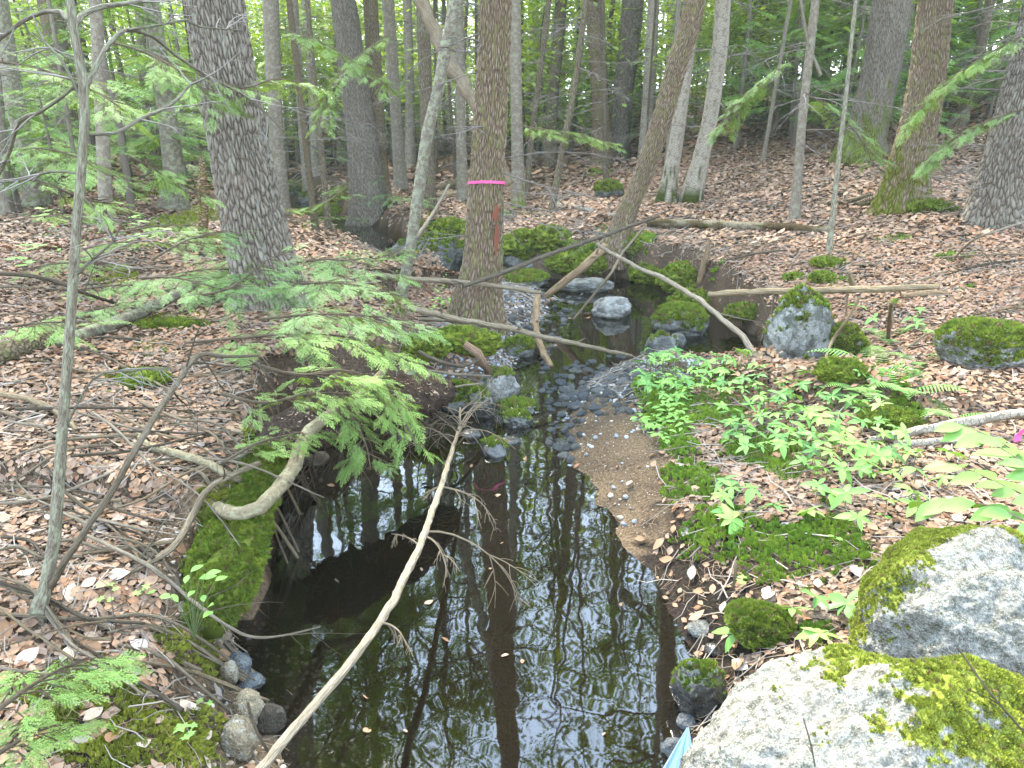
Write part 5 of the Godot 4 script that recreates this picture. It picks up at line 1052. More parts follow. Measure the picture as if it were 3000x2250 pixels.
	[1.634,-2.843,0.079,0.092,0,4.85],
	[1.534,-2.667,0.082,0.097,1,3.87],
	[1.671,-2.99,0.069,0.098,1,0.96],
	[1.43,-2.644,0.065,0.09,1,0.44],
	[1.52,-2.607,0.083,0.076,1,5.29],
	[1.834,-2.978,0.077,0.094,1,6.25],
	[1.725,-3.027,0.07,0.086,1,3.71],
	[2.699,-5.069,0.079,0.098,2,3.87],
	[2.526,-5.265,0.076,0.074,0,4.55],
	[2.628,-4.672,0.074,0.087,1,0.57],
	[2.812,-5.206,0.069,0.081,0,0.36],
	[2.733,-5.424,0.075,0.072,0,3.47],
	[2.688,-4.987,0.075,0.079,0,3.11],
	[2.519,-5.513,0.078,0.075,0,4.29]
]

const FERNS := [
	[2.02,-4.09,0.34,5,5.08],
	[2.0,-3.69,0.34,5,4.31],
	[1.82,-3.83,0.3,4,0.07],
	[2.53,-4.93,0.28,4,0.73],
	[2.28,-4.1,0.26,3,2.09],
	[2.78,-4.96,0.24,3,4.35],
	[-0.17,-10.93,0.3,4,3.34],
	[-0.23,-9.35,0.25,4,2.18],
	[-1.37,-10.56,0.25,4,4.17],
	[2.13,-3.47,0.24,3,4.77]
]

const HERBS := [
	[-1.22,-7.17,0.067,4.25],
	[-1.66,-7.48,0.057,5.27],
	[-1.52,-7.58,0.063,2.99],
	[-1.89,-8.33,0.104,2.95],
	[-1.06,-7.23,0.106,2.94],
	[-1.57,-7.03,0.088,3.02],
	[-1.67,-7.7,0.105,4.93],
	[-1.35,-5.79,0.088,5.25],
	[-1.74,-7.97,0.066,5.19],
	[-1.62,-7.01,0.103,1.32],
	[-1.23,-7.16,0.108,4.09],
	[-1.55,-7.57,0.104,5.0],
	[-1.8,-9.34,0.094,5.06],
	[-1.6,-7.84,0.089,2.37],
	[-1.63,-7.74,0.099,3.54],
	[-1.44,-7.08,0.056,2.63],
	[-0.99,-7.26,0.071,3.22],
	[-1.52,-8.07,0.054,0.18],
	[-1.51,-8.04,0.1,0.3],
	[-1.52,-7.69,0.084,0.14],
	[-1.6,-9.42,0.055,2.53],
	[-1.45,-7.93,0.053,1.21],
	[-1.49,-9.25,0.107,0.89],
	[-1.46,-7.07,0.056,1.05],
	[-1.02,-7.25,0.063,3.2],
	[-1.3,-7.33,0.055,3.84],
	[-1.46,-7.52,0.076,1.15],
	[-0.63,-7.32,0.1,1.3],
	[-0.45,-6.29,0.062,4.32],
	[-0.42,-6.66,0.093,2.6],
	[-0.75,-7.35,0.068,5.55],
	[-0.42,-6.68,0.093,3.92],
	[-0.64,-7.04,0.051,6.13],
	[-0.5,-6.72,0.09,2.87],
	[-0.53,-6.41,0.099,5.51],
	[-0.64,-7.38,0.074,2.25],
	[-0.5,-6.89,0.088,6.08],
	[-0.7,-7.18,0.082,0.03],
	[-0.7,-6.8,0.059,0.51],
	[-0.63,-6.61,0.104,0.79],
	[-0.43,-6.91,0.062,3.6],
	[-0.54,-6.32,0.085,6.06],
	[-0.55,-6.53,0.052,6.16],
	[-0.67,-7.36,0.089,1.25],
	[-0.57,-6.65,0.099,5.07],
	[-0.64,-6.22,0.105,5.34],
	[-0.54,-6.57,0.089,1.98],
	[-0.76,-7.35,0.073,1.53],
	[-0.67,-6.76,0.08,2.28],
	[0.9,-3.75,0.093,2.36],
	[0.85,-4.49,0.08,5.29],
	[0.88,-4.05,0.061,3.95],
	[0.77,-3.64,0.108,3.51],
	[0.83,-3.88,0.064,5.04],
	[1.0,-4.18,0.084,1.07],
	[0.75,-3.69,0.074,5.12],
	[1.04,-4.45,0.068,3.83],
	[0.94,-4.11,0.101,3.8],
	[0.91,-3.97,0.093,2.16],
	[1.06,-4.66,0.063,1.96],
	[0.88,-3.81,0.092,3.17],
	[0.98,-4.32,0.091,3.99],
	[0.99,-4.26,0.087,4.91],
	[0.75,-3.85,0.094,4.78],
	[0.74,-4.08,0.073,6.05],
	[0.75,-3.87,0.088,5.43],
	[0.69,-3.89,0.104,3.41],
	[0.97,-4.54,0.074,5.06],
	[0.94,-4.17,0.085,0.78],
	[0.99,-4.75,0.053,4.49],
	[0.95,-4.42,0.059,6.21],
	[0.82,-4.81,0.065,2.98],
	[0.83,-4.36,0.107,5.17],
	[0.73,-3.92,0.05,5.83],
	[0.85,-3.98,0.073,3.8],
	[1.01,-4.26,0.05,1.95],
	[0.81,-4.28,0.053,4.8],
	[1.02,-4.76,0.069,3.99],
	[0.87,-3.93,0.091,3.18],
	[0.98,-4.39,0.07,4.75],
	[0.97,-4.22,0.065,2.43],
	[1.0,-4.49,0.097,5.49],
	[1.02,-4.28,0.094,4.67],
	[0.92,-4.11,0.103,4.64],
	[1.02,-4.44,0.092,5.99],
	[0.88,-3.97,0.103,3.75],
	[0.84,-4.09,0.1,1.0],
	[0.84,-4.56,0.091,0.02],
	[0.99,-4.44,0.107,1.06],
	[0.86,-3.8,0.075,4.75],
	[0.88,-4.51,0.094,1.02],
	[0.84,-3.84,0.063,5.32],
	[0.74,-3.88,0.084,1.35],
	[1.76,-8.16,0.075,3.73],
	[1.78,-8.09,0.07,2.77],
	[1.72,-8.3,0.053,3.27],
	[1.74,-8.3,0.056,5.5],
	[-5.7,-9.85,0.107,2.56],
	[-5.9,-9.54,0.095,3.18],
	[-3.29,-7.87,0.064,3.89],
	[-5.16,-7.74,0.1,0.53],
	[-4.28,-8.6,0.074,0.22],
	[-4.87,-8.56,0.057,5.85],
	[-4.6,-9.3,0.078,1.6],
	[-3.21,-6.13,0.094,0.06],
	[-3.14,-6.6,0.068,0.58],
	[-6.08,-10.95,0.088,0.4],
	[-5.55,-9.36,0.065,3.48],
	[-6.8,-10.67,0.053,4.95],
	[-3.45,-6.6,0.109,1.45],
	[-4.43,-6.76,0.071,6.12],
	[-4.59,-8.96,0.059,2.66],
	[-3.36,-5.98,0.053,3.75],
	[-4.86,-8.34,0.089,4.83],
	[-4.77,-7.96,0.08,5.36],
	[-6.69,-10.23,0.054,2.18],
	[-5.42,-11.9,0.093,4.17],
	[-4.15,-9.23,0.106,4.66],
	[-4.39,-6.77,0.071,3.31],
	[-3.42,-6.11,0.097,4.24],
	[-5.33,-8.94,0.092,3.02],
	[-4.38,-9.72,0.079,2.06],
	[-3.31,-5.94,0.108,4.05],
	[-4.33,-6.43,0.095,2.33],
	[-4.35,-9.04,0.063,1.89],
	[-4.06,-8.52,0.06,5.68],
	[-6.43,-10.88,0.077,0.52],
	[-6.62,-10.7,0.101,4.2],
	[-4.57,-9.59,0.079,3.53],
	[-3.27,-5.9,0.077,5.02],
	[-4.29,-6.59,0.089,2.37],
	[-4.09,-6.46,0.083,4.0],
	[-7.06,-11.28,0.053,0.68],
	[-3.23,-5.92,0.076,1.66],
	[-3.75,-9.07,0.067,0.46],
	[-4.9,-8.9,0.072,4.34],
	[-5.11,-10.04,0.088,1.88],
	[-2.69,-6.48,0.056,0.73],
	[-5.95,-10.0,0.076,5.98],
	[-2.89,-6.43,0.104,1.55],
	[-3.52,-6.45,0.069,6.22],
	[-3.68,-6.6,0.059,3.33],
	[-4.98,-9.17,0.075,4.71],
	[-2.86,-6.57,0.095,4.63],
	[-3.01,-6.27,0.094,5.19],
	[-4.62,-9.73,0.106,4.81],
	[-4.93,-11.33,0.105,5.57],
	[-3.35,-7.91,0.101,3.09],
	[-5.07,-8.65,0.069,4.1],
	[-4.52,-9.18,0.091,4.11],
	[-5.69,-12.08,0.105,4.78],
	[-3.59,-6.15,0.089,2.89],
	[-4.72,-8.65,0.085,4.42],
	[-4.34,-9.53,0.093,0.31],
	[-4.83,-9.93,0.08,0.09],
	[-4.34,-9.1,0.095,5.88],
	[-2.86,-6.48,0.07,1.88]
]

const MAPLE_SEEDLINGS := [
	[-3.67,-5.91,0.13,0.16,5.11],
	[-6.32,-11.13,0.12,0.26,3.89],
	[-7.23,-13.05,0.11,0.16,2.15],
	[-4.93,-8.25,0.12,0.29,3.94],
	[-3.0,-6.23,0.1,0.29,3.5],
	[-2.97,-6.0,0.1,0.2,2.73],
	[-2.87,-6.09,0.09,0.21,5.33],
	[-2.89,-6.47,0.1,0.16,4.6],
	[-3.4,-5.34,0.11,0.2,5.27],
	[-5.27,-9.62,0.1,0.2,3.53],
	[-1.15,-2.06,0.03,0.06,4.15],
	[-1.14,-2.08,0.03,0.03,5.68],
	[-0.89,-2.02,0.03,0.06,1.98],
	[-0.84,-1.58,0.04,0.06,5.44],
	[-0.84,-1.62,0.03,0.05,1.7],
	[-0.88,-1.79,0.03,0.04,6.07],
	[-0.77,-1.87,0.035,0.06,1.23],
	[-0.74,-1.91,0.03,0.05,2.29],
	[-1.23,-2.0,0.03,0.05,6.26],
	[-1.23,-2.05,0.025,0.04,5.7],
	[1.42,-2.63,0.035,0.04,5.58],
	[1.2,-2.53,0.03,0.05,2.28],
	[0.82,-2.38,0.035,0.06,1.21],
	[1.32,-3.07,0.04,0.04,5.02]
]

const BEECH_TWIGS := [
	[[1.661,0.609,-2.15],[1.553,0.648,-2.2],[1.474,0.665,-2.3],[1.424,0.635,-2.4]],
	[[1.566,0.597,-2.0],[1.45,0.646,-2.05],[1.37,0.625,-2.15],[1.302,0.582,-2.2]],
	[[1.567,0.759,-2.1],[1.489,0.812,-2.15],[1.429,0.837,-2.2],[1.384,0.84,-2.25]],
	[[1.474,0.801,-1.95],[1.419,0.842,-2.0],[1.393,0.856,-2.05]]
]

const LEDGE_LEAVES := [
	[[-0.911,0.52,-1.855],[-0.881,0.52,-1.878],[-0.856,0.54,-1.87],[-0.937,0.5,-1.818],[-0.924,0.48,-1.826],[-0.886,0.5,-1.851],[-0.853,0.48,-1.826],[-0.825,0.46,-1.811],[-0.832,0.48,-1.804],[-0.896,0.55,-1.866],[-0.817,0.54,-1.836]]
]

const MOSS_PATCHES := [
	[0.81,-3.2,0.14,0.22,0.04],
	[0.84,-2.74,0.17,0.19,0.05],
	[1.03,-2.53,0.21,0.22,0.06],
	[1.25,-2.45,0.07,0.12,0.04],
	[1.2,-2.63,0.14,0.12,0.03],
	[1.12,-3.39,0.07,0.13,0.02],
	[0.88,-4.09,0.14,0.51,0.05],
	[0.86,-4.43,0.11,0.34,0.05],
	[0.85,-3.61,0.09,0.23,0.03],
	[1.12,-4.01,0.23,0.27,0.03],
	[1.25,-3.2,0.11,0.14,0.02],
	[1.32,-2.85,0.06,0.07,0.02],
	[1.26,-4.4,0.22,0.14,0.03],
	[1.22,-3.44,0.2,0.24,0.03],
	[0.97,-2.07,0.07,0.06,0.03],
	[1.96,-4.12,0.16,0.53,0.03],
	[1.9,-3.55,0.14,0.17,0.03],
	[-1.06,-2.55,0.09,0.13,0.04],
	[-1.06,-2.44,0.09,0.04,0.05],
	[-1.05,-2.24,0.06,0.07,0.03],
	[-1.01,-1.98,0.07,0.12,0.03],
	[-0.85,-1.67,0.05,0.17,0.03],
	[-0.91,-1.56,0.14,0.14,0.03],
	[-1.15,-1.7,0.18,0.12,0.03],
	[-1.15,-1.55,0.09,0.08,0.03],
	[-0.98,-1.47,0.1,0.07,0.03],
	[-0.94,-2.01,0.03,0.09,0.02],
	[-1.83,-3.59,0.14,0.19,0.02],
	[-2.26,-4.72,0.23,0.19,0.02],
	[-1.97,-4.02,0.13,0.17,0.02],
	[-2.9,-5.59,0.2,0.21,0.02],
	[-1.11,-3.1,0.06,0.08,0.03],
	[-2.12,-4.8,0.18,0.17,0.02],
	[-6.17,-16.19,0.38,4.04,0.02],
	[-4.11,-10.31,0.36,1.47,0.02],
	[-3.16,-8.21,0.24,1.24,0.02],
	[1.17,-9.24,0.22,0.16,0.02],
	[1.62,-15.26,0.26,1.09,0.02],
	[3.51,-6.13,0.15,0.15,0.02],
	[3.33,-6.8,0.16,0.14,0.02],
	[2.68,-6.2,0.11,0.07,0.02],
	[3.25,-5.43,0.08,0.06,0.02],
	[1.93,-7.36,0.18,0.04,0.03],
	[1.44,-8.81,0.21,0.22,0.03],
	[-3.77,-15.8,0.84,0.48,0.05],
	[-2.46,-13.64,0.72,0.14,0.05],
	[-1.4,-11.48,0.41,0.08,0.05],
	[-5.14,-18.08,0.53,0.62,0.04],
	[-0.57,-9.95,0.3,0.19,0.05],
	[0.75,-8.77,0.37,0.12,0.05],
	[1.19,-8.83,0.37,0.04,0.05]
]

const STONES := [
	[0.235,-7.317,0.0281,1,4,2.41],
	[0.51,-7.17,0.0429,0,7,5.96],
	[0.182,-7.193,0.0385,0,0,2.72],
	[0.141,-6.578,0.0183,2,2,3.49],
	[-0.056,-7.224,0.0271,0,0,1.67],
	[0.111,-7.41,0.0323,0,4,2.51],
	[0.014,-7.256,0.0203,2,3,0.14],
	[0.034,-6.726,0.036,1,0,5.53],
	[0.469,-7.516,0.0161,0,1,6.2],
	[0.459,-6.678,0.0328,0,6,3.78],
	[0.007,-6.183,0.022,2,6,4.95],
	[-0.004,-6.432,0.041,0,4,2.37],
	[0.466,-6.802,0.0408,1,7,4.6],
	[0.099,-7.19,0.0152,0,1,6.2],
	[0.353,-6.949,0.0242,2,1,5.17],
	[0.267,-6.698,0.027,2,5,5.61],
	[0.663,-8.261,0.0429,0,2,2.58],
	[-0.033,-6.391,0.0304,2,4,1.78],
	[0.131,-6.96,0.0187,1,6,1.9],
	[0.553,-7.035,0.0245,2,3,3.04],
	[0.697,-7.77,0.0242,2,0,3.83],
	[0.335,-6.75,0.0332,2,5,5.77],
	[0.394,-7.269,0.0147,2,2,0.17],
	[0.407,-7.362,0.0294,0,3,2.42],
	[0.072,-6.699,0.0377,2,1,3.57],
	[0.632,-7.487,0.0285,2,1,3.42],
	[0.683,-7.715,0.0337,0,1,0.45],
	[0.245,-7.423,0.0261,0,1,5.29],
	[0.162,-6.418,0.0318,0,0,5.67],
	[0.056,-6.296,0.0313,2,7,4.14],
	[0.454,-7.06,0.0385,0,3,5.04],
	[-0.048,-6.935,0.0233,1,4,1.78],
	[0.131,-6.737,0.0272,0,5,4.07],
	[0.102,-6.328,0.037,2,6,4.11],
	[-0.04,-7.056,0.024,0,7,2.64],
	[-0.001,-6.549,0.0534,0,1,3.98],
	[0.309,-7.638,0.0521,0,0,0.55],
	[0.498,-7.619,0.0412,0,2,3.88],
	[0.229,-7.012,0.0357,0,2,4.32],
	[0.16,-7.248,0.0384,1,7,3.09],
	[-0.0,-6.6,0.0267,0,1,5.04],
	[0.13,-6.508,0.0504,0,2,6.18],
	[0.045,-6.874,0.0181,0,1,3.49],
	[0.761,-8.06,0.0331,0,2,4.5],
	[0.12,-7.152,0.027,1,6,3.12],
	[0.258,-6.492,0.0421,1,2,5.9],
	[-0.052,-7.136,0.029,0,7,5.13],
	[0.721,-7.887,0.021,1,4,1.64],
	[0.4,-7.167,0.0184,2,2,2.55],
	[0.029,-6.208,0.0178,0,3,2.56],
	[0.24,-7.075,0.0358,1,2,5.31],
	[0.554,-7.209,0.0491,2,0,3.4],
	[0.302,-7.181,0.0478,2,2,2.81],
	[0.581,-7.753,0.0359,0,3,0.93],
	[0.486,-8.351,0.0272,1,4,2.03],
	[0.735,-7.94,0.0188,0,1,4.44],
	[0.479,-6.93,0.0456,2,6,0.31],
	[0.079,-7.105,0.031,2,2,0.99],
	[0.809,-8.295,0.0174,0,4,5.84],
	[0.122,-6.413,0.0327,0,7,5.91],
	[0.291,-7.408,0.021,0,6,2.98],
	[0.367,-6.484,0.0289,1,0,3.99],
	[-0.056,-6.294,0.0393,0,4,4.76],
	[0.073,-6.792,0.045,0,7,1.23],
	[0.047,-6.538,0.0229,1,4,4.27],
	[0.638,-7.451,0.0273,0,3,4.55],
	[0.174,-6.317,0.0305,0,2,5.25],
	[0.588,-7.527,0.0445,1,3,2.29],
	[0.768,-8.17,0.0303,1,0,5.81],
	[0.49,-6.848,0.0363,2,0,3.74],
	[0.658,-8.198,0.0551,0,1,4.09],
	[0.076,-6.583,0.0298,2,7,2.8],
	[0.607,-8.294,0.0237,1,1,0.0],
	[-0.007,-7.343,0.0348,2,5,3.67],
	[0.105,-7.048,0.0339,2,6,6.21],
	[0.391,-4.853,0.0257,1,1,3.19],
	[0.362,-4.909,0.046,1,7,5.97],
	[0.323,-5.112,0.0301,0,1,4.41],
	[0.559,-5.363,0.0452,2,2,2.84],
	[0.484,-5.071,0.0368,1,4,4.2],
	[0.679,-4.675,0.0274,0,3,4.97],
	[0.795,-4.289,0.0367,1,2,1.9],
	[0.515,-5.452,0.0363,0,0,0.19],
	[0.4,-4.8,0.0488,0,2,3.9],
	[0.459,-4.77,0.025,2,7,2.06],
	[0.531,-4.645,0.0251,1,7,1.38],
	[0.605,-4.651,0.027,0,0,3.68],
	[0.672,-5.049,0.0481,1,1,1.03],
	[0.56,-4.602,0.0213,1,7,5.66],
	[0.719,-4.713,0.0461,1,7,3.54],
	[0.649,-4.438,0.0269,0,0,4.13],
	[0.263,-5.486,0.0318,0,3,3.22],
	[0.866,-4.813,0.0362,1,6,2.27],
	[0.289,-4.998,0.0188,2,4,2.13],
	[0.345,-5.074,0.0406,0,7,2.35],
	[0.279,-5.746,0.0318,1,0,2.18],
	[0.523,-5.164,0.0349,2,4,1.16],
	[0.269,-5.836,0.0376,0,0,5.78],
	[0.545,-4.776,0.0469,2,1,2.12],
	[0.398,-5.393,0.0333,2,5,4.8],
	[0.65,-5.223,0.04,1,3,4.13],
	[0.635,-5.327,0.0251,2,0,1.22],
	[0.475,-4.984,0.0207,0,2,4.73],
	[0.634,-4.511,0.0393,2,1,4.87],
	[0.773,-4.433,0.0243,1,5,2.05],
	[0.477,-5.403,0.0387,0,2,4.04],
	[0.562,-5.508,0.0209,0,6,4.87],
	[0.499,-4.849,0.0256,1,6,1.23],
	[0.887,-5.169,0.0443,0,0,0.57],
	[0.334,-6.276,0.0503,0,5,3.98],
	[0.333,-6.118,0.0257,2,2,0.65],
	[0.818,-4.899,0.026,2,4,5.99],
	[0.559,-4.709,0.0531,1,7,2.44],
	[0.842,-5.061,0.0297,2,2,0.43],
	[0.737,-5.062,0.0453,1,0,0.03],
	[0.315,-5.225,0.036,2,2,1.86],
	[0.289,-5.878,0.0264,2,6,2.82],
	[0.604,-5.285,0.0331,0,5,1.8],
	[0.464,-4.703,0.0555,2,7,1.79],
	[0.226,-5.021,0.0242,0,4,5.61],
	[0.373,-6.23,0.0449,1,0,3.09],
	[0.841,-4.527,0.0213,0,5,2.3],
	[0.547,-5.235,0.0155,2,2,1.97],
	[0.676,-4.593,0.0412,1,3,0.62],
	[0.833,-5.211,0.0315,1,3,3.02],
	[0.816,-4.476,0.0254,2,4,4.56],
	[0.604,-4.596,0.0468,0,6,4.81],
	[0.277,-6.23,0.0269,1,1,0.32],
	[0.406,-4.724,0.032,0,3,1.03],
	[0.348,-5.253,0.0258,0,3,1.0],
	[0.838,-4.745,0.0612,1,7,6.2],
	[0.399,-4.964,0.044,1,1,4.21],
	[0.788,-4.36,0.0399,1,5,5.88],
	[0.79,-4.685,0.0216,2,0,6.02],
	[0.504,-4.605,0.0258,0,3,5.98],
	[0.677,-4.796,0.0208,0,2,4.14],
	[0.558,-4.504,0.0233,1,5,0.08],
	[0.78,-4.575,0.0297,1,4,1.39],
	[0.682,-5.341,0.0535,2,0,3.49],
	[0.337,-4.971,0.0241,1,0,5.27],
	[0.74,-4.576,0.0323,2,5,0.69],
	[0.668,-4.853,0.0545,0,2,1.86],
	[0.544,-5.092,0.0254,1,1,2.52],
	[0.283,-6.172,0.0306,1,2,5.57],
	[0.28,-4.947,0.0348,0,1,1.58],
	[0.233,-5.531,0.0331,2,4,4.07],
	[0.782,-4.942,0.0466,0,4,4.99],
	[0.424,-5.205,0.0461,1,2,4.97],
	[0.879,-4.863,0.031,1,2,1.17],
	[0.724,-4.377,0.0346,1,3,1.74],
	[0.748,-4.626,0.0225,1,2,0.92],
	[0.203,-4.916,0.0369,1,2,4.59],
	[0.246,-5.07,0.0251,1,5,0.86],
	[0.786,-5.251,0.0285,0,3,1.18],
	[0.343,-4.769,0.0389,1,4,5.63],
	[0.576,-4.815,0.0265,1,0,1.72],
	[0.484,-5.544,0.0293,0,4,4.93],
	[0.372,-5.21,0.0343,0,5,2.39],
	[0.755,-4.479,0.0192,0,4,2.03],
	[0.8,-4.828,0.0295,1,2,2.22],
	[0.615,-5.116,0.0495,1,3,5.86],
	[0.481,-4.925,0.0396,0,7,1.41],
	[0.657,-5.416,0.0367,1,7,3.81],
	[0.781,-4.735,0.0193,1,7,3.65],
	[0.702,-4.485,0.0395,2,1,0.81],
	[0.556,-5.196,0.0266,2,7,3.39],
	[0.802,-5.094,0.0427,1,2,1.99],
	[0.441,-5.348,0.0368,1,3,2.47],
	[0.73,-4.528,0.0352,0,3,2.29],
	[0.61,-5.565,0.0482,0,1,3.96],
	[0.352,-4.832,0.0401,0,1,0.15],
	[0.223,-4.96,0.0296,0,5,0.27],
	[0.744,-4.98,0.0228,1,4,4.48],
	[0.46,-5.459,0.0343,1,6,5.84],
	[0.636,-4.471,0.025,0,6,1.09],
	[0.618,-4.83,0.0255,1,7,4.11],
	[0.736,-5.232,0.0177,1,2,4.88],
	[0.228,-5.654,0.0222,1,4,3.63],
	[0.57,-4.946,0.0202,0,0,0.96],
	[0.252,-4.886,0.0306,0,0,3.67],
	[0.398,-5.031,0.0246,1,7,5.8],
	[0.636,-5.169,0.0415,1,6,3.73],
	[0.756,-4.751,0.023,0,6,6.12],
	[0.746,-5.704,0.0265,0,1,1.42],
	[0.879,-5.125,0.0233,1,2,2.19],
	[0.311,-5.978,0.0401,1,0,6.11],
	[0.626,-4.931,0.035,0,6,4.37],
	[0.638,-4.78,0.0277,1,5,1.18],
	[0.687,-4.918,0.0329,2,1,3.03],
	[0.63,-4.983,0.0288,1,4,5.24],
	[0.733,-5.191,0.0378,2,2,3.48],
	[0.484,-5.323,0.032,1,2,4.45],
	[0.467,-4.822,0.0303,1,6,1.33],
	[0.943,-5.16,0.0276,1,7,4.18],
	[0.604,-4.454,0.0214,0,3,5.6],
	[0.743,-4.793,0.0463,2,3,5.22],
	[0.607,-5.03,0.0291,2,2,5.73],
	[0.9,-5.044,0.03,0,5,3.62],
	[0.636,-4.71,0.0333,2,1,1.68],
	[0.534,-5.03,0.0292,0,6,1.5],
	[0.741,-4.877,0.0469,0,2,2.55],
	[0.86,-4.654,0.0508,1,1,4.6],
	[0.926,-5.023,0.0214,1,6,2.1],
	[0.695,-4.333,0.0247,2,1,1.52],
	[0.707,-4.647,0.0349,2,0,0.31],
	[0.591,-4.764,0.0247,0,2,0.49],
	[0.22,-5.298,0.0276,1,2,3.4],
	[0.393,-5.24,0.0156,1,6,0.57],
	[0.237,-5.401,0.0435,0,0,6.09],
	[0.84,-5.694,0.0452,0,2,5.94],
	[0.412,-4.891,0.0308,1,4,5.05],
	[0.283,-3.852,0.0353,1,7,3.07],
	[0.349,-4.41,0.0237,0,3,3.71],
	[0.433,-4.658,0.0241,0,5,3.42],
	[0.353,-4.023,0.0179,0,3,1.35],
	[0.249,-4.178,0.0195,2,5,4.22],
	[0.384,-4.333,0.0238,2,1,6.11],
	[0.209,-4.033,0.0306,1,6,5.22],
	[0.236,-4.315,0.025,2,1,2.13],
	[0.248,-4.72,0.034,2,7,1.73],
	[0.275,-4.275,0.0248,2,3,2.25],
	[0.346,-4.655,0.0376,2,3,0.53],
	[0.228,-4.676,0.0188,0,6,6.0],
	[0.344,-4.272,0.0395,0,3,0.21],
	[0.425,-4.401,0.0378,0,1,3.9],
	[0.266,-4.352,0.0211,1,1,1.3],
	[0.311,-4.205,0.032,0,6,1.27],
	[0.27,-4.064,0.0302,2,2,5.31],
	[0.288,-4.647,0.0302,0,3,2.7],
	[0.348,-3.962,0.0227,0,4,4.1],
	[0.234,-4.228,0.037,0,1,4.2],
	[0.355,-3.914,0.0323,1,7,0.54],
	[0.337,-4.127,0.0309,2,2,5.13],
	[0.318,-3.789,0.032,0,5,4.47],
	[0.307,-4.463,0.0314,0,7,3.45],
	[0.264,-3.968,0.0516,2,1,5.09],
	[0.284,-4.4,0.016,1,5,1.87],
	[0.398,-4.596,0.055,0,3,2.34],
	[0.413,-4.262,0.0312,0,7,5.43],
	[0.234,-4.6,0.0281,0,6,5.45],
	[0.337,-4.071,0.0309,0,3,3.86],
	[0.282,-4.014,0.025,1,6,4.72],
	[0.319,-4.731,0.0266,2,0,5.86],
	[0.394,-4.226,0.0167,1,0,5.59],
	[0.397,-4.09,0.03,2,3,5.07],
	[0.214,-4.094,0.0221,0,3,3.26],
	[0.306,-4.109,0.0197,2,2,3.9],
	[0.426,-4.849,0.0258,1,7,3.37],
	[0.315,-3.94,0.0357,2,7,4.14],
	[0.251,-4.559,0.0381,2,1,5.93],
	[0.623,-4.24,0.0211,1,3,2.55],
	[0.553,-4.996,0.024,0,3,2.18],
	[0.506,-4.51,0.0272,1,0,1.86],
	[0.652,-4.219,0.0338,1,1,1.58],
	[0.66,-4.288,0.0255,3,7,4.83],
	[0.52,-4.279,0.0367,0,1,3.17],
	[0.506,-4.391,0.0481,0,0,6.0],
	[0.465,-4.487,0.0318,3,2,5.92],
	[0.743,-4.272,0.0288,1,0,0.2],
	[0.563,-4.371,0.0211,1,5,3.1],
	[0.584,-4.878,0.0197,0,1,3.56],
	[0.746,-4.337,0.028,3,7,5.7],
	[0.679,-4.162,0.0368,0,0,4.74],
	[0.624,-4.309,0.0312,0,2,4.15],
	[0.714,-4.099,0.0227,0,6,4.06],
	[0.61,-4.192,0.0218,0,6,3.08],
	[0.53,-4.855,0.0164,1,7,3.08],
	[0.512,-4.804,0.0227,0,0,2.54],
	[0.555,-4.248,0.0206,3,3,0.7],
	[0.472,-4.602,0.0188,1,3,1.44],
	[0.569,-4.449,0.0264,3,2,0.16],
	[0.481,-4.874,0.0232,0,4,1.01],
	[-0.813,-1.589,0.0081,3,1,1.9],
	[-0.898,-2.164,0.0103,3,2,4.7],
	[-0.796,-1.694,0.0152,4,5,1.86],
	[-0.811,-1.825,0.0114,4,1,1.66],
	[-0.752,-1.741,0.0185,1,3,1.62],
	[-0.915,-1.896,0.0138,4,0,2.84],
	[-0.754,-1.681,0.0248,4,7,2.73],
	[-0.802,-1.81,0.0085,4,2,0.78],
	[-0.915,-2.192,0.0187,1,6,4.19],
	[-0.807,-1.6,0.0093,4,1,1.32],
	[-0.806,-1.639,0.0104,3,7,3.87],
	[-0.792,-1.773,0.022,3,6,1.71],
	[-0.775,-1.742,0.0174,3,1,2.21],
	[-0.892,-2.14,0.01,4,0,4.65],
	[-0.915,-2.128,0.0094,1,5,1.18],
	[-0.821,-1.776,0.0178,4,0,0.3],
	[-0.882,-1.911,0.0152,4,5,5.54],
	[-0.833,-1.692,0.0074,4,4,4.7],
	[-0.973,-2.003,0.0124,3,7,3.67],
	[-0.775,-1.608,0.0203,4,0,5.6],
	[-0.805,-1.851,0.0206,1,4,5.71],
	[-0.887,-2.007,0.0122,4,0,0.94],
	[-0.827,-1.707,0.0106,4,0,0.22],
	[-0.924,-1.937,0.0088,1,4,2.97],
	[-0.872,-2.081,0.0248,1,1,3.58],
	[-0.842,-1.932,0.0175,4,0,4.9],
	[-0.837,-1.858,0.0149,1,4,4.76],
	[-0.963,-2.19,0.0133,1,7,2.35],
	[-0.83,-1.846,0.0079,4,6,4.65],
	[-0.86,-2.031,0.0157,4,0,4.99],
	[-0.95,-1.96,0.0066,1,5,5.07],
	[-0.825,-1.652,0.0218,4,1,1.92],
	[-0.824,-1.957,0.0116,3,7,5.53],
	[-0.9,-1.926,0.0208,1,5,3.5],
	[-0.971,-2.037,0.0214,4,3,0.27],
	[-0.809,-1.733,0.0092,4,3,1.5],
	[-0.825,-1.627,0.0098,4,0,6.13],
	[-0.742,-1.715,0.016,3,2,2.49],
	[-0.841,-1.737,0.0191,4,1,3.92],
	[-0.989,-2.049,0.0098,1,0,2.01],
	[-0.941,-2.037,0.0174,4,7,4.85],
	[-0.84,-1.876,0.0089,3,1,3.76],
	[-0.848,-1.966,0.0228,4,3,5.11],
	[-0.878,-1.884,0.0147,3,7,1.96],
	[-0.932,-2.296,0.0115,1,3,4.03],
	[1.14,-2.77,0.0105,1,7,6.26],
	[0.778,-2.729,0.022,3,6,4.28],
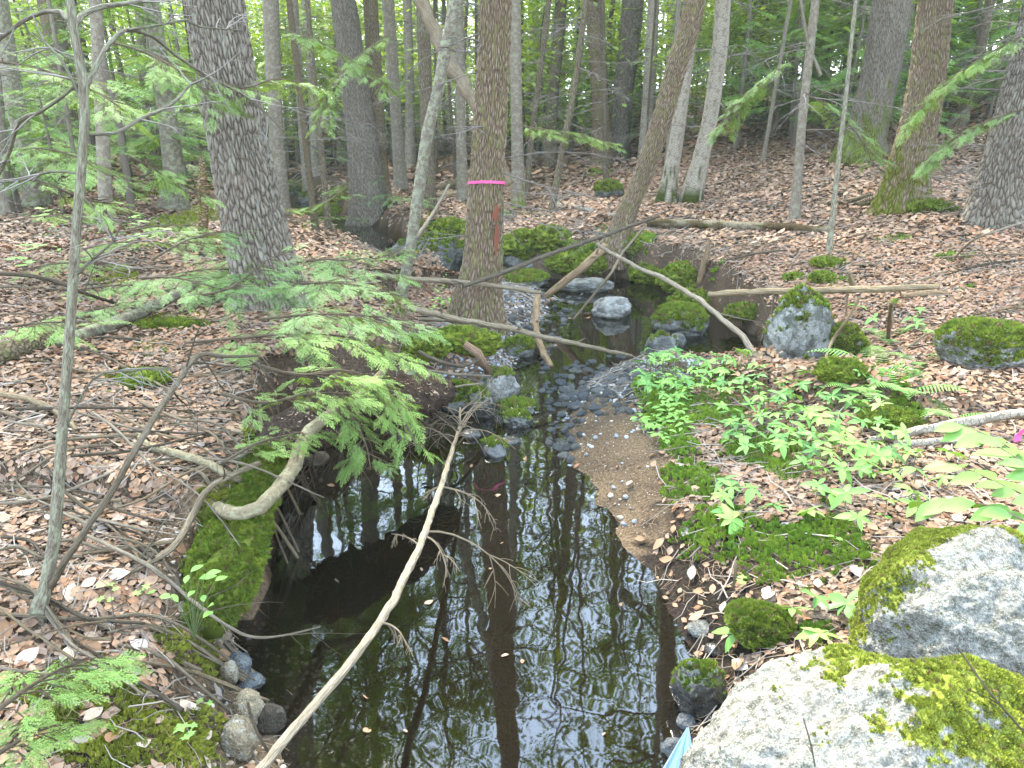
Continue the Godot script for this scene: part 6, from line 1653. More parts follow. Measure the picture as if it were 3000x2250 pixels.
	[0.749,-2.678,0.0199,3,4,5.71],
	[0.867,-2.616,0.0241,1,5,2.16],
	[1.249,-2.692,0.0242,3,4,3.59],
	[1.261,-2.445,0.0129,3,0,1.25],
	[0.912,-2.77,0.0134,3,5,0.39],
	[0.813,-2.67,0.0145,1,5,1.56],
	[1.248,-2.644,0.0198,3,2,4.58],
	[1.217,-2.51,0.0114,3,0,5.77],
	[0.917,-2.84,0.0139,1,4,1.99],
	[1.256,-2.619,0.0114,3,0,4.9],
	[1.292,-2.632,0.0229,1,0,4.7],
	[0.828,-2.628,0.0204,1,2,3.03]
]

const SAPLING_LIMBS := [
	[[-1.005,1.955,-1.93,0.0067],[-1.042,1.978,-1.97,0.0056],[-1.092,1.982,-2.0,0.0053],[-1.179,1.967,-2.05,0.005],[-1.301,1.915,-2.1,0.0043]],
	[[-0.996,1.945,-1.93,0.0079],[-0.997,1.969,-1.97,0.0072],[-0.97,1.994,-2.02,0.0062],[-0.915,2.015,-2.1,0.0051],[-0.849,2.045,-2.2,0.0044]],
	[[-0.995,1.812,-1.93,0.0073],[-0.985,1.854,-1.97,0.0062],[-0.981,1.898,-2.02,0.0058],[-0.96,1.951,-2.1,0.0052],[-0.936,1.945,-2.2,0.0045],[-0.922,1.907,-2.3,0.0043],[-0.876,1.858,-2.4,0.004],[-0.795,1.798,-2.5,0.0032],[-0.72,1.695,-2.6,0.0017]],
	[[-0.954,1.952,-2.1,0.0034],[-0.92,1.972,-2.2,0.0032],[-0.884,1.995,-2.3,0.0028],[-0.867,1.984,-2.35,0.0024],[-0.801,1.99,-2.5,0.0015]],
	[[-1.02,1.709,-1.93,0.0033],[-0.975,1.711,-2.0,0.0043],[-0.958,1.742,-2.1,0.0049],[-0.938,1.767,-2.2,0.0047],[-0.931,1.797,-2.3,0.0044],[-0.911,1.835,-2.35,0.003],[-0.891,1.85,-2.4,0.0015]],
	[[-1.005,1.771,-1.93,0.0049],[-1.044,1.863,-1.95,0.0032],[-1.11,1.917,-2.0,0.0029],[-1.134,1.937,-2.0,0.0016]],
	[[-0.996,1.832,-1.93,0.0044],[-1.067,1.798,-1.97,0.0037],[-1.177,1.756,-2.03,0.0047],[-1.244,1.738,-2.06,0.0053],[-1.309,1.66,-2.1,0.005],[-1.411,1.562,-2.15,0.0047]],
	[[-1.046,1.619,-1.93,0.0029],[-1.129,1.622,-1.96,0.0034],[-1.237,1.597,-2.0,0.003],[-1.321,1.59,-2.02,0.0026]],
	[[-1.104,1.365,-1.93,0.0044],[-1.033,1.417,-1.9,0.0034],[-0.963,1.465,-1.88,0.0025],[-0.927,1.522,-1.87,0.0012]],
	[[-1.223,0.922,-1.93,0.0033],[-1.088,1.104,-1.9,0.0027],[-0.988,1.129,-1.9,0.0031],[-0.889,1.129,-1.92,0.0018]]
]

const MOSS_LEDGE := [
	[-0.929,0.24,-2.06,0.06],
	[-0.918,0.27,-2.166,0.1],
	[-0.933,0.29,-2.271,0.12],
	[-0.948,0.31,-2.402,0.12],
	[-0.973,0.33,-2.548,0.12],
	[-0.989,0.35,-2.694,0.11],
	[-0.993,0.37,-2.924,0.1],
	[-0.977,0.38,-3.116,0.07]
]

const SOD_EDGE := [
	[-1.004,0.4,-2.974,0.06],
	[-0.965,0.44,-3.13,0.13],
	[-0.868,0.46,-3.244,0.16],
	[-0.751,0.46,-3.39,0.17],
	[-0.596,0.45,-3.511,0.16],
	[-0.463,0.4,-3.714,0.13],
	[-0.364,0.34,-3.916,0.07]
]

const CHANNEL_HALF_WIDTH := 0.34
const EYE := Vector3(0, 1.75, 0)

var names := {}
var M := {}
var bark := {}
var noise_a := FastNoiseLite.new()
var noise_b := FastNoiseLite.new()
var rng := RandomNumberGenerator.new()
var fine_h := PackedFloat32Array()
var fine_d := PackedFloat32Array()
var coarse_h := PackedFloat32Array()
var coarse_d := PackedFloat32Array()
const FX0 := -3.6
const FZ0 := -10.0
const FNX := 160
const FNZ := 224
const FS := 0.05
const CX0 := -60.0
const CZ0 := -92.0
const CNX := 301
const CNZ := 261
const CS := 0.4
var tuft_mesh: ArrayMesh
var frond_near: ArrayMesh
var frond_mid: ArrayMesh
var frond_far: ArrayMesh
var crown_sets := []
var limb_sets := []


class Shape:
	var v := PackedVector3Array()
	var n := PackedVector3Array()
	var c := PackedColorArray()
	var u := PackedVector2Array()
	var i := PackedInt32Array()
	var col := Color.WHITE

	func pt(p: Vector3, uv := Vector2.ZERO) -> int:
		v.append(p)
		c.append(col)
		u.append(uv)
		return v.size() - 1

	func tri(a: int, b: int, d: int) -> void:
		i.append(a)
		i.append(b)
		i.append(d)

	func quad(a: int, b: int, d: int, e: int) -> void:
		i.append(a)
		i.append(b)
		i.append(d)
		i.append(a)
		i.append(d)
		i.append(e)

	func smooth() -> void:
		n.resize(v.size())
		n.fill(Vector3.ZERO)
		for k in range(0, i.size(), 3):
			var a := i[k]
			var b := i[k + 1]
			var d := i[k + 2]
			var f := (v[d] - v[a]).cross(v[b] - v[a])
			n[a] += f
			n[b] += f
			n[d] += f
		for k in n.size():
			n[k] = n[k].normalized() if n[k].length_squared() > 1e-20 else Vector3.UP

	func mesh(is_smooth := true) -> ArrayMesh:
		var arrays := []
		arrays.resize(Mesh.ARRAY_MAX)
		arrays[Mesh.ARRAY_VERTEX] = v
		if is_smooth:
			if n.size() != v.size():
				smooth()
			arrays[Mesh.ARRAY_NORMAL] = n
		arrays[Mesh.ARRAY_COLOR] = c
		arrays[Mesh.ARRAY_TEX_UV] = u
		arrays[Mesh.ARRAY_INDEX] = i
		var m := ArrayMesh.new()
		m.add_surface_from_arrays(Mesh.PRIMITIVE_TRIANGLES, arrays)
		return m

	# swept round shape; the seam of the bark wrap points away from +z
	func tube(pts: PackedVector3Array, rad: PackedFloat32Array, sides: int, per_turn := 1.0, per_metre := 2.0, knots: FastNoiseLite = null, amount := 0.0, closed := true) -> void:
		var start := v.size()
		var along := 0.0
		var side := Vector3.BACK
		var axis := (pts[1] - pts[0]).normalized()
		side = Vector3.BACK - axis * axis.dot(Vector3.BACK)
		if side.length() < 0.2:
			side = Vector3.UP - axis * axis.dot(Vector3.UP)
		side = side.normalized()
		for k in pts.size():
			if k > 0:
				along += pts[k].distance_to(pts[k - 1])
			axis = (pts[mini(k + 1, pts.size() - 1)] - pts[maxi(k - 1, 0)]).normalized()
			side = (side - axis * axis.dot(side)).normalized()
			var other := axis.cross(side)
			for s in sides + 1:
				var ang := TAU * (float(s % sides) / sides + 0.5)
				var out := side * cos(ang) + other * sin(ang)
				var r := rad[k]
				if knots and amount > 0.0:
					var q := pts[k] * 14.0 + out * 1.3
					r *= 1.0 + amount * knots.get_noise_3d(q.x * 3.0, q.y * 3.0, q.z * 3.0)
				v.append(pts[k] + out * r)
				c.append(col)
				u.append(Vector2(float(s) / sides * per_turn, along * per_metre))
		for k in pts.size() - 1:
			for s in sides:
				var a := start + k * (sides + 1) + s
				quad(a, a + sides + 1, a + sides + 2, a + 1)
		if closed:
			for e in [0, pts.size() - 1]:
				var mid := pt(pts[e], Vector2(0.5, along * per_metre))
				for s in sides:
					var a: int = start + e * (sides + 1) + s
					if e == 0:
						tri(mid, a, a + 1)
					else:
						tri(mid, a + 1, a)


func numbered(called: String) -> String:
	var k: int = names.get(called, 0)
	names[called] = k + 1
	return called if k == 0 else "%s_%03d" % [called, k]


func tag(o: Node, label := "", category := "", group := "", kind := "") -> void:
	if label:
		o.set_meta("label", label)
	if category:
		o.set_meta("category", category)
	if group:
		o.set_meta("group", group)
	if kind:
		o.set_meta("kind", kind)


func thing(called: String, label: String, category: String, at := Vector3.ZERO, group := "") -> Node3D:
	var o := Node3D.new()
	o.name = numbered(called)
	o.position = at
	add_child(o)
	tag(o, label, category, group)
	return o


func part(called: String, m: Mesh, material: Material, parent: Node, kind := "") -> MeshInstance3D:
	var o := MeshInstance3D.new()
	o.name = numbered(called) if parent == self else called
	o.mesh = m
	o.material_override = material
	parent.add_child(o, true)
	if kind:
		o.set_meta("kind", kind)
	return o


func swarm(called: String, m: Mesh, material: Material, parent: Node, where: Array, tints: Array) -> MultiMeshInstance3D:
	var mm := MultiMesh.new()
	mm.transform_format = MultiMesh.TRANSFORM_3D
	mm.use_colors = true
	mm.mesh = m
	mm.instance_count = where.size()
	for k in where.size():
		mm.set_instance_transform(k, where[k])
		mm.set_instance_color(k, tints[k])
	return swarm_of(called, mm, material, parent)


func swarm_of(called: String, mm: MultiMesh, material: Material, parent: Node) -> MultiMeshInstance3D:
	var o := MultiMeshInstance3D.new()
	o.name = numbered(called) if parent == self else called
	o.multimesh = mm
	o.material_override = material
	o.set_meta("kind", "stuff")
	parent.add_child(o, true)
	return o


func _ready() -> void:
	# camera
	var cam := Camera3D.new()
	cam.name = "camera"
	cam.fov = 52.8
	cam.near = 0.05
	cam.far = 400.0
	cam.position = EYE
	cam.rotation_degrees = Vector3(-19.1, 0, 0)
	add_child(cam)
	cam.current = true
	# bright overcast sky above the canopy
	var sky := ProceduralSkyMaterial.new()
	sky.sky_top_color = Color(0.77, 0.87, 1.0)
	sky.sky_horizon_color = Color(0.93, 0.97, 1.0)
	sky.sky_curve = 0.2
	sky.sky_energy_multiplier = 1.25
	sky.ground_bottom_color = Color(0.2, 0.2, 0.17)
	sky.ground_horizon_color = Color(0.5, 0.52, 0.48)
	var env := Environment.new()
	env.background_mode = Environment.BG_SKY
	env.sky = Sky.new()
	env.sky.sky_material = sky
	env.tonemap_mode = Environment.TONE_MAPPER_LINEAR
	env.tonemap_exposure = 5.4
	env.sdfgi_enabled = true
	env.ssao_enabled = true
	env.ssil_enabled = true
	env.fog_enabled = true
	env.fog_density = 0.0015
	env.fog_light_color = Color(0.94, 0.99, 0.92)
	var world := WorldEnvironment.new()
	world.name = "world"
	world.environment = env
	add_child(world)
	var sun := DirectionalLight3D.new()
	sun.name = "sun"
	sun.light_energy = 1.4
	sun.light_angular_distance = 8.0
	sun.light_color = Color(1.0, 0.97, 0.9)
	sun.shadow_enabled = true
	sun.rotation_degrees = Vector3(-52, 200, 0)
	add_child(sun)

	rng.seed = 7
	noise_a.seed = 3
	noise_a.frequency = 1.0
	noise_a.fractal_octaves = 3
	noise_b.seed = 9
	noise_b.frequency = 1.0
	noise_b.fractal_octaves = 4
	make_materials()
	bake_heights()
	make_ground()
	make_water()
	make_shared_foliage()
	make_trees()
	make_far_trees()
	make_undergrowth()
	make_boulders()
	make_ledge()
	make_overhang()
	make_sticks()
	make_boughs()
	make_stones()
	make_herbs()
	make_beech()
	make_tape_and_cloth()
	make_ground_moss()
	make_litter()


# ------------------------------------------------------------------ lie of the land
func step_between(a: float, b: float, x: float) -> float:
	return smoothstep(a, b, x)


func near_water(x: float, z: float) -> Vector3:
	var best := 1e9
	var s := 0.0
	var w := 0.1
	var inside := false
	var n := WATER_EDGE.size()
	var a: Array = WATER_EDGE[n - 1]
	for k in n:
		var b: Array = WATER_EDGE[k]
		var ax: float = a[0]
		var az: float = a[1]
		var bx: float = b[0]
		var bz: float = b[1]
		var dx := bx - ax
		var dz := bz - az
		var t := clampf(((x - ax) * dx + (z - az) * dz) / (dx * dx + dz * dz), 0.0, 1.0)
		var ex := x - ax - dx * t
		var ez := z - az - dz * t
		var e := ex * ex + ez * ez
		if e < best:
			best = e
			s = lerpf(a[2], b[2], t)
			w = lerpf(a[3], b[3], t)
		if (az > z) != (bz > z) and x < ax + (z - az) / (bz - az) * dx:
			inside = not inside
		a = b
	var d := -sqrt(best) if inside else sqrt(best)
	for k in CHANNEL.size() - 1:
		var p := Vector2(CHANNEL[k][0], CHANNEL[k][1])
		var q := Vector2(CHANNEL[k + 1][0], CHANNEL[k + 1][1])
		var c := Geometry2D.get_closest_point_to_segment(Vector2(x, z), p, q)
		var e := c.distance_to(Vector2(x, z)) - CHANNEL_HALF_WIDTH
		if e < d:
			d = e
			s = 0.36 if z < c.y else 0.10 + 0.26 * smoothstep(0.3, 1.6, e)
			w = 0.2
	return Vector3(d, s, w)


func land(x: float, z: float, nw: Vector3) -> float:
	var d := nw.x
	if d < 0.0:
		return -0.02 - (0.42 if z > -4.6 else 0.16) * (1.0 - exp(d / 0.4))
	var right := smoothstep(-0.2, 0.6, x - (-0.05 - 0.05 * z))
	var y := -0.02 + nw.y * smoothstep(0.0, nw.z, d) + (0.10 + 0.17 * right) * (1.0 - exp(-d / 1.2)) + 0.03 * minf(d, 12.0)
	y += 0.09 * maxf(0.0, x - 2.2) + 0.05 * maxf(0.0, minf(-z, 30.0) - 8.0) * smoothstep(1.0, 5.0, x) + 0.012 * maxf(0.0, -z - 30.0)
	var b := smoothstep(0.3, 1.5, d)
	y += b * (0.035 * sin(x * 1.9 + z * 0.7) + 0.03 * sin(z * 2.3 - x * 1.1 + 1.0) + 0.02 * sin(x * 4.1 + 2.0) * sin(z * 3.7))
	return y


func bake_heights() -> void:
	fine_h.resize(FNX * FNZ)
	fine_d.resize(FNX * FNZ)
	for j in FNZ:
		for k in FNX:
			var x := FX0 + k * FS
			var z := FZ0 + j * FS
			var nw := near_water(x, z)
			if nw.z > 0.13 and nw.x > -0.3:
				nw.x += 0.05 * noise_a.get_noise_2d(x * 3.5, z * 3.5) + 0.03 * noise_a.get_noise_2d(x * 11.0 + 9.0, z * 11.0)
			fine_d[j * FNX + k] = nw.x
			fine_h[j * FNX + k] = land(x, z, nw)
	coarse_h.resize(CNX * CNZ)
	coarse_d.resize(CNX * CNZ)
	for j in CNZ:
		for k in CNX:
			var x := CX0 + k * CS
			var z := CZ0 + j * CS
			var nw := near_water(x, z) if absf(x) < 14.0 and z > -24.0 else Vector3(12.0, 0.4, 0.2)
			coarse_d[j * CNX + k] = nw.x
			coarse_h[j * CNX + k] = land(x, z, nw)


func grid(values: PackedFloat32Array, nx: int, nz: int, fx: float, fz: float) -> float:
	var a := clampi(int(fx), 0, nx - 2)
	var b := clampi(int(fz), 0, nz - 2)
	var tx := clampf(fx - a, 0.0, 1.0)
	var tz := clampf(fz - b, 0.0, 1.0)
	var o := b * nx + a
	return lerpf(lerpf(values[o], values[o + 1], tx), lerpf(values[o + nx], values[o + nx + 1], tx), tz)


func is_fine(x: float, z: float) -> bool:
	return x > FX0 and x < FX0 + (FNX - 1) * FS and z > FZ0 and z < FZ0 + (FNZ - 1) * FS


func ground_y(x: float, z: float) -> float:
	if is_fine(x, z):
		return grid(fine_h, FNX, FNZ, (x - FX0) / FS, (z - FZ0) / FS)
	return grid(coarse_h, CNX, CNZ, (x - CX0) / CS, (z - CZ0) / CS)


func water_d(x: float, z: float) -> float:
	if is_fine(x, z):
		return grid(fine_d, FNX, FNZ, (x - FX0) / FS, (z - FZ0) / FS)
	return grid(coarse_d, CNX, CNZ, (x - CX0) / CS, (z - CZ0) / CS)


func ground_up(x: float, z: float) -> Vector3:
	var e := 0.04
	return Vector3(ground_y(x - e, z) - ground_y(x + e, z), 2.0 * e, ground_y(x, z - e) - ground_y(x, z + e)).normalized()


func moss_at(x: float, z: float) -> float:
	var best := 0.0
	for p in MOSS_PATCHES:
		var ex: float = (x - p[0]) / p[2]
		var ez: float = (z - p[1]) / p[3]
		var e := ex * ex + ez * ez
		if e < 1.6:
			best = maxf(best, 1.0 - e + 0.75 * noise_a.get_noise_2d(x * 9.0, z * 9.0))
	return best


func sand_at(x: float, z: float) -> float:
	# bare sandy bar between gravel and herbs
	var e := Vector2((x - 0.42) / 0.36, (z + 3.75) / 1.0)
	return 1.0 - e.length_squared() + 0.8 * noise_a.get_noise_2d(x * 7.0, z * 7.0)


func mud_at(x: float, z: float, d: float) -> float:
	# wet margin right of the pool
	if x < -0.1 or z < -3.1:
		return 0.0
	return 1.0 - d / 0.34 + 0.9 * noise_a.get_noise_2d(x * 6.0 + 5.0, z * 6.0)


func grow_lines(from: float, to: float, step: float, lo: float, hi: float) -> PackedFloat32Array:
	var inner := PackedFloat32Array()
	var x := lo
	while x <= hi:
		inner.append(x)
		x += step
	var lows := []
	var s := step
	x = lo
	while x > from:
		s *= 1.12
		x -= s
		lows.push_front(x)
	var all := PackedFloat32Array(lows)
	all.append_array(inner)
	s = step
	x = inner[inner.size() - 1]
	while x < to:
		s *= 1.12
		x += s
		all.append(x)
	return all


func make_ground() -> void:
	var xs := grow_lines(-58.0, 58.0, 0.05, -3.4, 4.2)
	var zs := grow_lines(-90.0, 11.0, 0.05, -9.8, 0.6)
	var g := Shape.new()
	for z in zs:
		for x in xs:
			var d := water_d(x, z)
			var nz := noise_b.get_noise_2d(x * 3.0, z * 3.0)
			var c := Color(0.19, 0.128, 0.085).lerp(Color(0.125, 0.085, 0.058), clampf(0.5 + nz, 0.0, 1.0))
			if d < 0.02:
				c = Color(0.075, 0.043, 0.016).lerp(Color(0.03, 0.02, 0.01), clampf(0.5 + 1.4 * nz, 0.0, 1.0))
			elif mud_at(x, z, d) > 0.0:
				c = Color(0.030, 0.024, 0.020).lerp(Color(0.055, 0.04, 0.03), clampf(0.5 + nz, 0.0, 1.0))
			if (sand_at(x, z) > 0.0 and d > -0.15) or (x < -0.3 and z > -2.6 and d > -0.1 and d < 0.26 + 0.1 * nz):
				c = Color(0.24, 0.165, 0.10).lerp(Color(0.16, 0.112, 0.072), clampf(0.5 + 1.5 * nz, 0.0, 1.0))
			g.col = c
			var y := ground_y(x, z)
			if d > 0.05:
				y += 0.012 * noise_b.get_noise_2d(x * 16.0, z * 16.0)
			g.pt(Vector3(x, y, z), Vector2(x, z))
	var w := xs.size()
	for j in zs.size() - 1:
		for k in w - 1:
			var a := j * w + k
			g.quad(a, a + 1, a + w + 1, a + w)
	var o := part("ground", g.mesh(), M.soil, self)
	tag(o, "", "", "", "structure")


func make_water() -> void:
	var g := Shape.new()
	var index := {}
	var s := 0.2
	for j in range(-85, 6):
		for k in range(-40, 20):
			var x := k * s
			var z := j * s
			if water_d(x + s * 0.5, z + s * 0.5) > 0.32:
				continue
			var ids := []
			for q in [Vector2i(k, j), Vector2i(k + 1, j), Vector2i(k + 1, j + 1), Vector2i(k, j + 1)]:
				if not index.has(q):
					index[q] = g.pt(Vector3(q.x * s, 0.0, q.y * s), Vector2(q.x * s, q.y * s))
				ids.append(index[q])
			g.quad(ids[0], ids[1], ids[2], ids[3])
	var o := part("stream_water", g.mesh(), M.water, self)
	tag(o, "", "", "", "structure")


# ------------------------------------------------------------------ materials
func seamless(kind: int, freq: float, sd: int, size := 256, octaves := 4) -> PackedByteArray:
	var f := FastNoiseLite.new()
	f.seed = sd
	f.noise_type = FastNoiseLite.TYPE_CELLULAR if kind == 1 else FastNoiseLite.TYPE_SIMPLEX_SMOOTH
	f.frequency = freq
	f.fractal_octaves = octaves
	if kind == 1:
		f.cellular_return_type = FastNoiseLite.RETURN_DISTANCE2_SUB
		f.fractal_type = FastNoiseLite.FRACTAL_NONE
		f.cellular_jitter = 1.0
		f.domain_warp_enabled = true
		f.domain_warp_amplitude = 14.0
		f.domain_warp_frequency = 0.02
	var im := f.get_seamless_image(size, size)
	im.convert(Image.FORMAT_L8)
	return im.get_data()


func picture(size: int, rgb: PackedByteArray) -> ImageTexture:
	return ImageTexture.create_from_image(Image.create_from_data(size, size, false, Image.FORMAT_RGB8, rgb))


func grey_picture(size: int, data: PackedByteArray) -> ImageTexture:
	return ImageTexture.create_from_image(Image.create_from_data(size, size, false, Image.FORMAT_L8, data))


func ramp_bytes(stops: Array, t: float) -> Color:
	t = clampf(t, 0.0, 0.9999) * (stops.size() - 1)
	return stops[int(t)].lerp(stops[int(t) + 1], t - int(t))


func bark_material(called: String, height: PackedByteArray, size: int, stops: Array, patch: PackedByteArray, patch_color: Color, patch_from: int, relief: float, wrap: Vector2) -> void:
	var grain := seamless(0, 0.09, 77, size, 5)
	var rgb := PackedByteArray()
	rgb.resize(size * size * 3)
	for k in size * size:
		var t := height[k] / 255.0 * 0.8 + (grain[k] / 255.0 - 0.5) * 0.55 + 0.1
		var c := ramp_bytes(stops, t)
		if patch[k] > patch_from:
			c = c.lerp(patch_color, minf(0.85, (patch[k] - patch_from) / 26.0) * (0.45 + 0.55 * grain[k] / 255.0))
		c = Color(minf(1.0, c.r * 1.06), c.g, c.b * 0.88).linear_to_srgb()
		rgb[k * 3] = int(c.r * 255.0)
		rgb[k * 3 + 1] = int(c.g * 255.0)
		rgb[k * 3 + 2] = int(c.b * 255.0)
	var m := StandardMaterial3D.new()
	m.resource_name = called
	m.albedo_texture = picture(size, rgb)
	m.vertex_color_use_as_albedo = true
	m.roughness = 0.9
	m.metallic_specular = 0.25
	m.heightmap_enabled = true
	m.heightmap_texture = grey_picture(size, height)
	m.heightmap_scale = relief
	m.uv1_scale = Vector3(wrap.x, wrap.y, 1)
	M[called] = m
	bark[called] = [height, size]


func plain_material(called: String, rough := 0.9, spec := 0.25) -> StandardMaterial3D:
	var m := StandardMaterial3D.new()
	m.resource_name = called
	m.vertex_color_use_as_albedo = true
	m.roughness = rough
	m.metallic_specular = spec
	M[called] = m
	return m


func leaf_material(called: String, back: float, rough := 0.55) -> void:
	var m := plain_material(called, rough, 0.3)
	m.backlight_enabled = true
	m.backlight = Color(back, back, back * 0.55)


func make_materials() -> void:
	var cells := seamless(1, 0.035, 4, 512)
	var cells2 := seamless(1, 0.05, 14, 256)
	var soft := seamless(0, 0.012, 5, 512)
	var soft2 := seamless(0, 0.02, 6, 256)
	var fine := seamless(0, 0.06, 8, 256, 5)
	var L := func(r: float, g: float, b: float) -> Color: return Color(r, g, b)
	# raised plates between dark furrows
	var plates := cells.duplicate()
	for k in plates.size():
		plates[k] = int(255.0 * pow(minf(1.0, plates[k] / 255.0 * 1.9), 0.7))
	var plates2 := cells2.duplicate()
	for k in plates2.size():
		plates2[k] = int(255.0 * pow(minf(1.0, plates2[k] / 255.0 * 1.6), 0.8))
	bark_material("furrowed", plates, 512, [L.call(0.035, 0.028, 0.022), L.call(0.135, 0.115, 0.098), L.call(0.172, 0.153, 0.135)], soft, L.call(0.20, 0.195, 0.17), 168, 1.6, Vector2(1, 1))
	bark_material("flaky", plates2, 256, [L.call(0.045, 0.033, 0.024), L.call(0.135, 0.098, 0.071), L.call(0.205, 0.162, 0.13)], soft2, L.call(0.13, 0.13, 0.05), 150, 1.3, Vector2(1, 1))
	bark_material("smooth", fine, 256, [L.call(0.085, 0.072, 0.058), L.call(0.14, 0.12, 0.10), L.call(0.185, 0.165, 0.14)], soft2, L.call(0.20, 0.20, 0.165), 146, 0.3, Vector2(1, 1))
	bark_material("lichen", fine, 256, [L.call(0.07, 0.06, 0.045), L.call(0.14, 0.125, 0.1), L.call(0.2, 0.18, 0.15)], soft2, L.call(0.225, 0.245, 0.185), 132, 0.5, Vector2(1, 1))
	bark_material("dark", plates2, 256, [L.call(0.04, 0.031, 0.023), L.call(0.105, 0.083, 0.064), L.call(0.17, 0.14, 0.112)], soft2, L.call(0.10, 0.11, 0.05), 160, 0.9, Vector2(1, 1))
	var streaks := PackedByteArray()
	streaks.resize(256 * 256)
	for y in 256:
		for x in 256:
			streaks[y * 256 + x] = int(0.72 * fine[int(y / 10.0) * 256 + x] + 0.28 * fine[y * 256 + x])
	bark_material("wood", streaks, 256, [L.call(0.28, 0.25, 0.22), L.call(0.72, 0.68, 0.63), L.call(1.0, 1.0, 1.0)], soft2, L.call(0.50, 0.50, 0.44), 136, 1.1, Vector2(2, 0.6))
	# birch: white skin, dark sideways dashes
	var dash := PackedByteArray()
	dash.resize(256 * 256)
	for y in 256:
		for x in 256:
			var t := fine[((y * 4) % 256) * 256 + int(x * 0.5)] / 255.0
			var q := soft2[y * 256 + x] / 255.0
			var val := 1.0 - smoothstep(0.60, 0.70, t) * 0.9
			if q > 0.68:
				val *= 0.35
			dash[y * 256 + x] = int(255.0 * val)
	bark_material("birch", dash, 256, [L.call(0.06, 0.05, 0.04), L.call(0.14, 0.123, 0.102), L.call(0.255, 0.235, 0.205)], soft2, L.call(0.16, 0.135, 0.11), 150, 0.25, Vector2(1, 1))
	M.wood.roughness = 0.85
	M.wood.metallic_specular = 0.15
	# soil
	var soil := plain_material("soil", 0.95, 0.15)
	soil.uv1_triplanar = true
	soil.uv1_world_triplanar = true
	soil.uv1_scale = Vector3(2.3, 2.3, 2.3)
	var crumbs := seamless(0, 0.1, 18, 256, 5)
	var rgb := PackedByteArray()
	rgb.resize(256 * 256 * 3)
	for k in 256 * 256:
		var t := 110 + int(145.0 * crumbs[k] / 255.0)
		rgb[k * 3] = t
		rgb[k * 3 + 1] = t
		rgb[k * 3 + 2] = t
	soil.albedo_texture = picture(256, rgb)
	soil.heightmap_enabled = true
	soil.heightmap_texture = grey_picture(256, crumbs)
	soil.heightmap_scale = 1.2
	# stone: grained and flecked
	var fleck := seamless(0, 0.16, 28, 256, 3)
	for k in 256 * 256:
		var t := 125.0 + 95.0 * fine[k] / 255.0 + (35.0 if fleck[k] > 160 else 0.0) - (60.0 if fleck[k] < 88 else 0.0)
		var b := clampi(int(t), 0, 255)
		rgb[k * 3] = b
		rgb[k * 3 + 1] = b
		rgb[k * 3 + 2] = clampi(b - 3, 0, 255)
	for called in ["stone", "wet_stone"]:
		var st := plain_material(called, 0.88 if called == "stone" else 0.22, 0.3 if called == "stone" else 0.5)
		st.uv1_triplanar = true
		st.uv1_scale = Vector3(7.0, 7.0, 7.0)
		st.albedo_texture = picture(256, rgb)
		st.heightmap_enabled = true
		st.heightmap_texture = grey_picture(256, fine)
		st.heightmap_scale = 0.6 if called == "stone" else 0.25
	var skin := PackedByteArray()
	skin.resize(512 * 512 * 3)
	var mid_noise := seamless(0, 0.035, 41, 512, 4)
	var fine_noise := seamless(0, 0.11, 42, 512, 3)
	var grit := seamless(0, 0.28, 43, 512, 2)
	for k in 512 * 512:
		var c := Color(0.40, 0.375, 0.315)
		if mid_noise[k] + 0.35 * fine_noise[k] < 138:
			c = Color(0.17, 0.165, 0.12)
		elif mid_noise[k] + 0.5 * fine_noise[k] > 222:
			c = Color(0.66, 0.63, 0.55)
		elif soft[k] > 172 and fine_noise[k] > 110:
			c = Color(0.33, 0.39, 0.32)
		c = c * (0.19 + 0.2 * fine_noise[k] / 255.0)
		if grit[k] < 74:
			c = c * 0.35
		elif grit[k] > 186:
			c = c.lerp(Color(0.46, 0.435, 0.38), 0.55)
		c = c.linear_to_srgb()
		skin[k * 3] = clampi(int(c.r * 255.0), 0, 255)
		skin[k * 3 + 1] = clampi(int(c.g * 255.0), 0, 255)
		skin[k * 3 + 2] = clampi(int(c.b * 255.0), 0, 255)
	var granite := plain_material("granite", 0.9, 0.25)
	granite.uv1_triplanar = true
	granite.uv1_scale = Vector3(1.7, 1.7, 1.7)
	granite.albedo_texture = picture(512, skin)
	granite.heightmap_enabled = true
	granite.heightmap_texture = grey_picture(512, fine_noise)
	granite.heightmap_scale = 0.5
	plain_material("moss", 0.9, 0.1)
	leaf_material("moss_leaf", 0.35, 0.8)
	leaf_material("leaf", 1.0)
	leaf_material("needle", 0.85)
	leaf_material("canopy", 1.0)
	leaf_material("dead_leaf", 0.2, 0.75)
	plain_material("twig", 0.9)
	var tape := plain_material("tape", 0.45, 0.5)
	tape.albedo_color = Color(0.80, 0.27, 0.48)
	var cloth := plain_material("cloth", 0.9, 0.2)
	cloth.albedo_color = Color(0.60, 0.72, 0.86)
	var paint := plain_material("paint", 0.7, 0.3)
	paint.albedo_color = Color(0.42, 0.23, 0.17)
	var water := StandardMaterial3D.new()
	water.resource_name = "water"
	water.transparency = BaseMaterial3D.TRANSPARENCY_ALPHA
	water.albedo_color = Color(0.05, 0.034, 0.014, 0.8)
	water.roughness = 0.02
	water.metallic_specular = 0.9
	var ripples := FastNoiseLite.new()
	ripples.seed = 31
	ripples.frequency = 0.012
	ripples.fractal_octaves = 2
	var waves := ripples.get_seamless_image(512, 512)
	waves.convert(Image.FORMAT_L8)
	water.heightmap_enabled = true
	water.heightmap_texture = ImageTexture.create_from_image(waves)
	water.heightmap_scale = 0.032
	water.uv1_scale = Vector3(0.9, 0.9, 1)
	M.water = water


# ------------------------------------------------------------------ paths
func points(rows: Array) -> PackedVector3Array:
	var out := PackedVector3Array()
	for r in rows:
		out.append(Vector3(r[0], r[1], r[2]))
	return out


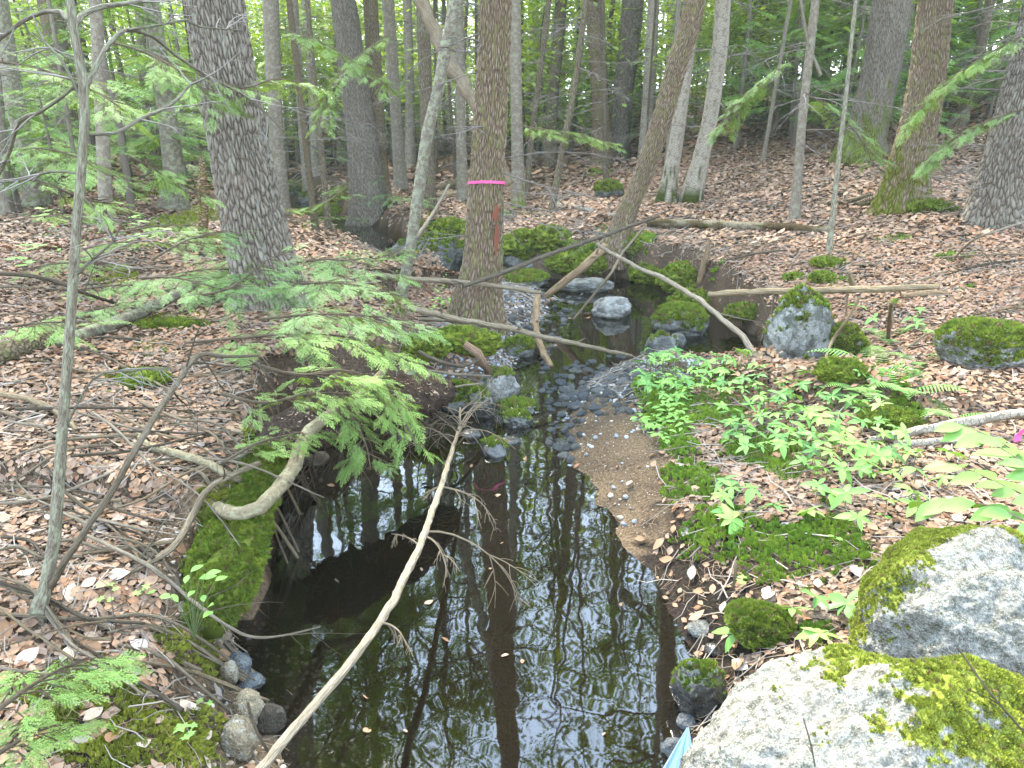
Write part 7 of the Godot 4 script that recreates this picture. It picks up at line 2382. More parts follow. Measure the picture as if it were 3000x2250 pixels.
func smooth_path(rows: Array, step: float) -> Array:
	# rows [x, y, z, radius] -> evenly spread points and radii
	var p := PackedVector3Array()
	var r := PackedFloat32Array()
	var n := rows.size()
	for k in n - 1:
		var a := Vector3(rows[maxi(k - 1, 0)][0], rows[maxi(k - 1, 0)][1], rows[maxi(k - 1, 0)][2])
		var b := Vector3(rows[k][0], rows[k][1], rows[k][2])
		var c := Vector3(rows[k + 1][0], rows[k + 1][1], rows[k + 1][2])
		var d := Vector3(rows[mini(k + 2, n - 1)][0], rows[mini(k + 2, n - 1)][1], rows[mini(k + 2, n - 1)][2])
		var m := maxi(1, int(b.distance_to(c) / step))
		for j in m:
			var t := float(j) / m
			p.append(b.cubic_interpolate(c, a, d, t))
			r.append(lerpf(rows[k][3], rows[k + 1][3], t))
	p.append(Vector3(rows[n - 1][0], rows[n - 1][1], rows[n - 1][2]))
	r.append(rows[n - 1][3])
	return [p, r]


func turned(from: Vector3, ahead: Vector3, up: Vector3, size: float) -> Transform3D:
	# x points ahead, y up
	var x := ahead.normalized()
	var z := x.cross(up)
	if z.length() < 0.01:
		z = x.cross(Vector3.RIGHT)
	z = z.normalized()
	var y := z.cross(x)
	return Transform3D(Basis(x * size, y * size, z * size), from)


func rand_dir() -> Vector3:
	return Vector3(rng.randfn(), rng.randfn(), rng.randfn()).normalized()


# ------------------------------------------------------------------ shared foliage
func make_frond(side_count: int, needle_gap: float, detail: int, sd: int) -> ArrayMesh:
	# a flat hemlock spray of unit length along +x
	var r := RandomNumberGenerator.new()
	r.seed = sd
	var s := Shape.new()
	var rows := []
	for k in side_count:
		var t := (k + 0.5) / side_count
		var side := 1.0 if k % 2 == 0 else -1.0
		var reach := (0.10 + 0.40 * sin(PI * pow(t, 0.75))) * r.randf_range(0.7, 1.1) * (1.0 - 0.5 * t)
		var ang := r.randf_range(0.75, 1.0) * (1.0 - 0.35 * t)
		rows.append([Vector3(t, -0.10 * t * t, 0), Vector3(cos(ang), r.randf_range(-0.15, 0.05), sin(ang) * side), reach])
	rows.append([Vector3(0.0, 0, 0), Vector3(1, -0.06, 0), 1.06])
	for row in rows:
		var o: Vector3 = row[0]
		var dir: Vector3 = (row[1] as Vector3).normalized()
		var reach: float = row[2]
		var across := Vector3.UP.cross(dir).normalized()
		var twig := 0.006 if detail == 2 else 0.008
		s.col = Color(0.34, 0.26, 0.2)
		var a := s.pt(o - across * twig)
		var b := s.pt(o + across * twig)
		var tip := s.pt(o + dir * reach + Vector3(0, -0.1 * reach, 0))
		s.tri(a, b, tip)
		if detail == 0:
			s.col = Color(0.75, 0.85, 0.7)
			var l := s.pt(o + dir * reach * 0.45 + across * 0.05)
			var q := s.pt(o + dir * reach * 0.45 - across * 0.05)
			var t2 := s.pt(o + dir * reach * 1.05 + Vector3(0, -0.1 * reach, 0))
			var t0 := s.pt(o)
			s.tri(t0, l, t2)
			s.tri(t0, t2, q)
			continue
		var count := int(reach / needle_gap)
		for k in count:
			var t := (k + r.randf()) / count
			var at := o + dir * reach * t + Vector3(0, -0.1 * reach * t * t, 0)
			for sgn in [-1.0, 1.0]:
				if r.randf() < 0.12:
					continue
				var len := r.randf_range(0.065, 0.095) * (1.0 - 0.4 * t) * (1.0 if detail == 2 else 0.9)
				var nd: Vector3 = (across * sgn + dir * r.randf_range(0.35, 0.8) + Vector3(0, r.randf_range(-0.25, 0.3), 0)).normalized()
				var wide := dir * (0.0095 if detail == 2 else 0.013)
				var young := clampf((t - 0.55) * 2.2, 0.0, 1.0)
				s.col = Color(0.72, 0.88, 0.66).lerp(Color(1.25, 1.3, 0.9), young) * r.randf_range(0.8, 1.15)
				var i0 := s.pt(at - wide)
				var i1 := s.pt(at + wide)
				var i2 := s.pt(at + nd * len + wide * 0.4)
				s.tri(i0, i1, i2)
	return s.mesh(false)


func leaf_shape(s: Shape, at: Transform3D, length: float, width: float, fold: float, droop: float) -> void:
	# an ovate blade along +x with a folded midrib and drooping tip
	var prof := [[0.0, 0.06], [0.28, 0.86], [0.52, 1.0], [0.78, 0.62], [1.0, 0.0]]
	var ids := []
	for q in prof:
		var t: float = q[0]
		var w: float = q[1] * width * 0.5
		var y := -droop * t * t * length
		ids.append([s.pt(at * Vector3(t * length, y + fold * w, -w)), s.pt(at * Vector3(t * length, y, 0)), s.pt(at * Vector3(t * length, y + fold * w, w))])
	for k in prof.size() - 1:
		s.quad(ids[k][0], ids[k][1], ids[k + 1][1], ids[k + 1][0])
		s.quad(ids[k][1], ids[k][2], ids[k + 1][2], ids[k + 1][1])


func leaf_cluster(count: int, spread: Vector3, leaf: float, sd: int) -> ArrayMesh:
	var r := RandomNumberGenerator.new()
	r.seed = sd
	var s := Shape.new()
	for k in count:
		var p := Vector3(r.randfn(), r.randfn(), r.randfn()) * 0.5 * spread
		var yaw := r.randf() * TAU
		var ahead := Vector3(cos(yaw), r.randf_range(-0.5, 0.25), sin(yaw)).normalized()
		var across := ahead.cross(Vector3(r.randf_range(-0.5, 0.5), 1, r.randf_range(-0.5, 0.5))).normalized()
		var l := leaf * r.randf_range(0.7, 1.25)
		var shade := r.randf_range(0.75, 1.2)
		s.col = Color(shade * r.randf_range(0.85, 1.1), shade, shade * r.randf_range(0.7, 1.0))
		var a := s.pt(p)
		var b := s.pt(p + ahead * l * 0.5 + across * l * 0.3)
		var c := s.pt(p + ahead * l + Vector3(0, -0.12 * l, 0))
		var d := s.pt(p + ahead * l * 0.5 - across * l * 0.3)
		s.tri(a, b, c)
		s.tri(a, c, d)
	return s.mesh(false)


func make_shared_foliage() -> void:
	frond_near = make_frond(15, 0.026, 2, 1)
	frond_mid = make_frond(20, 0.030, 1, 2)
	frond_far = make_frond(18, 0.03, 0, 3)
	# moss tuft: a ring of tiny leafy shoots, unit size
	var s := Shape.new()
	for k in 16:
		var a := TAU * k / 16.0 + rng.randf_range(-0.3, 0.3)
		var base := Vector3(cos(a), 0, sin(a)) * rng.randf_range(0.05, 0.42)
		var tip := base * rng.randf_range(1.1, 1.7) + Vector3(0, rng.randf_range(0.45, 0.9), 0)
		var side := Vector3(-sin(a), 0, cos(a)) * rng.randf_range(0.09, 0.16)
		s.col = Color(1, 1, 1) * rng.randf_range(0.65, 1.25)
		var mid := base.lerp(tip, 0.55)
		var i0 := s.pt(base - side * 0.5)
		var i1 := s.pt(base + side * 0.5)
		var i2 := s.pt(mid + side)
		var i3 := s.pt(mid - side)
		s.col = s.col * 1.2
		var i4 := s.pt(tip)
		s.quad(i0, i1, i2, i3)
		s.tri(i3, i2, i4)
	tuft_mesh = s.mesh(false)
	# crowns: limbs with leaf clumps, shared between trees of a kind
	for variant in 4:
		var limbs := Shape.new()
		var where := []
		var tints := []
		for k in 8:
			var yaw := TAU * k / 8.0 * 3.3 + rng.randf_range(-0.4, 0.4)
			var y0 := rng.randf_range(-4.8, -0.6)
			var reach := rng.randf_range(1.4, 3.1) * (1.0 - 0.09 * (y0 + 4.8))
			var dir := Vector3(cos(yaw), rng.randf_range(0.15, 0.5), sin(yaw))
			var rows := []
			for j in 5:
				var t := j / 4.0
				var p := Vector3(0, y0, 0) + dir * reach * t + Vector3(rng.randf_range(-0.15, 0.15), 0.25 * sin(t * 3.0), rng.randf_range(-0.15, 0.15)) * t
				rows.append([p.x, p.y, p.z, 0.045 * (1.0 - 0.85 * t)])
			var sp := smooth_path(rows, 0.3)
			limbs.tube(sp[0], sp[1], 5)
			for j in 6:
				var t := rng.randf_range(0.3, 1.08)
				var p := Vector3(0, y0, 0) + dir * reach * t + Vector3(rng.randfn(), rng.randfn() * 0.5, rng.randfn()) * 0.30
				where.append(Transform3D(Basis.from_euler(Vector3(rng.randf_range(-0.3, 0.3), rng.randf() * TAU, rng.randf_range(-0.3, 0.3))).scaled(Vector3.ONE * rng.randf_range(0.8, 1.25)), p))
				var g := rng.randf_range(0.8, 1.2)
				tints.append(Color(0.125 * g * rng.randf_range(0.8, 1.25), 0.205 * g, 0.035 * g))
		var mm := MultiMesh.new()
		mm.transform_format = MultiMesh.TRANSFORM_3D
		mm.use_colors = true
		mm.mesh = leaf_cluster(52, Vector3(0.66, 0.36, 0.66), 0.10, 50 + variant)
		mm.instance_count = where.size()
		for k in where.size():
			mm.set_instance_transform(k, where[k])
			mm.set_instance_color(k, tints[k])
		crown_sets.append(mm)
		limb_sets.append(limbs.mesh())


# ------------------------------------------------------------------ trees
func trunk_mesh(rows: Array, kind: String, moss: int, base: Vector3, close_by: bool) -> ArrayMesh:
	var s := Shape.new()
	var sp := smooth_path(rows, 0.03 if close_by else 0.12)
	var p: PackedVector3Array = sp[0]
	var r: PackedFloat32Array = sp[1]
	var sides := 110 if close_by else 26
	var h: PackedByteArray = bark[kind][0]
	var size: int = bark[kind][1]
	var wide := 0.34 if kind in ["furrowed"] else 0.24
	var tall := 1.5 if kind in ["furrowed"] else 1.0
	if kind in ["birch", "smooth", "lichen"]:
		wide = 0.4
		tall = 0.4
	var r0: float = rows[0][3]
	var turns := maxf(1.0, roundf(TAU * r0 * 0.8 / wide))
	var deep := {"furrowed": 0.026, "flaky": 0.018, "dark": 0.008, "smooth": 0.002, "lichen": 0.003, "birch": 0.002}[kind] as float
	var lobes := rng.randf() * TAU
	var start := 0
	for k in p.size():
		var y := p[k].y - base.y
		if close_by and y > 4.5 and k % 4 != 0 and k < p.size() - 2:
			continue
		var flare := exp(-maxf(0.0, y) / (r0 * 1.6))
		for q in sides + 1:
			var a := TAU * (float(q % sides) / sides) - PI / 2
			var out := Vector3(cos(a), 0, sin(a))
			var u := float(q) / sides * turns
			var w := y / tall
			var px := int(fposmod(u, 1.0) * size) % size
			var py := int(fposmod(w, 1.0) * size) % size
			var hv := h[py * size + px] / 255.0
			var rr := r[k] * (1.0 + 0.05 * noise_a.get_noise_3d(out.x * 1.2 + base.x, y * 1.1, out.z * 1.2))
			rr += r0 * flare * (0.14 + 0.26 * maxf(0.0, sin(a * 4.0 + lobes) + 0.35 * sin(a * 7.0 + lobes * 2.0)))
			if rr > 0.03:
				rr += (hv - 0.6) * deep * minf(1.0, rr / 0.12)
			s.col = Color.WHITE
			if moss and y < r0 * 3.2 and noise_a.get_noise_3d(out.x * 2.6 + base.x * 3.0, y * 7.0, out.z * 2.6) + 0.4 * noise_b.get_noise_3d(out.x * 9.0, y * 20.0, out.z * 9.0) > (y / (r0 * 3.2)) * 0.75 - 0.3:
				s.col = Color(0.14, 0.2, 0.035) if kind == "birch" else Color(0.6, 0.82, 0.2)
			s.pt(Vector3(p[k].x, p[k].y, p[k].z) - base + out * rr, Vector2(u, w))
		start += 1
	for k in start - 1:
		for q in sides:
			var a := k * (sides + 1) + q
			s.quad(a, a + 1, a + sides + 2, a + sides + 1)
	return s.mesh()


func dead_twigs(rows: Array, base: Vector3, count: int, reach: float, low: float, high: float) -> ArrayMesh:
	var s := Shape.new()
	s.col = Color(0.13, 0.11, 0.095)
	for k in count:
		var y := rng.randf_range(low, high)
		var at := Vector3.ZERO
		for j in rows.size() - 1:
			if rows[j + 1][1] - base.y >= y:
				var t: float = (y - (rows[j][1] - base.y)) / maxf(0.01, rows[j + 1][1] - rows[j][1])
				at = Vector3(lerpf(rows[j][0], rows[j + 1][0], t), y + base.y, lerpf(rows[j][2], rows[j + 1][2], t)) - base
				break
		if at == Vector3.ZERO:
			continue
		var yaw := rng.randf() * TAU
		var dir := Vector3(cos(yaw), rng.randf_range(-0.25, 0.2), sin(yaw))
		var len := reach * rng.randf_range(0.4, 1.1)
		var thick := 0.0045 + 0.004 * rng.randf()
		grow_twig(s, at, dir, len, thick, 2)
	return s.mesh()


func grow_twig(s: Shape, from: Vector3, dir: Vector3, len: float, thick: float, depth: int) -> void:
	var p := PackedVector3Array()
	var r := PackedFloat32Array()
	var d := dir.normalized()
	var at := from
	var n := 5
	for k in n + 1:
		p.append(at)
		r.append(thick * (1.0 - 0.8 * k / n))
		d = (d + rand_dir() * 0.16 + Vector3(0, -0.03, 0)).normalized()
		at += d * len / n
	s.tube(p, r, 4 if depth < 2 else 5, 1.0, 2.0, null, 0.0, false)
	if depth <= 0:
		return
	for k in 1 + depth * 2:
		var j := rng.randi_range(1, n - 1)
		var side := d.cross(Vector3.UP).normalized() * (1.0 if k % 2 == 0 else -1.0)
		grow_twig(s, p[j], (d * 0.8 + side * rng.randf_range(0.5, 1.1) + Vector3(0, rng.randf_range(-0.4, 0.2), 0)), len * rng.randf_range(0.3, 0.5), thick * 0.55, depth - 1)


func make_trees() -> void:
	var k := 0
	for t in TREES:
		var rows: Array = t[3]
		var base := Vector3(rows[0][0], rows[0][1], rows[0][2])
		var sunk := rows.duplicate(true)
		sunk.push_front([rows[0][0], rows[0][1] - 0.25, rows[0][2], rows[0][3]])
		var o := thing("tree", t[2], "tree", base)
		var close_by := -base.z < 9.5 and float(rows[0][3]) > 0.1
		part("trunk", trunk_mesh(sunk, t[1], t[5], base, close_by), M[t[1]], o)
		var top := Vector3(rows[rows.size() - 1][0], rows[rows.size() - 1][1], rows[rows.size() - 1][2]) - base
		if t[4]:
			var l := part("limbs", limb_sets[k % 4], M.twig_bark if M.has("twig_bark") else M.dark, o, "stuff")
			l.position = top
			l.rotation.y = k * 1.7
			var c := swarm_of("crown", crown_sets[k % 4], M.canopy, o)
			c.position = top
			c.rotation.y = k * 1.7
			if float(rows[0][3]) < 0.12:
				l.scale = Vector3(0.7, 0.8, 0.7)
				c.scale = l.scale
		if k == 7 or k == 8:
			part("dead_twigs", dead_twigs(rows, base, 46, 0.9, 0.12, 2.6), M.twig, o, "stuff")
		elif t[1] == "dark" or k % 4 == 1:
			part("dead_twigs", dead_twigs(rows, base, 26, 1.0, 0.7, minf(5.0, top.y * 0.6)), M.twig, o, "stuff")
		if String(t[2]).begins_with("arching"):
			for b in SAPLING_LIMBS:
				var s := Shape.new()
				var sp := smooth_path(b, 0.03)
				var pp: PackedVector3Array = sp[0]
				for j in pp.size():
					pp[j] = pp[j] - base
				s.tube(pp, sp[1], 9, 1.0, 2.5, noise_b, 0.16)
				s.col = Color(0.6, 0.6, 0.6)
				var br := part("branch", s.mesh(), M.lichen, o)
				var tw := Shape.new()
				tw.col = Color(0.17, 0.15, 0.13)
				for j in 7:
					var q := rng.randi_range(int(pp.size() * 0.35), pp.size() - 2)
					grow_twig(tw, pp[q], (pp[q + 1] - pp[q]).normalized() + rand_dir() * 0.9, rng.randf_range(0.08, 0.22), 0.0022, 1)
				part("twigs", tw.mesh(), M.twig, br, "stuff")
		if k == 1:
			for st in [[Vector3(0.1, 2.62, 0.06), Vector3(0.5, 2.58, 0.12), 0.013], [Vector3(0.12, 2.95, 0.02), Vector3(0.34, 2.9, 0.04), 0.007], [Vector3(-0.1, 2.05, 0.1), Vector3(-0.22, 2.07, 0.16), 0.008]]:
				var s := Shape.new()
				s.col = Color(0.3, 0.27, 0.23)
				var mid: Vector3 = (st[0] as Vector3).lerp(st[1], 0.5) + Vector3(0, 0.015, 0)
				var sp := smooth_path([[st[0].x, st[0].y, st[0].z, st[2]], [mid.x, mid.y, mid.z, st[2] * 0.85], [st[1].x, st[1].y, st[1].z, st[2] * 0.5]], 0.04)
				s.tube(sp[0], sp[1], 8, 1.0, 3.0, noise_b, 0.2)
				part("branch", s.mesh(), M.wood, o)
			for bl in [[0.84, 0.97, 0.62, 0.26], [0.58, 0.82, 0.72, 0.20]]:
				# paint lies on the bark: follow the trunk's own surface
				var s := Shape.new()
				var grid_ids := []
				for j in 9:
					var y := lerpf(bl[0], bl[1], j / 8.0)
					var row := []
					var c := Vector3.ZERO
					var rr := 0.14
					for i in rows.size() - 1:
						if rows[i][1] - base.y <= y and rows[i + 1][1] - base.y > y:
							var f: float = (y - rows[i][1] + base.y) / (rows[i + 1][1] - rows[i][1])
							c = Vector3(lerpf(rows[i][0], rows[i + 1][0], f) - base.x, y, lerpf(rows[i][2], rows[i + 1][2], f) - base.z)
							rr = lerpf(rows[i][3], rows[i + 1][3], f)
					rr += 0.4 * rr * exp(-y / (float(rows[0][3]) * 1.6)) * 0.4 + 0.011
					for e in 5:
						var half: float = bl[3] * sin(PI * (0.12 + 0.76 * j / 8.0)) * (0.7 + 0.5 * noise_a.get_noise_2d(j * 2.3, e * 1.7 + y * 9.0))
						var a: float = bl[2] + (e / 4.0 - 0.5) * half * 2.0
						row.append(s.pt(c + Vector3(sin(a) * rr, 0, cos(a) * rr)))
					grid_ids.append(row)
				for j in 8:
					for e in 4:
						s.quad(grid_ids[j][e], grid_ids[j + 1][e], grid_ids[j + 1][e + 1], grid_ids[j][e + 1])
				var pm := part("paint_mark", s.mesh(), M.paint, o)
				pm.set_meta("label", "orange paint blaze on bare bark")
		if String(t[2]).begins_with("slender forked"):
			var s := Shape.new()
			var rows2 := [[0.09, 1.45, 0, 0.02], [-0.05, 1.7, 0, 0.018], [-0.16, 1.95, 0.05, 0.016], [-0.28, 2.35, 0.1, 0.012], [-0.32, 2.8, 0.12, 0.007]]
			var sp := smooth_path(rows2, 0.06)
			s.tube(sp[0], sp[1], 8)
			part("branch", s.mesh(), M.smooth, o)
		k += 1


func make_far_trees() -> void:
	var kinds := ["dark", "smooth", "flaky", "birch"]
	var labels := ["slim dark trunk in the distant wood", "slim pale grey trunk in the distant wood", "shaggy brown trunk in the distant wood", "white birch trunk in the distant wood"]
	# four trunk shapes, reused at each tree's own girth
	var trunks := []
	for v in 4:
		var rows := []
		for j in 7:
			var y := j * 2.2
			rows.append([rng.randf_range(-0.12, 0.12) * j * 0.4, y, rng.randf_range(-0.1, 0.1) * j * 0.3, lerpf(0.17, 0.04, j / 6.0)])
		var keep := rows.duplicate(true)
		rows.push_front([rows[0][0], -0.4, rows[0][2], 0.17])
		trunks.append([trunk_mesh(rows, kinds[v], 0, Vector3.ZERO, false), dead_twigs(keep, Vector3.ZERO, 30, 1.3, 0.8, 7.0), Vector3(keep[6][0], keep[6][1], keep[6][2])])
	var k := 0
	for f in FAR_TREES + SIDE_TREES.map(func(q): return [q[0], q[1], q[2], 2, 0.0]):
		var v: int = f[3]
		var at := Vector3(f[0], ground_y(f[0], f[1]), f[1])
		var aside: bool = k >= FAR_TREES.size()
		var o := thing("tree", "broad trunk standing beside the pool clearing" if aside else labels[v], "tree", at, "trees around the clearing" if aside else "trees of the distant wood")
		var girth: float = f[2] / 0.17
		var tr := part("trunk", trunks[v][0], M[kinds[v]], o)
		tr.scale = Vector3(girth, 1.0, girth)
		tr.rotation.y = 0.0
		o.rotation = Vector3(0, k * 2.1, f[4])
		if not aside:
			var tw := part("dead_twigs", trunks[v][1], M.twig, o, "stuff")
			tw.rotation.y = k * 1.3
		var l := part("limbs", limb_sets[k % 4], M.dark, o, "stuff")
		var c := swarm_of("crown", crown_sets[k % 4], M.canopy, o)
		for q in [l, c]:
			q.position = Vector3((trunks[v][2] as Vector3).x * girth, (trunks[v][2] as Vector3).y - (1.0 if aside else rng.randf_range(0.5, 4.0)), 0)
			q.rotation.y = k * 0.9
			if float(f[2]) < 0.13:
				q.scale = Vector3(0.7, 0.85, 0.7) if float(f[2]) > 0.06 else Vector3(0.3, 0.4, 0.3)
		k += 1


func nearest_tree(x: float, z: float) -> String:
	var best := 1e9
	var words := PackedStringArray()
	for t in TREES:
		var e := Vector2(x - t[3][0][0], z - t[3][0][2]).length_squared()
		if e < best:
			best = e
			words = String(t[2]).split(" ")
	words = words.slice(0, 9)
	while words[words.size() - 1] in ["a", "the", "with", "of", "by", "on", "and", "just", "right", "beside", "behind", "between", "its", "near", "next", "to", "close", "an", "in", "left"]:
		words.remove_at(words.size() - 1)
	return " ".join(words)


func make_undergrowth() -> void:
	# young hemlocks: tiers of flat sprays
	var kinds := []
	for v in 3:
		var stem := Shape.new()
		stem.col = Color(0.12, 0.095, 0.075)
		var rows := [[0, -0.1, 0, 0.016], [0.02, 0.3, 0.01, 0.014], [-0.01, 0.7, 0.02, 0.008], [0, 1.0, 0, 0.003]]
		var sp := smooth_path(rows, 0.12)
		stem.tube(sp[0], sp[1], 6)
		var where := []
		var tints := []
		for k in 64:
			var y := rng.randf_range(0.18, 1.0)
			var yaw := rng.randf() * TAU
			var out := Vector3(cos(yaw), 0, sin(yaw))
			var reach := 0.34 * (1.06 - y) + 0.07
			var from := Vector3(0, y, 0) + out * rng.randf_range(0.1, 0.75) * reach
			var g := rng.randf_range(0.7, 1.25)
			where.append(turned(from, out + Vector3(rng.randf_range(-0.5, 0.5), rng.randf_range(-0.35, 0.05), rng.randf_range(-0.5, 0.5)), Vector3.UP, reach * rng.randf_range(0.55, 0.9)))
			tints.append(Color(0.24 * g, 0.36 * g, 0.11 * g))
		var mm := MultiMesh.new()
		mm.transform_format = MultiMesh.TRANSFORM_3D
		mm.use_colors = true
		mm.mesh = frond_mid
		mm.instance_count = where.size()
		for k in where.size():
			mm.set_instance_transform(k, where[k])
			mm.set_instance_color(k, tints[k])
		kinds.append([stem.mesh(), mm])
	for q in HEMLOCK_SAPLINGS:
		var o := thing("hemlock_sapling", "young feathery hemlock nearest the %s" % nearest_tree(q[0], q[1]), "sapling", Vector3(q[0], ground_y(q[0], q[1]), q[1]), "young hemlocks by the %s" % nearest_tree(q[0], q[1]))
		o.rotation.y = q[4]
		o.scale = Vector3.ONE * float(q[2])
		part("trunk", kinds[q[3]][0], M.twig, o)
		swarm_of("crown", kinds[q[3]][1], M.needle, o)
	# leafy understorey, bright where the canopy opens
	var leafy := []
	for v in 3:
		var stem := Shape.new()
		stem.col = Color(0.1, 0.085, 0.07)
		var rows := [[0, -0.1, 0, 0.012], [0.03, 0.35, 0.02, 0.010], [0.0, 0.7, 0.04, 0.006], [0.05, 1.0, 0, 0.002]]
		var sp := smooth_path(rows, 0.12)
		stem.tube(sp[0], sp[1], 6)
		var where := []
		var tints := []
		for k in 60:
			var y := rng.randf_range(0.22, 1.05)
			var yaw := rng.randf() * TAU
			var p := Vector3(cos(yaw), 0, sin(yaw)) * rng.randf() * 0.42 + Vector3(0, y, 0)
			where.append(Transform3D(Basis.from_euler(Vector3(rng.randf_range(-0.2, 0.2), rng.randf() * TAU, 0)).scaled(Vector3.ONE * rng.randf_range(0.16, 0.26)), p))
			var g := rng.randf_range(0.8, 1.25)
			tints.append(Color(0.24 * g, 0.33 * g, 0.08 * g))
		var mm := MultiMesh.new()
		mm.transform_format = MultiMesh.TRANSFORM_3D
		mm.use_colors = true
		mm.mesh = leaf_cluster(46, Vector3(1.0, 0.3, 1.0), 0.17, 80 + v)
		mm.instance_count = where.size()
		for k in where.size():
			mm.set_instance_transform(k, where[k])
			mm.set_instance_color(k, tints[k])
		leafy.append([stem.mesh(), mm])
	for q in LEAFY_SAPLINGS:
		var by := nearest_tree(q[0], q[1]) if q[1] > -24.0 else ""
		var o := thing("leafy_sapling", "bright leafy sapling nearest the %s" % by if by else "bright green leafy sapling in the distant wood", "sapling", Vector3(q[0], ground_y(q[0], q[1]), q[1]), "leafy saplings by the %s" % by if by else "leafy saplings of the distant wood")
		o.rotation.y = q[4]
		o.scale = Vector3.ONE * float(q[2])
		part("trunk", leafy[q[3]][0], M.twig, o)
		swarm_of("crown", leafy[q[3]][1], M.leaf, o)
	# the wood beyond, where single trees no longer show
	var where := []
	var tints := []
	for k in 1500:
		var z := -rng.randf_range(30.0, 72.0)
		var x := rng.randf_range(-0.9, 0.9) * -z
		x = clampf(x, -56.0, 56.0)
		var y := ground_y(x, z) + rng.randf_range(0.3, 15.0)
		where.append(Transform3D(Basis.from_euler(Vector3(rng.randf_range(-0.3, 0.3), rng.randf() * TAU, 0)).scaled(Vector3.ONE * rng.randf_range(1.6, 3.2)), Vector3(x, y, z)))
		var g := rng.randf_range(0.7, 1.3)
		tints.append(Color(0.27 * g, 0.35 * g, 0.10 * g))
	var o := swarm("far_wood", leaf_cluster(60, Vector3(1.0, 0.7, 1.0), 0.16, 99), M.leaf, self, where, tints)
	tag(o, "hazy green mass of leaves in the far wood", "foliage")


# ------------------------------------------------------------------ rocks
func ball(sub: int) -> Shape:
	var s := Shape.new()
	var t := (1.0 + sqrt(5.0)) / 2.0
	for p in [Vector3(-1, t, 0), Vector3(1, t, 0), Vector3(-1, -t, 0), Vector3(1, -t, 0), Vector3(0, -1, t), Vector3(0, 1, t), Vector3(0, -1, -t), Vector3(0, 1, -t), Vector3(t, 0, -1), Vector3(t, 0, 1), Vector3(-t, 0, -1), Vector3(-t, 0, 1)]:
		s.pt(p.normalized())
	s.i = PackedInt32Array([0, 5, 11, 0, 1, 5, 0, 7, 1, 0, 10, 7, 0, 11, 10, 1, 9, 5, 5, 4, 11, 11, 2, 10, 10, 6, 7, 7, 8, 1, 3, 4, 9, 3, 2, 4, 3, 6, 2, 3, 8, 6, 3, 9, 8, 4, 5, 9, 2, 11, 4, 6, 10, 2, 8, 7, 6, 9, 1, 8])
	for level in sub:
		var made := {}
		var idx := PackedInt32Array()
		for k in range(0, s.i.size(), 3):
			var q := [s.i[k], s.i[k + 1], s.i[k + 2]]
			var m := []
			for e in 3:
				var a: int = q[e]
				var b: int = q[(e + 1) % 3]
				var key := mini(a, b) * 100000 + maxi(a, b)
				if not made.has(key):
					made[key] = s.pt(((s.v[a] + s.v[b]) * 0.5).normalized())
				m.append(made[key])
			idx.append_array(PackedInt32Array([q[0], m[0], m[2], q[1], m[1], m[0], q[2], m[2], m[1], m[0], m[1], m[2]]))
		s.i = idx
	return s


var balls := {}


func rock_shape(radii: Vector3, sub: int, sd: int, angular: float, rough: float) -> Shape:
	if not balls.has(sub):
		balls[sub] = ball(sub)
	var src: Shape = balls[sub]
	var s := Shape.new()
	s.v = src.v.duplicate()
	s.i = src.i
	s.c.resize(s.v.size())
	s.c.fill(Color.WHITE)
	s.u.resize(s.v.size())
	var r := RandomNumberGenerator.new()
	r.seed = sd * 101 + 7
	var cuts := []
	for k in 9:
		cuts.append([Vector3(r.randfn(), r.randfn() * 0.8, r.randfn()).normalized(), r.randf_range(0.62, 0.88)])
	var off := Vector3(sd * 3.7, sd * 1.3, -sd * 2.1)
	for k in s.v.size():
		var p := s.v[k]
		var q := p * 1.1 + off
		var f := 1.0 + 0.20 * noise_a.get_noise_3d(q.x, q.y, q.z)
		var w := p * f
		for c in cuts:
			var over: float = w.dot(c[0]) - c[1]
			if over > 0.0:
				w -= (c[0] as Vector3) * over * angular
		q = p * 3.6 + off
		w += p * rough * (noise_b.get_noise_3d(q.x, q.y, q.z) + 0.45 * noise_b.get_noise_3d(q.x * 4.0, q.y * 4.0, q.z * 4.0))
		s.v[k] = w * radii
	s.smooth()
	return s


func stone_colors(kind: String) -> Array:
	match kind:
		"pale": return [Color(0.36, 0.34, 0.31), Color(0.24, 0.23, 0.21), Color(0.55, 0.54, 0.50)]
		"grey": return [Color(0.20, 0.195, 0.18), Color(0.13, 0.125, 0.115), Color(0.34, 0.34, 0.31)]
		"wet": return [Color(0.085, 0.078, 0.068), Color(0.045, 0.042, 0.037), Color(0.13, 0.125, 0.11)]
		"brown": return [Color(0.13, 0.10, 0.075), Color(0.085, 0.066, 0.05), Color(0.2, 0.17, 0.14)]
		"tan": return [Color(0.47, 0.38, 0.25), Color(0.33, 0.255, 0.165), Color(0.56, 0.50, 0.39)]
		"slate": return [Color(0.17, 0.18, 0.19), Color(0.11, 0.115, 0.125), Color(0.27, 0.28, 0.28)]
		"moss": return [Color(0.075, 0.095, 0.016), Color(0.06, 0.07, 0.015), Color(0.10, 0.11, 0.02)]
		"great1", "great2": return [Color(0.44, 0.41, 0.335), Color(0.15, 0.145, 0.10), Color(0.66, 0.62, 0.53)]
	return [Color(0.28, 0.275, 0.25), Color(0.15, 0.15, 0.125), Color(0.48, 0.48, 0.44)]


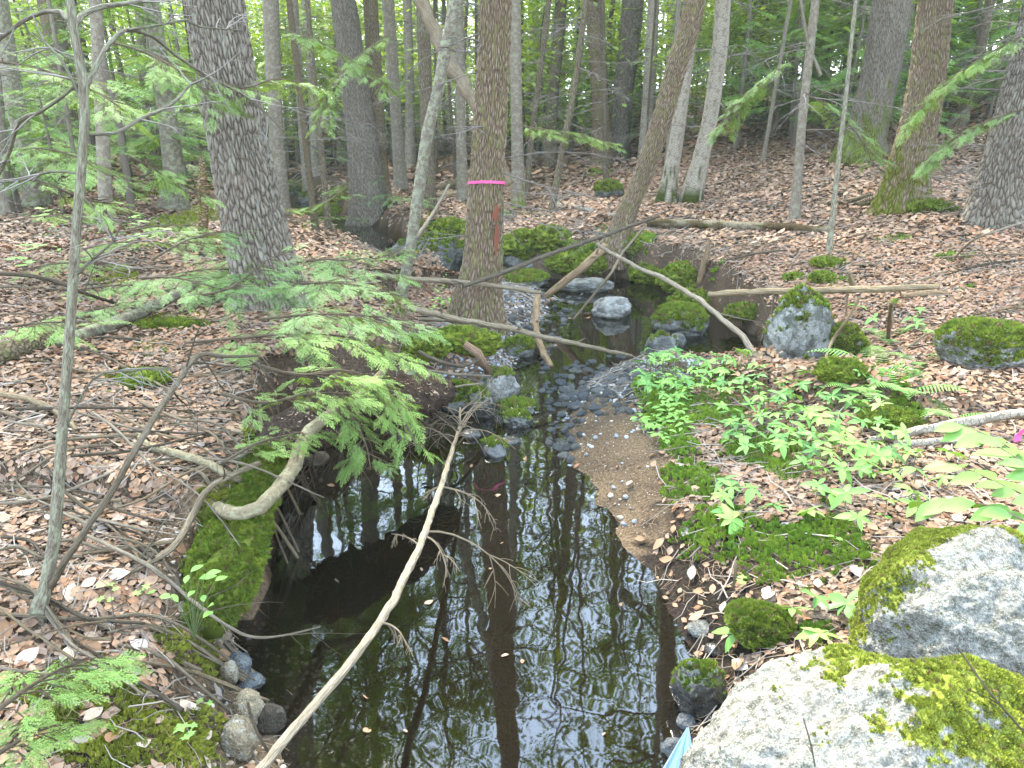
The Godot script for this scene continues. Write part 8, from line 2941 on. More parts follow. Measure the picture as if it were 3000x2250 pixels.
func moss_share(kind: String, level: float, n: Vector3, p: Vector3, radii: Vector3, sd: int) -> float:
	if level <= 0.0:
		return -1.0
	var q := p * 5.0 + Vector3(sd * 2.0, sd, 0)
	var grain := noise_a.get_noise_3d(q.x, q.y, q.z)
	var fine_grain := noise_b.get_noise_3d(q.x * 4.0, q.y * 4.0, q.z * 4.0)
	if kind == "great1":
		return n.y * 0.6 + p.x / radii.x * 0.8 - 0.12 + 0.4 * grain + 0.25 * fine_grain
	if kind == "great2":
		return -p.z / radii.z * 1.1 - 0.30 + (0.55 if p.x / radii.x < -0.45 and n.y > 0.15 else 0.0) + smoothstep(0.1, 0.6, p.x / radii.x) * maxf(0.0, p.y / radii.y) * 0.9 + 0.45 * grain + 0.25 * fine_grain
	if level >= 1.0:
		return n.y + 0.45 + 0.5 * grain
	return n.y - (1.0 - 1.1 * level) + 0.55 * grain + 0.2 * fine_grain + p.y / radii.y * 0.2


func moss_tufts(s: Shape, want: int, size: float, tint_a: Color, tint_b: Color, mask: Callable, where: Array, tints: Array) -> void:
	var areas := PackedFloat32Array()
	var total := 0.0
	for k in range(0, s.i.size(), 3):
		total += (s.v[s.i[k + 1]] - s.v[s.i[k]]).cross(s.v[s.i[k + 2]] - s.v[s.i[k]]).length() * 0.5
		areas.append(total)
	for k in want:
		var f := areas.bsearch(rng.randf() * total)
		f = mini(f, areas.size() - 1) * 3
		var a := rng.randf()
		var b := rng.randf()
		if a + b > 1.0:
			a = 1.0 - a
			b = 1.0 - b
		var i0 := s.i[f]
		var i1 := s.i[f + 1]
		var i2 := s.i[f + 2]
		var p := s.v[i0] + (s.v[i1] - s.v[i0]) * a + (s.v[i2] - s.v[i0]) * b
		var n := (s.n[i0] + s.n[i1] + s.n[i2]).normalized()
		if n.y < -0.5 or mask.call(n, p) < rng.randf() * 0.4:
			continue
		var up := (n + Vector3(0, 0.25, 0) + rand_dir() * 0.25).normalized()
		where.append(turned(p - n * size * 0.12, rand_dir().cross(up), up, size * rng.randf_range(0.75, 1.35)))
		var t := clampf(0.5 + 0.9 * noise_a.get_noise_3d(p.x * 9.0, p.y * 9.0, p.z * 9.0) + rng.randf_range(-0.25, 0.25), 0.0, 1.0)
		tints.append((Color(0.16, 0.115, 0.045) if rng.randf() < 0.07 else tint_a.lerp(tint_b, t)) * rng.randf_range(0.75, 1.2))


func make_boulders() -> void:
	for b in BOULDERS:
		var at := Vector3(b[3][0], b[3][1], b[3][2])
		var radii := Vector3(b[4][0], b[4][1], b[4][2])
		var kind: String = b[6]
		var level: float = b[5]
		var sd: int = b[8]
		var great := kind.begins_with("great")
		var angular := 0.55 if kind in ["slate", "tan"] else 0.35
		if great:
			angular = 0.32
		if kind == "moss":
			angular = 0.1
		if kind == "moss":
			radii = Vector3(radii.x * 1.18, radii.y * 0.8, radii.z * 1.2)
		var s := rock_shape(radii, b[7], sd, angular, 0.04 if great else (0.07 if kind != "moss" else 0.26))
		var cols := stone_colors(kind)
		for k in s.v.size():
			var p := s.v[k]
			var q := p * (16.0 if great else 9.0) + Vector3(sd, 0, -sd)
			var n1 := noise_a.get_noise_3d(q.x, q.y, q.z)
			var n2 := noise_b.get_noise_3d(q.x * 3.0, q.y * 3.0, q.z * 3.0)
			var c: Color = cols[0]
			c = c.lerp(cols[1], clampf((n1 + 0.7 * n2 - (0.22 if great else 0.10)) * 9.0, 0.0, 0.85))
			c = c.lerp(cols[2], clampf((-n1 + 0.8 * n2 - 0.08) * 7.0, 0.0, 1.0))
			if moss_share(kind, level, s.n[k], p, radii, sd) > 0.14:
				c = Color(0.75, 0.9, 0.14) if great else Color(0.10, 0.12, 0.016)
			elif great:
				c = Color.WHITE
			s.c[k] = c
		var o := thing(b[0], b[1], b[2], at)
		o.rotation.z = b[9]
		part("rock" if kind != "moss" else "turf", s.mesh(), M.granite if great else M.wet_stone if kind == "wet" else (M.moss if kind == "moss" else M.stone), o)
		if level > 0.0:
			var where := []
			var tints := []
			var dist := at.distance_to(EYE)
			var size := 0.0085 if great else clampf(0.005 * dist, 0.011, 0.05)
			var area := 4.0 * PI * pow((pow(radii.x * radii.y, 1.6) + pow(radii.x * radii.z, 1.6) + pow(radii.y * radii.z, 1.6)) / 3.0, 1.0 / 1.6)
			var want := int(minf(42000.0 if great else 15000.0, area / (size * size) * 2.2))
			var ta := Color(0.095, 0.145, 0.014)
			var tb := Color(0.175, 0.215, 0.02)
			if great:
				ta = Color(0.165, 0.195, 0.018)
				tb = Color(0.27, 0.295, 0.04)
			moss_tufts(s, want, size, ta, tb, func(n, p): return moss_share(kind, level, n, p, radii, sd), where, tints)
			if where.size():
				swarm("moss", tuft_mesh, M.moss_leaf, o, where, tints)


func make_ledge() -> void:
	# moss blanket hanging over the bank edge
	var sp := smooth_path(MOSS_LEDGE, 0.02)
	var base: Vector3 = sp[0][0]
	var p: PackedVector3Array = sp[0]
	var r: PackedFloat32Array = sp[1]
	for k in p.size():
		p[k] = p[k] - base + Vector3(-0.05, -0.02, 0)
	var s := Shape.new()
	s.col = Color(0.08, 0.10, 0.016)
	s.tube(p, r, 30, 1.0, 1.0, noise_a, 0.35)
	s.smooth()
	var o := thing("moss_ledge", "thick green moss blanket hanging over the undercut left bank", "moss", base)
	part("turf", s.mesh(), M.moss, o)
	var where := []
	var tints := []
	moss_tufts(s, 11000, 0.014, Color(0.085, 0.135, 0.012), Color(0.16, 0.20, 0.02), func(n, _p): return n.y + 0.35, where, tints)
	swarm("moss", tuft_mesh, M.moss_leaf, o, where, tints)


func make_overhang() -> void:
	var sp := smooth_path(SOD_EDGE, 0.03)
	var base: Vector3 = sp[0][0]
	var p: PackedVector3Array = sp[0]
	for k in p.size():
		p[k] = p[k] - base
	var s := Shape.new()
	s.col = Color(0.085, 0.058, 0.04)
	s.tube(p, sp[1], 26, 1.0, 1.0, noise_a, 0.5)
	for k in s.v.size():
		s.v[k] = Vector3(s.v[k].x, s.v[k].y * 0.7, s.v[k].z)
	s.smooth()
	var o := thing("root_bank", "overhanging lip of root bound soil above the black undercut", "bank", base)
	part("soil", s.mesh(), M.soil, o)
	var where := []
	var tints := []
	moss_tufts(s, 1500, 0.028, Color(0.2, 0.13, 0.08), Color(0.3, 0.22, 0.16), func(n, _q): return n.y - 0.1, where, tints)
	var leaf := litter_leaf(230, false)
	swarm("leaves", leaf, M.dead_leaf, o, where, tints)
	for k in 26:
		var j := rng.randi_range(2, p.size() - 3)
		var root := Shape.new()
		root.col = Color(0.2, 0.16, 0.12)
		grow_twig(root, p[j] + Vector3(0.02, -0.06, 0.06), Vector3(rng.randf_range(-0.3, 0.8), rng.randf_range(-1.0, 0.1), rng.randf_range(0.1, 0.9)), rng.randf_range(0.12, 0.34), rng.randf_range(0.002, 0.006), 1)
		part("root", root.mesh(), M.wood, o)


# ------------------------------------------------------------------ logs and sticks
func stick_look(kind: String) -> Array:
	match kind:
		"birchtwig": return [M.wood, Color(0.42, 0.375, 0.315)]
		"grey": return [M.wood, Color(0.27, 0.235, 0.19)]
		"greydark": return [M.wood, Color(0.13, 0.115, 0.10)]
		"greypale": return [M.wood, Color(0.33, 0.30, 0.265)]
		"greysmooth": return [M.wood, Color(0.20, 0.18, 0.15)]
		"tan": return [M.wood, Color(0.30, 0.25, 0.185)]
		"orange": return [M.wood, Color(0.28, 0.215, 0.155)]
		"rootpink": return [M.wood, Color(0.27, 0.19, 0.15)]
		"birch": return [M.birch, Color(1.9, 1.9, 1.9)]
		"birchrot": return [M.birch, Color(0.75, 0.72, 0.62)]
		"lichenlog": return [M.lichen, Color(1.1, 1.1, 1.05)]
		"rot": return [M.dark, Color(1.1, 1.0, 0.9)]
		"bent": return [M.smooth, Color(1.15, 1.0, 0.82)]
		"mossylog": return [M.flaky, Color(0.6, 0.8, 0.3)]
		"snag": return [M.flaky, Color(1.0, 0.9, 0.8)]
	return [M.wood, Color(0.25, 0.22, 0.18)]


func make_sticks() -> void:
	for q in STICKS:
		var rows: Array = q[4]
		var base := Vector3(rows[0][0], rows[0][1], rows[0][2])
		var thick: float = rows[rows.size() / 2][3]
		var sp := smooth_path(rows, clampf(thick * 2.2, 0.012, 0.08))
		var p: PackedVector3Array = sp[0]
		var r: PackedFloat32Array = sp[1]
		for k in p.size():
			var w := noise_a.get_noise_3d(p[k].x * 6.0, p[k].y * 6.0, p[k].z * 6.0)
			p[k] = p[k] - base + Vector3(w, w * 0.4, -w) * thick * 0.6
		var look := stick_look(q[3])
		var s := Shape.new()
		s.col = look[1]
		var turns := 1.0 if thick < 0.05 else 2.0
		s.tube(p, r, 8 if thick < 0.006 else 14, turns * 0.5, 3.0, noise_b, 0.55 if q[3] in ["orange", "rot", "rootpink"] else (0.45 if thick > 0.01 else 0.15))
		if q[3] == "snag" or q[0] == "splintered_stub" or q[3] == "mossylog":
			for k in s.v.size():
				var t: float = (s.v[k].y) / maxf(0.01, p[p.size() - 1].y)
				if q[3] == "snag" and t + 0.12 * noise_b.get_noise_3d(s.v[k].x * 60.0, 0, s.v[k].z * 60.0) > 0.78:
					s.c[k] = Color(2.6, 1.7, 0.85)
				elif q[3] == "mossylog" and noise_a.get_noise_3d(s.v[k].x * 9.0, s.v[k].y * 9.0, s.v[k].z * 9.0) > 0.05:
					s.c[k] = Color(1.3, 1.15, 1.0)
		if q[3] == "birchrot":
			for k in s.v.size():
				var w := noise_a.get_noise_3d(s.v[k].x * 3.0, s.v[k].y * 2.0, s.v[k].z * 2.0)
				if w > 0.02:
					s.c[k] = Color(0.28, 0.22, 0.13)
				elif w > -0.06:
					s.c[k] = Color(0.25, 0.30, 0.09)
		var twigs: int = q[5]
		if twigs == 0:
			var only := part(q[0], s.mesh(), look[0], self)
			only.position = base
			tag(only, q[1], q[2], q[6])
			if q[0] in ["pole", "fallen_log", "debarked_log", "dead_pole", "bent_trunk"]:
				for k in 3:
					var j := rng.randi_range(int(p.size() * 0.15), int(p.size() * 0.85))
					var stub := Shape.new()
					stub.col = look[1]
					var out := (rand_dir() + Vector3(0, 0.7, 0.4)).normalized()
					var tip := p[j] + out * (r[j] + rng.randf_range(0.02, 0.07)) + Vector3(rng.randf_range(-0.02, 0.02), 0, 0)
					stub.tube(PackedVector3Array([p[j], p[j].lerp(tip, 0.6) + rand_dir() * 0.004, tip]), PackedFloat32Array([r[j] * 0.45, r[j] * 0.3, r[j] * 0.12]), 6, 0.5, 3.0, noise_b, 0.2)
					part("branch_stub", stub.mesh(), look[0], only)
			continue
		var o := thing(q[0], q[1], q[2], base, q[6])
		part("stem", s.mesh(), look[0], o)
		if q[0] == "birch_branch" and twigs == 3:
			bare_crown(o, p, r)
			continue
		var long := 0.0
		for k in p.size() - 1:
			long += p[k].distance_to(p[k + 1])
		for k in (7 if twigs == 4 else twigs * 2):
			var j := rng.randi_range(int(p.size() * 0.2), p.size() - 2)
			var tw := Shape.new()
			tw.col = (look[1] as Color) * 0.85 if look[0] == M.wood else Color(0.25, 0.22, 0.18)
			var ahead := (p[j + 1] - p[j]).normalized()
			var dir := ahead * 0.7 + rand_dir() * 0.9
			if twigs == 4:
				dir = Vector3(rng.randf_range(-0.3, 0.3), -1.0, 0.45)
			grow_twig(tw, p[j], dir, minf(0.3, long * rng.randf_range(0.12, 0.3)), maxf(0.0012, r[j] * 0.4), 1 if twigs != 4 else 0)
			part("twig", tw.mesh(), M.wood, o, "stuff" if twigs != 4 else "")


func bare_crown(o: Node3D, p: PackedVector3Array, r: PackedFloat32Array) -> void:
	# curved bare twigs at the far end of the birch branch, and one long side shoot
	var n := p.size()
	for k in 17:
		var j := int(n * rng.randf_range(0.78, 0.97))
		var tw := Shape.new()
		tw.col = Color(0.50, 0.43, 0.36)
		var side := 1.0 if k % 2 == 0 else -1.0
		arc_twig(tw, p[j], Vector3(side * rng.randf_range(0.4, 1.0), rng.randf_range(0.4, 1.1), rng.randf_range(-0.8, 0.1)), rng.randf_range(0.16, 0.42), 0.0028, 1)
		part("twig", tw.mesh(), M.wood, o)
	for spec in [[0.47, Vector3(1.0, 0.18, -0.1), 0.52], [0.46, Vector3(0.8, 0.1, 0.5), 0.22], [0.42, Vector3(-0.5, 0.3, -0.4), 0.12], [0.24, Vector3(1.0, 0.1, 0.05), 0.14], [0.62, Vector3(1.0, 0.15, 0.2), 0.3], [0.62, Vector3(-0.7, 0.1, 0.3), 0.1]]:
		var tw := Shape.new()
		tw.col = Color(0.50, 0.43, 0.36)
		arc_twig(tw, p[int(n * spec[0])], spec[1], spec[2], 0.0042, 2)
		part("twig", tw.mesh(), M.wood, o)


func arc_twig(s: Shape, from: Vector3, dir: Vector3, len: float, thick: float, depth: int) -> void:
	var p := PackedVector3Array()
	var r := PackedFloat32Array()
	var d := dir.normalized()
	var at := from
	var n := 10
	var bend := Vector3(rng.randf_range(-0.08, 0.08), rng.randf_range(-0.15, -0.04), rng.randf_range(-0.02, 0.12))
	for k in n + 1:
		p.append(at)
		r.append(maxf(0.0009, thick * (1.0 - 0.75 * k / n)))
		d = (d + bend + rand_dir() * 0.07).normalized()
		at += d * len / n
	s.tube(p, r, 6, 1.0, 3.0, null, 0.0)
	if depth > 0:
		for k in 2 + depth * 2:
			var j := rng.randi_range(2, n - 1)
			var ahead := (p[j + 1] - p[j]).normalized()
			arc_twig(s, p[j], ahead * 0.9 + rand_dir() * 0.8, len * rng.randf_range(0.25, 0.5), thick * 0.6, depth - 1)


# ------------------------------------------------------------------ hemlock boughs
func make_boughs() -> void:
	for b in BOUGHS:
		var pts: Array = b[1]
		var base := Vector3(pts[0][0], pts[0][1], pts[0][2])
		var rows := []
		var n := pts.size()
		for k in n:
			rows.append([pts[k][0] - base.x, pts[k][1] - base.y, pts[k][2] - base.z, lerpf(0.007, 0.002, float(k) / (n - 1))])
		var sp := smooth_path(rows, 0.03)
		var p: PackedVector3Array = sp[0]
		var o := thing("hemlock_bough", b[0], "bough", base)
		var s := Shape.new()
		s.col = Color(0.24, 0.205, 0.17)
		s.tube(p, sp[1], 7, 1.0, 3.0, noise_b, 0.2)
		var main := part("branch", s.mesh(), M.wood, o)
		var size: float = b[3]
		var count: int = b[2]
		var where := []
		var tints := []
		var bare := Shape.new()
		bare.col = Color(0.26, 0.21, 0.17)
		for k in int(count * 2.2):
			var t := rng.randf_range(0.12, 1.0)
			var j := mini(int(t * (p.size() - 1)), p.size() - 2)
			var ahead := (p[j + 1] - p[j]).normalized()
			var side := ahead.cross(Vector3.UP).normalized() * (1.0 if k % 2 == 0 else -1.0)
			var dir := (ahead * rng.randf_range(0.4, 1.0) + side * rng.randf_range(0.5, 1.2) + Vector3(0, rng.randf_range(-0.5, 0.05), 0)).normalized()
			var reach := size * rng.randf_range(0.6, 1.3)
			# side branchlet carrying two or three sprays
			var q := PackedVector3Array([p[j], p[j] + dir * reach * 0.5 + Vector3(0, 0.01, 0), p[j] + dir * reach + Vector3(0, -0.03, 0)])
			bare.tube(q, PackedFloat32Array([0.0026, 0.0018, 0.001]), 4, 1.0, 2.0, null, 0.0, false)
			for m in range(0 if rng.randf() < 0.4 else 1, 4):
				var f := [0.2, 0.5, 0.78, 1.0][m] as float
				var sd := dir.cross(Vector3.UP).normalized() * (1.0 if (m + k) % 2 == 0 else -1.0)
				var d2 := dir if m == 3 else (dir * 0.8 + sd * rng.randf_range(0.5, 0.9) + Vector3(0, rng.randf_range(-0.3, 0.1), 0))
				var up := (Vector3.UP + rand_dir() * 0.3).normalized()
				where.append(turned(p[j] + dir * reach * f, d2, up, size * rng.randf_range(0.42, 0.75)))
				var g := rng.randf_range(0.7, 1.25)
				if b[4] == 1:
					tints.append(Color(0.26 * g, 0.355 * g, 0.115 * g))
				else:
					tints.append(Color(0.225 * g, 0.325 * g, 0.135 * g))
			if rng.randf() < 0.5:
				grow_twig(bare, q[1], dir + rand_dir() * 0.7 + Vector3(0, -0.4, 0), size * rng.randf_range(0.5, 1.1), 0.0016, 1)
		part("twigs", bare.mesh(), M.wood, main, "stuff")
		swarm("foliage", frond_near, M.needle, o, where, tints)


# ------------------------------------------------------------------ stream stones
func make_stones() -> void:
	var shapes := []
	for k in 8:
		var flat := 0.45 + 0.06 * k
		var s := rock_shape(Vector3(1.0, flat, 0.75 + 0.05 * (k % 4)), 3, 60 + k, 0.75, 0.05)
		var m := s.mesh()
		shapes.append(m)
	var tones := [Color(0.20, 0.215, 0.23), Color(0.30, 0.30, 0.295), Color(0.14, 0.15, 0.16), Color(0.30, 0.25, 0.19), Color(0.37, 0.30, 0.2)]
	var words := ["dark blue grey", "mid grey", "blackish wet", "brown", "tan"]
	var mats := []
	for k in 5:
		var m := (M.wet_stone if k == 2 else M.stone).duplicate() as StandardMaterial3D
		m.resource_name = "cobble"
		m.vertex_color_use_as_albedo = false
		m.albedo_color = (tones[k] as Color).linear_to_srgb()
		m.uv1_scale = Vector3(0.6, 0.6, 0.6)
		m.heightmap_scale = 2.0
		m.roughness = 0.22 if k == 2 else 0.62
		mats.append(m)
	for q in STONES:
		var x: float = q[0]
		var z: float = q[1]
		var y := ground_y(x, z)
		var where := "the gravel beach under the moss ledge" if x < -0.4 and z > -3.0 else ("the upper gravel by the taped tree" if z < -5.4 else ("the leaf litter near moss" if x > 1.0 else "the gravel bar of the stream"))
		var o := part("stone", shapes[q[4]], mats[q[3]], self)
		tag(o, "%s cobble on %s" % [words[q[3]], where], "stone", "%s cobbles on %s" % [words[q[3]], where])
		var sz: float = q[2]
		o.position = Vector3(x, maxf(y + sz * 0.16, -sz * 0.12), z)
		o.rotation = Vector3(rng.randf_range(-0.25, 0.25), q[5], rng.randf_range(-0.25, 0.25))
		o.scale = Vector3.ONE * sz
	# finer gravel between them
	var spots := []
	var tints := []
	var fine_m := rock_shape(Vector3(1.0, 0.6, 0.8), 1, 70, 0.7, 0.05).mesh(false)
	for k in 26000:
		var x := rng.randf_range(-1.6, 1.4)
		var z := rng.randf_range(-8.2, -1.3)
		var d := water_d(x, z)
		var right := x > -0.45 + 0.03 * z and z < -2.9
		var beach := x < -0.35 and z > -2.45
		if d < -0.22 or d > (0.75 if right else 0.24) or not (right or beach):
			continue
		if right and z > -3.75 and sand_at(x, z) < 0.1:
			continue
		if right and d > 0.5 and z > -4.4 and sand_at(x, z) < -0.2:
			continue
		var grit := sand_at(x, z) > 0.1 and rng.randf() < 0.93
		var sz := rng.randf_range(0.0016, 0.004) if grit else rng.randf_range(0.006, 0.02)
		if beach:
			sz *= 0.6
		spots.append(Transform3D(Basis.from_euler(Vector3(rng.randf_range(-0.4, 0.4), rng.randf() * TAU, rng.randf_range(-0.4, 0.4))).scaled(Vector3.ONE * sz), Vector3(x, ground_y(x, z) + sz * 0.2, z)))
		var c: Color = tones[[0, 0, 1, 2, 3][rng.randi() % 5]] if not (grit or beach) else [Color(0.30, 0.215, 0.14), Color(0.22, 0.17, 0.125), Color(0.36, 0.31, 0.25)][rng.randi() % 3]
		tints.append(c * rng.randf_range(0.75, 1.25))
	var gm := plain_material("gravel", 0.6, 0.35)
	var go := swarm("gravel", fine_m, gm, self, spots, tints)
	tag(go, "fine grey gravel and orange sand grains along the stream", "gravel")


# ------------------------------------------------------------------ small plants
func single_leaf(length: float, width: float, fold: float, droop: float) -> ArrayMesh:
	var s := Shape.new()
	leaf_shape(s, Transform3D.IDENTITY, length, width, fold, droop)
	return s.mesh()


func flat_green(called: String, c: Color) -> StandardMaterial3D:
	leaf_material(called, 0.7, 0.5)
	var m: StandardMaterial3D = M[called]
	m.albedo_color = c.linear_to_srgb()
	return m


func make_herbs() -> void:
	var greens := [flat_green("herb_green", Color(0.14, 0.27, 0.065)), flat_green("herb_bright", Color(0.18, 0.33, 0.07)), flat_green("herb_deep", Color(0.10, 0.205, 0.055))]
	var stem_mat := flat_green("herb_stem", Color(0.12, 0.15, 0.06))
	var leaves := [single_leaf(1.0, 0.38, 0.25, 0.22), single_leaf(1.0, 0.44, 0.2, 0.35), single_leaf(1.0, 0.34, 0.3, 0.1)]
	var stem := Shape.new()
	stem.tube(PackedVector3Array([Vector3(0, -0.15, 0), Vector3(0.02, 0.5, 0.01), Vector3(0, 1, 0)]), PackedFloat32Array([0.016, 0.014, 0.012]), 5)
	var stem_m := stem.mesh()
	for q in WHORL_PLANTS:
		var x: float = q[0]
		var z: float = q[1]
		var hgt: float = q[3]
		var at := Vector3(x, ground_y(x, z), z)
		var where := "below the great boulders" if z > -2.7 else ("crowding the sandbar edge" if z < -3.9 and x < 1.3 else ("near the fern" if z < -3.6 else "in the mossy litter"))
		var o := thing("whorled_plant", "small green plant with a whorl of pointed leaves %s" % where, "plant", at, "whorled plants %s" % where)
		var st := part("stem", stem_m, stem_mat, o)
		st.scale = Vector3(hgt * 1.2, hgt, hgt * 1.2)
		var n := 5 + int(q[4]) + rng.randi() % 2
		var tilt := Basis.from_euler(Vector3(rng.randf_range(-0.5, 0.5), q[5], rng.randf_range(-0.5, 0.5)))
		for k in n:
			var lf := part("leaf", leaves[(k + int(q[4])) % 3], greens[int(q[4])], o)
			var yaw := TAU * k / n + rng.randf_range(-0.2, 0.2)
			var len: float = q[2] * rng.randf_range(0.55, 1.15)
			lf.transform = Transform3D(tilt * Basis.from_euler(Vector3(rng.randf_range(-0.35, 0.35), yaw, rng.randf_range(-0.3, 0.3))).scaled(Vector3.ONE * len), Vector3(0, hgt, 0))
	# ferns
	for f in FERNS:
		var at := Vector3(f[0], ground_y(f[0], f[1]), f[1])
		var o := thing("fern", "arching fern with feathery fronds beside moss", "fern", at, "ferns on the banks")
		for k in int(f[3]):
			var s := Shape.new()
			var yaw: float = f[4] + TAU * k / float(f[3]) + rng.randf_range(-0.3, 0.3)
			var len: float = f[2] * rng.randf_range(0.75, 1.15)
			var out := Vector3(cos(yaw), 0, sin(yaw))
			var across := Vector3(-sin(yaw), 0, cos(yaw))
			for j in 18:
				var t := (j + 1.5) / 20.0
				var mid := out * len * t + Vector3(0, len * (0.75 * t - 0.62 * t * t), 0)
				var w := len * 0.30 * sin(PI * pow(t, 0.6)) * (1.15 - 0.6 * t)
				for sgn in [-1.0, 1.0]:
					var tip: Vector3 = mid + across * sgn * w + out * w * 0.35 + Vector3(0, -0.12 * w, 0)
					var wide: Vector3 = out * len * 0.019
					# lobed leaflet
					var prev_a := s.pt(mid - wide * 0.5)
					var prev_b := s.pt(mid + wide * 0.5)
					for e in 4:
						var tt: float = (e + 1) / 4.0
						var c := mid.lerp(tip, tt)
						var ww: Vector3 = wide * (1.25 if e % 2 == 0 else 0.75) * (1.0 - 0.8 * tt)
						var a2 := s.pt(c - ww)
						var b2 := s.pt(c + ww)
						s.quad(prev_a, prev_b, b2, a2)
						prev_a = a2
						prev_b = b2
			part("frond", s.mesh(), greens[0], o)
	# low soft herbs
	var small := single_leaf(1.0, 0.55, 0.15, 0.3)
	for q in HERBS:
		var at := Vector3(q[0], ground_y(q[0], q[1]), q[1])
		var by := "among the litter by the hemlock thicket" if at.x < -3.0 else "on the sandbar edge" if at.x > 0.3 else ("along the far channel" if at.x < -0.9 else "at the taped tree foot")
		var o := thing("low_herb", "tuft of small soft green leaves %s" % by, "plant", at, "low herbs %s" % by)
		for k in 9:
			var lf := part("leaf", small, greens[1], o)
			var yaw := rng.randf() * TAU
			lf.transform = Transform3D(Basis.from_euler(Vector3(0, yaw, rng.randf_range(-0.1, 0.5))).scaled(Vector3.ONE * q[2] * rng.randf_range(0.35, 0.6)), Vector3(cos(yaw) * 0.03 * rng.randf(), float(q[2]) * rng.randf_range(0.15, 0.9), -sin(yaw) * 0.03))
	# maple seedlings with lobed leaves
	var lobed := Shape.new()
	var ring := [[0.0, 0.0], [0.35, 0.16], [0.30, 0.5], [0.55, 0.36], [0.72, 0.45], [0.74, 0.2], [1.0, 0.0]]
	var centre := lobed.pt(Vector3(0.42, 0.03, 0))
	var ids := []
	for q in ring:
		ids.append(lobed.pt(Vector3(q[0], -0.06 * q[0], q[1])))
	for j in range(ring.size() - 2, 0, -1):
		ids.append(lobed.pt(Vector3(ring[j][0], -0.06 * ring[j][0], -ring[j][1])))
	for j in ids.size():
		lobed.tri(centre, ids[j], ids[(j + 1) % ids.size()])
	var lobed_m := lobed.mesh()
	for q in MAPLE_SEEDLINGS:
		var at := Vector3(q[0], ground_y(q[0], q[1]), q[1])
		var big: bool = q[2] > 0.06
		var o := thing("maple_seedling", "young maple with broad pale green lobed leaves" if big else "tiny maple seedling in the litter", "seedling", at, "young maples by the hemlock thicket" if big else "tiny maple seedlings in the litter")
		var st := part("stem", stem_m, stem_mat, o)
		st.scale = Vector3(float(q[3]) * 0.4, q[3], float(q[3]) * 0.4)
		for k in (4 if big else 2):
			var lf := part("leaf", lobed_m, greens[1], o)
			lf.transform = Transform3D(Basis.from_euler(Vector3(rng.randf_range(-0.2, 0.2), q[4] + TAU * k / (4.0 if big else 2.0), rng.randf_range(-0.1, 0.25))).scaled(Vector3.ONE * float(q[2]) * rng.randf_range(0.8, 1.2)), Vector3(0, float(q[3]) * (0.75 + 0.08 * k), 0))


func make_beech() -> void:
	var mats := [flat_green("beech_leaf", Color(0.13, 0.25, 0.05)), flat_green("beech_leaf_pale", Color(0.16, 0.28, 0.07))]
	var blade := single_leaf(1.0, 0.52, 0.18, 0.18)
	var words := ["low outer", "lowest", "upper", "inner"]
	var k := 0
	for rows in BEECH_TWIGS:
		var base := Vector3(rows[0][0], rows[0][1], rows[0][2])
		var o := thing("beech_branch", "%s beech twig with fresh oval leaves beside birch log" % words[k], "branch", base)
		var pr := []
		for j in rows.size():
			pr.append([rows[j][0] - base.x, rows[j][1] - base.y, rows[j][2] - base.z, lerpf(0.0035, 0.0012, float(j) / (rows.size() - 1))])
		var sp := smooth_path(pr, 0.03)
		var p: PackedVector3Array = sp[0]
		var s := Shape.new()
		s.col = Color(0.16, 0.11, 0.07)
		s.tube(p, sp[1], 6)
		part("twig", s.mesh(), M.twig, o)
		var n := 13
		for j in n:
			var t := (j + 0.6) / n
			var i := mini(int(t * (p.size() - 1)), p.size() - 2)
			var ahead := (p[i + 1] - p[i]).normalized()
			var side := ahead.cross(Vector3.UP).normalized() * (1.0 if j % 2 == 0 else -1.0)
			var dir := (ahead * 0.75 + side * rng.randf_range(0.5, 0.9) + Vector3(0, rng.randf_range(-0.35, 0.0), 0)).normalized()
			var lf := part("leaf", blade, mats[j % 2], o)
			lf.transform = turned(p[i], dir, (Vector3.UP + Vector3(0, 0, 0.35) + rand_dir() * 0.25).normalized(), rng.randf_range(0.075, 0.115))
		k += 1
	# leafy shoot at the moss ledge
	var spots: Array = LEDGE_LEAVES[0]
	var base := Vector3(spots[0][0], spots[0][1] - 0.18, spots[0][2])
	var o := thing("leafy_shoot", "small shoot with oval green leaves over the moss ledge", "shoot", base)
	var leafm := single_leaf(1.0, 0.46, 0.15, 0.2)
	for q in spots:
		var at := Vector3(q[0], q[1], q[2]) - base
		var s := Shape.new()
		s.tube(PackedVector3Array([Vector3.ZERO, at * 0.55 + Vector3(0, 0.02, 0), at]), PackedFloat32Array([0.0016, 0.0012, 0.0009]), 5)
		part("stem", s.mesh(), M.herb_stem, o)
		var lf := part("leaf", leafm, M.herb_bright, o)
		lf.transform = turned(at, Vector3(rng.randf_range(-1, 1), rng.randf_range(-0.1, 0.4), rng.randf_range(-0.6, 1)), Vector3(0, 1, 0.4), rng.randf_range(0.035, 0.052))


